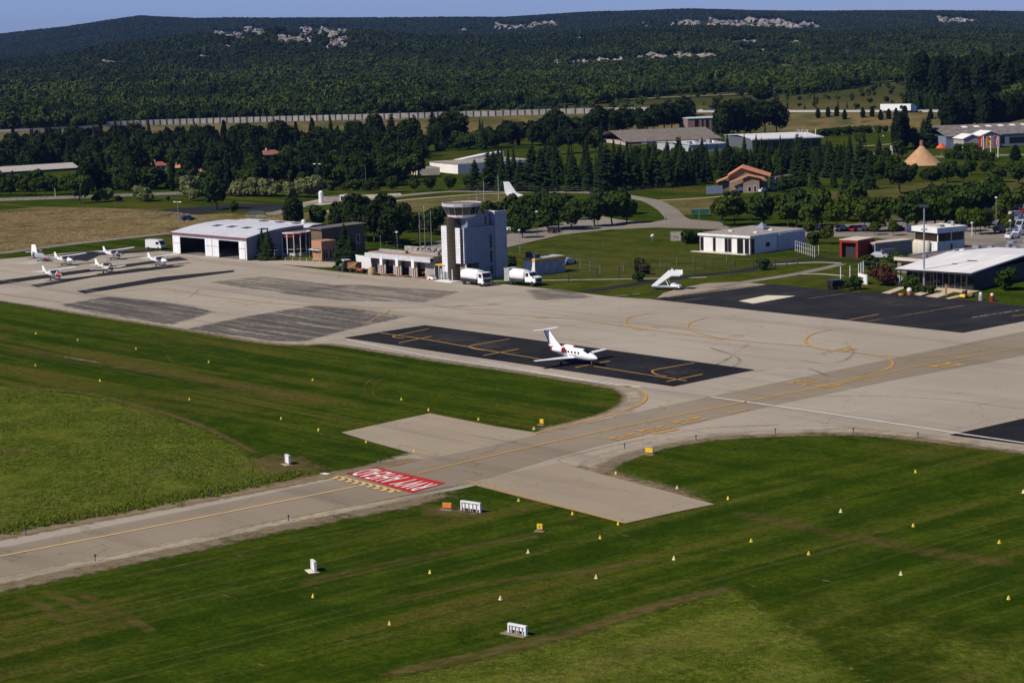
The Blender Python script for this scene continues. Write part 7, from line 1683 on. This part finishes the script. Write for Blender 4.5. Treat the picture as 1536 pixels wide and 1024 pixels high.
# conifer belt behind the tower
for pts_, hs_, st in (([(715, 286), (780, 287), (900, 287), (985, 282), (1060, 276)], (.72, 1.08), 4.2), ([(735, 276), (800, 275), (900, 274), (1060, 268)], (.68, 1.02), 5.0), ([(820, 262), (960, 258), (1060, 256)], (.6, .9), 8.0)):
    row(['conifer', 'conifer', 'conifer', 'cedar'], pts_, st, hs_, 'dark conifer in the dense belt behind the control tower', 'conifers in the belt behind the tower')
for pts_, hs_, st in (([(1060, 268), (1150, 264), (1230, 264), (1300, 270)], (.6, 1.0), 4.2), ([(1070, 254), (1200, 250), (1310, 254)], (.55, .9), 4.6), ([(1190, 278), (1290, 284)], (.55, .8), 7)):
    row(['conifer', 'conifer', 'cedar'], pts_, st, hs_, 'dark conifer in the belt behind the terracotta house', 'conifers behind the terracotta house')
# wood on the left: cypresses, conifers, broadleaf trees in front
row(['cypress', 'conifer', 'cypress', 'conifer', 'blackpine'], [(-40, 248), (60, 245), (140, 242), (300, 238), (420, 236), (560, 232), (640, 228)], 7.5, (.75, 1.2), 'dark cypress or pine at the back of the left wood', 'back row of the left wood')
row(['cypress', 'cypress', 'conifer'], [(-30, 236), (100, 232), (200, 229), (330, 227), (440, 226), (560, 224)], 8, (.8, 1.2), 'dark evergreen near the motorway slope', 'evergreens near the motorway slope')
row(['broad', 'cypress', 'blackpine'], [(120, 262), (210, 266), (330, 264), (440, 258), (560, 254), (650, 250)], 8, (.75, 1.05), 'leafy tree or cypress in the middle of the left wood', 'middle of the left wood')
row(['broad', 'broad', 'cypress'], [(-30, 288), (60, 288), (150, 285), (240, 280), (330, 280), (440, 276), (540, 282)], 6.5, (.65, 1.0), 'leafy tree on the front edge of the left wood', 'front edge of the left wood')
row(['broad', 'lime'], [(470, 276), (560, 268), (640, 266)], 8, (.8, 1.1), 'bright leafy tree left of the white warehouse', 'leafy trees left of the warehouse')
for px, py, hs_, lb in ((120, 305, .95, 'round dark tree standing alone on the dry field edge'), (326, 315, 1.05, 'dark round tree standing on the asphalt lot edge'), (350, 322, .4, 'small round bush on the asphalt lot')): plant('broad', px, py, hs_, hs_ * .95, lb, k=0)
row('reed', [(285, 293), (330, 294), (360, 295), (420, 295), (470, 297)], 4.2, (1.1, 1.9), 'pale feathery reeds in front of the cypresses', 'reeds in front of the cypresses', 2.5, 'reeds')
row(['shrub', 'reed'], [(140, 303), (220, 302), (290, 301)], 5, (.9, 1.4), 'low green shrub along the pale wall', 'shrubs along the pale wall', 2, 'shrub')
row('broad', [(562, 289), (620, 288), (690, 286), (720, 284)], 5.2, (.5, .72), 'bushy tree in the hedge before the white warehouse', 'hedge trees before the white warehouse', 1.5)
row('shrub', [(470, 287), (520, 286), (560, 285)], 5, (1.2, 2.0), 'bush in front of the leafy wood', 'bushes before the leafy wood', 2, 'shrub')
# behind hangar and fire station
row(['broad', 'blackpine'], [(452, 346), (500, 343), (545, 341), (590, 345), (640, 350)], 4.2, (.5, .72), 'dark round tree behind the clubhouse', 'trees behind the clubhouse and fire station', 2)
row(['broad', 'blackpine'], [(505, 358), (535, 362), (570, 366), (612, 374)], 4.2, (.6, .8), 'dark round tree close behind the fire station', 'trees close behind the fire station', 1.5)
row('broad', [(640, 352), (660, 346), (700, 341), (745, 336)], 4.5, (.5, .7), 'dark round tree behind the control tower', 'trees behind the control tower', 1.5)
plant('conifer', 394, 388, .48, .75, 'dark conifer against the hangar side wall, left of two', k=1); plant('conifer', 403, 390, .50, .85, 'dark conifer against the hangar side wall, right of two', k=2)
plant('conifer', 518, 402, .66, 1.1, 'dark conifer in front of the clubhouse, taller of two', k=0); plant('conifer', 526, 403, .55, 1.05, 'dark conifer in front of the clubhouse, shorter of two', k=2)
# round trees of the car park, with clear trunks
for k, (px, py, hs_) in enumerate(((772, 350, .8), (784, 357, .62), (800, 340, .85), (822, 346, .85), (838, 343, .9), (858, 345, .8), (788, 330, .8), (826, 326, .75), (852, 322, .7), (892, 340, .92), (918, 337, 1.0), (940, 335, .75), (905, 325, .85), (930, 322, .8), (868, 330, .7), (770, 325, .7), (812, 318, .7))):
    plant('broad', px, py, hs_ * .92, hs_ * .95, ['round tree with a clear trunk along the car park road right of the tower', 'round tree behind the car park road, back row'][1 if py < 333 else 0], 'round trees along the car park road')
# band of lighter round trees behind the bungalow
for pts_, hs_, st in (([(1078, 340), (1120, 338), (1180, 341), (1240, 347), (1300, 349), (1360, 347), (1445, 338)], (.85, 1.1), 4.4), ([(1085, 332), (1150, 330), (1210, 328)], (.62, .8), 5), ([(1200, 332), (1230, 332), (1320, 334), (1420, 331)], (.8, 1.05), 4.6), ([(1235, 318), (1290, 316)], (.7, .9), 8)):
    row(['lime', 'lime', 'broad'], pts_, st, hs_, 'yellowish green round tree in the band behind the bungalow', 'round trees behind the bungalow')
row(['lime', 'broad'], [(1400, 340), (1440, 332), (1470, 326), (1500, 320)], 5.0, (.8, 1.05), 'round tree left of the right hand car park', 'trees left of the car park')
row(['lime', 'broad'], [(1385, 326), (1430, 321), (1480, 317), (1540, 314)], 5.0, (.7, 1.0), 'round tree at the back of the right hand car park', 'trees behind the car park')
for px, py, hs_ in ((1505, 330, .85), (1478, 343, .6), (1463, 352, .75), (1240, 366, .55), (1214, 358, .62)): plant('lime', px, py, hs_, None, {1505: 'small tree between the parked cars', 1478: 'small tree by the dark blue cars', 1463: 'dark small tree behind the terminal roof', 1240: 'small tree left of the red portal', 1214: 'small tree right of the bungalow'}[px])
for px, py, hs_, lb in ((1448, 348, .8, 'round tree right of the lounge roof'), (1471, 352, .85, 'round tree at the front corner of the car park'), (1498, 342, .7, 'small round tree in the front row of parked cars'), (1527, 320, .85, 'round tree at the far right of the car park'), (1487, 320, .8, 'round tree behind the parked cars'), (1512, 352, .6, 'small tree behind the terminal roof edge')): plant('lime', px, py, hs_, None, lb)
row(['lime', 'shrub'], [(1312, 353), (1350, 354), (1372, 355)], 4.0, (.42, .6), 'low bushy tree in front of the car park asphalt', 'bushy trees in front of the car park', 1.0)
# park around the conical hut
plant('pine', 1350, 291, 1.15, 1.2, 'larger umbrella pine on the park lawn', k=0); plant('pine', 1397, 284, .95, .95, 'smaller umbrella pine right of the larger one', k=1)
row('broad', [(1290, 262), (1330, 268), (1360, 262), (1400, 262), (1440, 264), (1490, 260), (1540, 262)], 6.0, (.32, .52), 'dark bushy tree in the band below the conical hut', 'bushy trees below the conical hut', 2)
row('broad', [(1420, 275), (1480, 272), (1540, 278)], 9, (.5, .7), 'dark round tree on the lawn below the flags', 'trees below the flags', 2)
row(['cypress', 'poplar', 'broad', 'cedar'], [(1345, 226), (1365, 222), (1400, 220)], 6, (.6, .9), 'dark tree behind the conical hut', 'trees behind the conical hut', 1.5)
plant('cypress', 1357, 214, 1.25, 1.5, 'tall narrow cypress behind the conical hut'); plant('cedar', 1392, 222, .95, 1.0, 'broad dark cedar left of the works'); plant('lime', 1291, 222, .8, .7, 'small light tree on the park lawn'); plant('broad', 1348, 238, .7, .8, 'dark round tree left of the conical hut')
for px, py in ((1318, 249), (1304, 284), (1270, 300)): plant('conifer', px, py, .8, .9, {1318: 'dark conifer left of the conical hut', 1304: 'dark conifer at the park edge', 1270: 'dark conifer rising from the round trees'}[px])
plant('cypress', 1523, 241, .45, 1.3, 'clipped green dome beside the road at the flags')
row('shrub', [(1422, 238), (1450, 240), (1500, 242)], 3.5, (1.3, 2.0), 'rounded shrub along the road below the works', 'shrubs below the works', 1, 'shrub'); row('shrub', [(1432, 226), (1450, 227), (1468, 228)], 3.5, (1.2, 1.8), 'shrub against the workshop wall', 'shrubs against the workshops', .6, 'shrub')
row('shrub', [(1230, 205), (1300, 200), (1350, 199)], 3.6, (1.4, 1.8), 'clipped hedge bush below the motorway slope', 'hedge below the motorway slope', .5, 'hedge')
# belt behind works and tall dark trees right
row(['blackpine', 'poplar'], [(1418, 198), (1480, 195), (1545, 191)], 3.6, (.75, 1.0), 'dark tree behind the works roof', 'trees behind the works roof', 2)
for k in range(10):
    px = 1373 + k * 10.5; p = T(px, 158 - (k % 3) * 3, 1060) or G(px, 150); plant_w('poplar', p, rnd.uniform(1.2, 1.45), 1.35, 'tall dark tree in the block beyond the lorry', 'tall dark block beyond the lorry')
for k in range(6):
    px = 1486 + k * 11; p = T(px, 152 - (k % 2) * 4, 1060) or G(px, 150); plant_w('poplar', p, rnd.uniform(1.2, 1.4), 1.3, 'tall dark tree in the block at the right edge', 'tall dark block at the right edge')
# pines along the motorway
for pts_, hs_, lb in (([(740, 220), (775, 219), (812, 218)], (.85, 1.05), 'dark pine in the clump below the barrier, left'), ([(820, 214), (860, 210), (930, 208), (980, 205), (1030, 200)], (.95, 1.2), 'dark pine in the clump below the barrier, right'), ([(830, 232), (880, 229), (915, 226)], (.7, .9), 'dark pine behind the conifer belt'), ([(1085, 215), (1110, 210), (1140, 206), (1165, 204)], (1.05, 1.35), 'dark tree between the shops')):
    row(['blackpine', 'blackpine', 'broad'], pts_, 8, hs_, lb, lb, 2.5)
row('blackpine', [(985, 193), (1010, 191), (1030, 190)], 8, (.9, 1.1), 'dark pine left of the pale blue roof', 'pines left of the pale blue roof'); plant('cypress', 1120, 187, .55, 1.0, 'small cypress beside the pale blue roof')
row(['blackpine', 'cedar'], [(560, 219), (600, 218), (640, 216), (690, 219)], 9, (.9, 1.15), 'dark pine below the barrier, above the white warehouse', 'pines above the white warehouse', 3)
for k, px in enumerate((1227, 1242, 1255, 1267, 1294, 1308, 1321, 1333, 1344, 1396, 1410)):
    p = T(px, 180, 960) or G(px, 181, 4); plant_w('cypress', p, .40, .85, 'small dark cypress in the row along the motorway slope', 'cypresses along the motorway slope')
pp = T(1140, 163, 1080); 
if pp: plant_w('blackpine', pp, 1.0, 1.3, 'dark round tree on the field beyond the motorway')
# ornamental bushes
for px, py, hs_, lb, kd in ((1305, 403, 1.35, 'round clipped bush in front of the silver hatchback', 'shrub'), (1348, 405, 1.7, 'bush behind the corner of the bright roof', 'shrub'), (1281, 434.5, 1.2, 'dark green bush next to the parked estate car', 'shrub'), (1325, 428, 1.55, 'large purple leaved shrub left of the pavilion', 'redshrub'), (1509, 435, 1.9, 'round bush at the side wall of the dark pavilion', 'shrub'), (1144, 405, 1.1, 'round bush on the grass below the bungalow', 'shrub'), (1033, 366, 1.5, 'dark bush at the left end of the bungalow', 'shrub'), (1043, 363, 1.3, 'taller dark bush beside the bungalow corner', 'shrub'),
                           (957, 402, 1.0, 'round bush on the lawn, highest of the group', 'shrub'), (963, 412, .95, 'reddish round bush on the lawn', 'redshrub'), (967, 406, .8, 'grey green bush in the lawn group', 'shrub'), (970, 412, .7, 'small bush at the right of the lawn group', 'shrub'), (958, 422, .9, 'round bush lowest of the lawn group', 'shrub'), (1221, 366, 1.3, 'round bush right of the bungalow annex', 'shrub'), (1366, 436, 1.3, 'leafy bush in the bed before the pavilion', 'shrub'), (765, 405, 1.4, 'dark bush between tower and low block', 'shrub'), (1177, 288, 2.2, 'dark bush at the right of the white gable shed', 'shrub')):
    plant(kd, px, py, hs_, hs_ * (1.0 if kd == 'shrub' else .85), lb, cat='bush')
row('shrub', [(1362, 437), (1385, 439), (1400, 441)], 1.6, (.5, .8), 'low plant in the bed before the dark pavilion', 'plants in the pavilion bed', .4, 'plant')
row('shrub', [(1085, 296), (1120, 297), (1170, 299), (1230, 301)], 5, (.6, 1.1), 'shrub along the bank below the terracotta house', 'shrubs below the terracotta house', 2, 'shrub')
woodk = bpy.data.collections.new('woodland_kinds')
for kd in ('broad', 'cypress', 'blackpine', 'conifer'):
    for e_ in PR[kd][:3]:
        woodk.objects.link(bpy.data.objects.new('woodland_crown', [c_ for c_ in e_.children if c_.name.startswith('crown')][0].data))
def thicket(name, poly, step, weights, hs, skip=(), seed=1):
    r = random.Random(seed); W = [G(*p) for p in poly]; Q = [(p.x, p.y) for p in W]; out = []
    y = min(q[1] for q in Q)
    while y < max(q[1] for q in Q):
        x = min(q[0] for q in Q)
        while x < max(q[0] for q in Q):
            xx, yy = x + r.uniform(-.5, .5) * step, y + r.uniform(-.5, .5) * step; x += step
            if not inpoly(xx, yy, Q): continue
            a, b_ = proj((xx, yy, 0))
            if any(x0 < a < x1 and y0 < b_ < y1 for x0, x1, y0, y1 in skip): continue
            k = r.choices(range(4), weights)[0]; s = r.uniform(*hs); out.append((xx, yy, H(xx, yy) - (.8 if k in (0, 2) else .2) * s, s, s * r.uniform(.85, 1.1), ['blackpine0'].index('blackpine0') + k * 3 + r.randrange(3)))
        y += step
    print(name, len(out)); return scatter(name, out, woodk, 12, seed=seed)
for yy_ in (293, 287): row(['broad', 'broad', 'lime'], [(-60, yy_ + 2), (30, yy_ + 1), (122, yy_ - 1)], 3.2, (1.0, 1.3), 'leafy bush tree in front of the long shed', 'bush trees in front of the long shed', 1.0)
thicket('woodland', [(-90, 296), (60, 293), (180, 289), (290, 286), (440, 284), (560, 283), (600, 275), (606, 262), (640, 256), (650, 228), (560, 224), (330, 222), (100, 226), (-90, 232)], 6.8, (5, 3, 2, 1), (.62, 1.02), [(-90, 122, 252, 300)] + SKIP, 4)
thicket('woodland', [(760, 280), (1050, 272), (1060, 264), (1300, 264), (1305, 256), (1060, 258), (960, 258), (830, 262)], 7.5, (2, 1, 1, 3), (.4, .62), [(1080, 1200, 268, 295)], 5)
thicket('woodland', [(735, 224), (930, 212), (930, 204), (820, 208), (740, 214)], 9, (2, 1, 4, 1), (.6, .85), [], 6)
thicket('woodland', [(935, 242), (1310, 247), (1310, 236), (1250, 231), (1120, 236), (935, 230)], 7.0, (4, 1, 1, 2), (.30, .46), [(1250, 1310, 225, 240)], 7)
thicket('woodland', [(650, 226), (740, 226), (740, 214), (650, 214)], 8, (4, 1, 2, 1), (.65, .95), [], 8)
thicket('woodland', [(1300, 262), (1340, 262), (1345, 250), (1300, 246)], 6.5, (4, 1, 1, 1), (.4, .6), [], 9)
print('trees', NTREE[0])
# ------------------------------------------------------------------ air
hz_ = MB().box(-3600, 3600, -160, 9400, -1.2, 170).build('haze', [])
hz_['kind'] = 'stuff'; hz_.display_type = 'WIRE'
hm = bpy.data.materials.new('haze'); hm.use_nodes = True; ht = hm.node_tree
for n_ in list(ht.nodes):
    if n_.type == 'BSDF_PRINCIPLED': ht.nodes.remove(n_)
pv_ = ht.nodes.new('ShaderNodeVolumePrincipled'); pv_.inputs['Color'].default_value = (.26, .46, 1.0, 1); pv_.inputs['Density'].default_value = .000028; pv_.inputs['Anisotropy'].default_value = .2
ht.links.new(pv_.outputs[0], [n_ for n_ in ht.nodes if n_.type == 'OUTPUT_MATERIAL'][0].inputs['Volume'])
hz_.data.materials.append(hm)
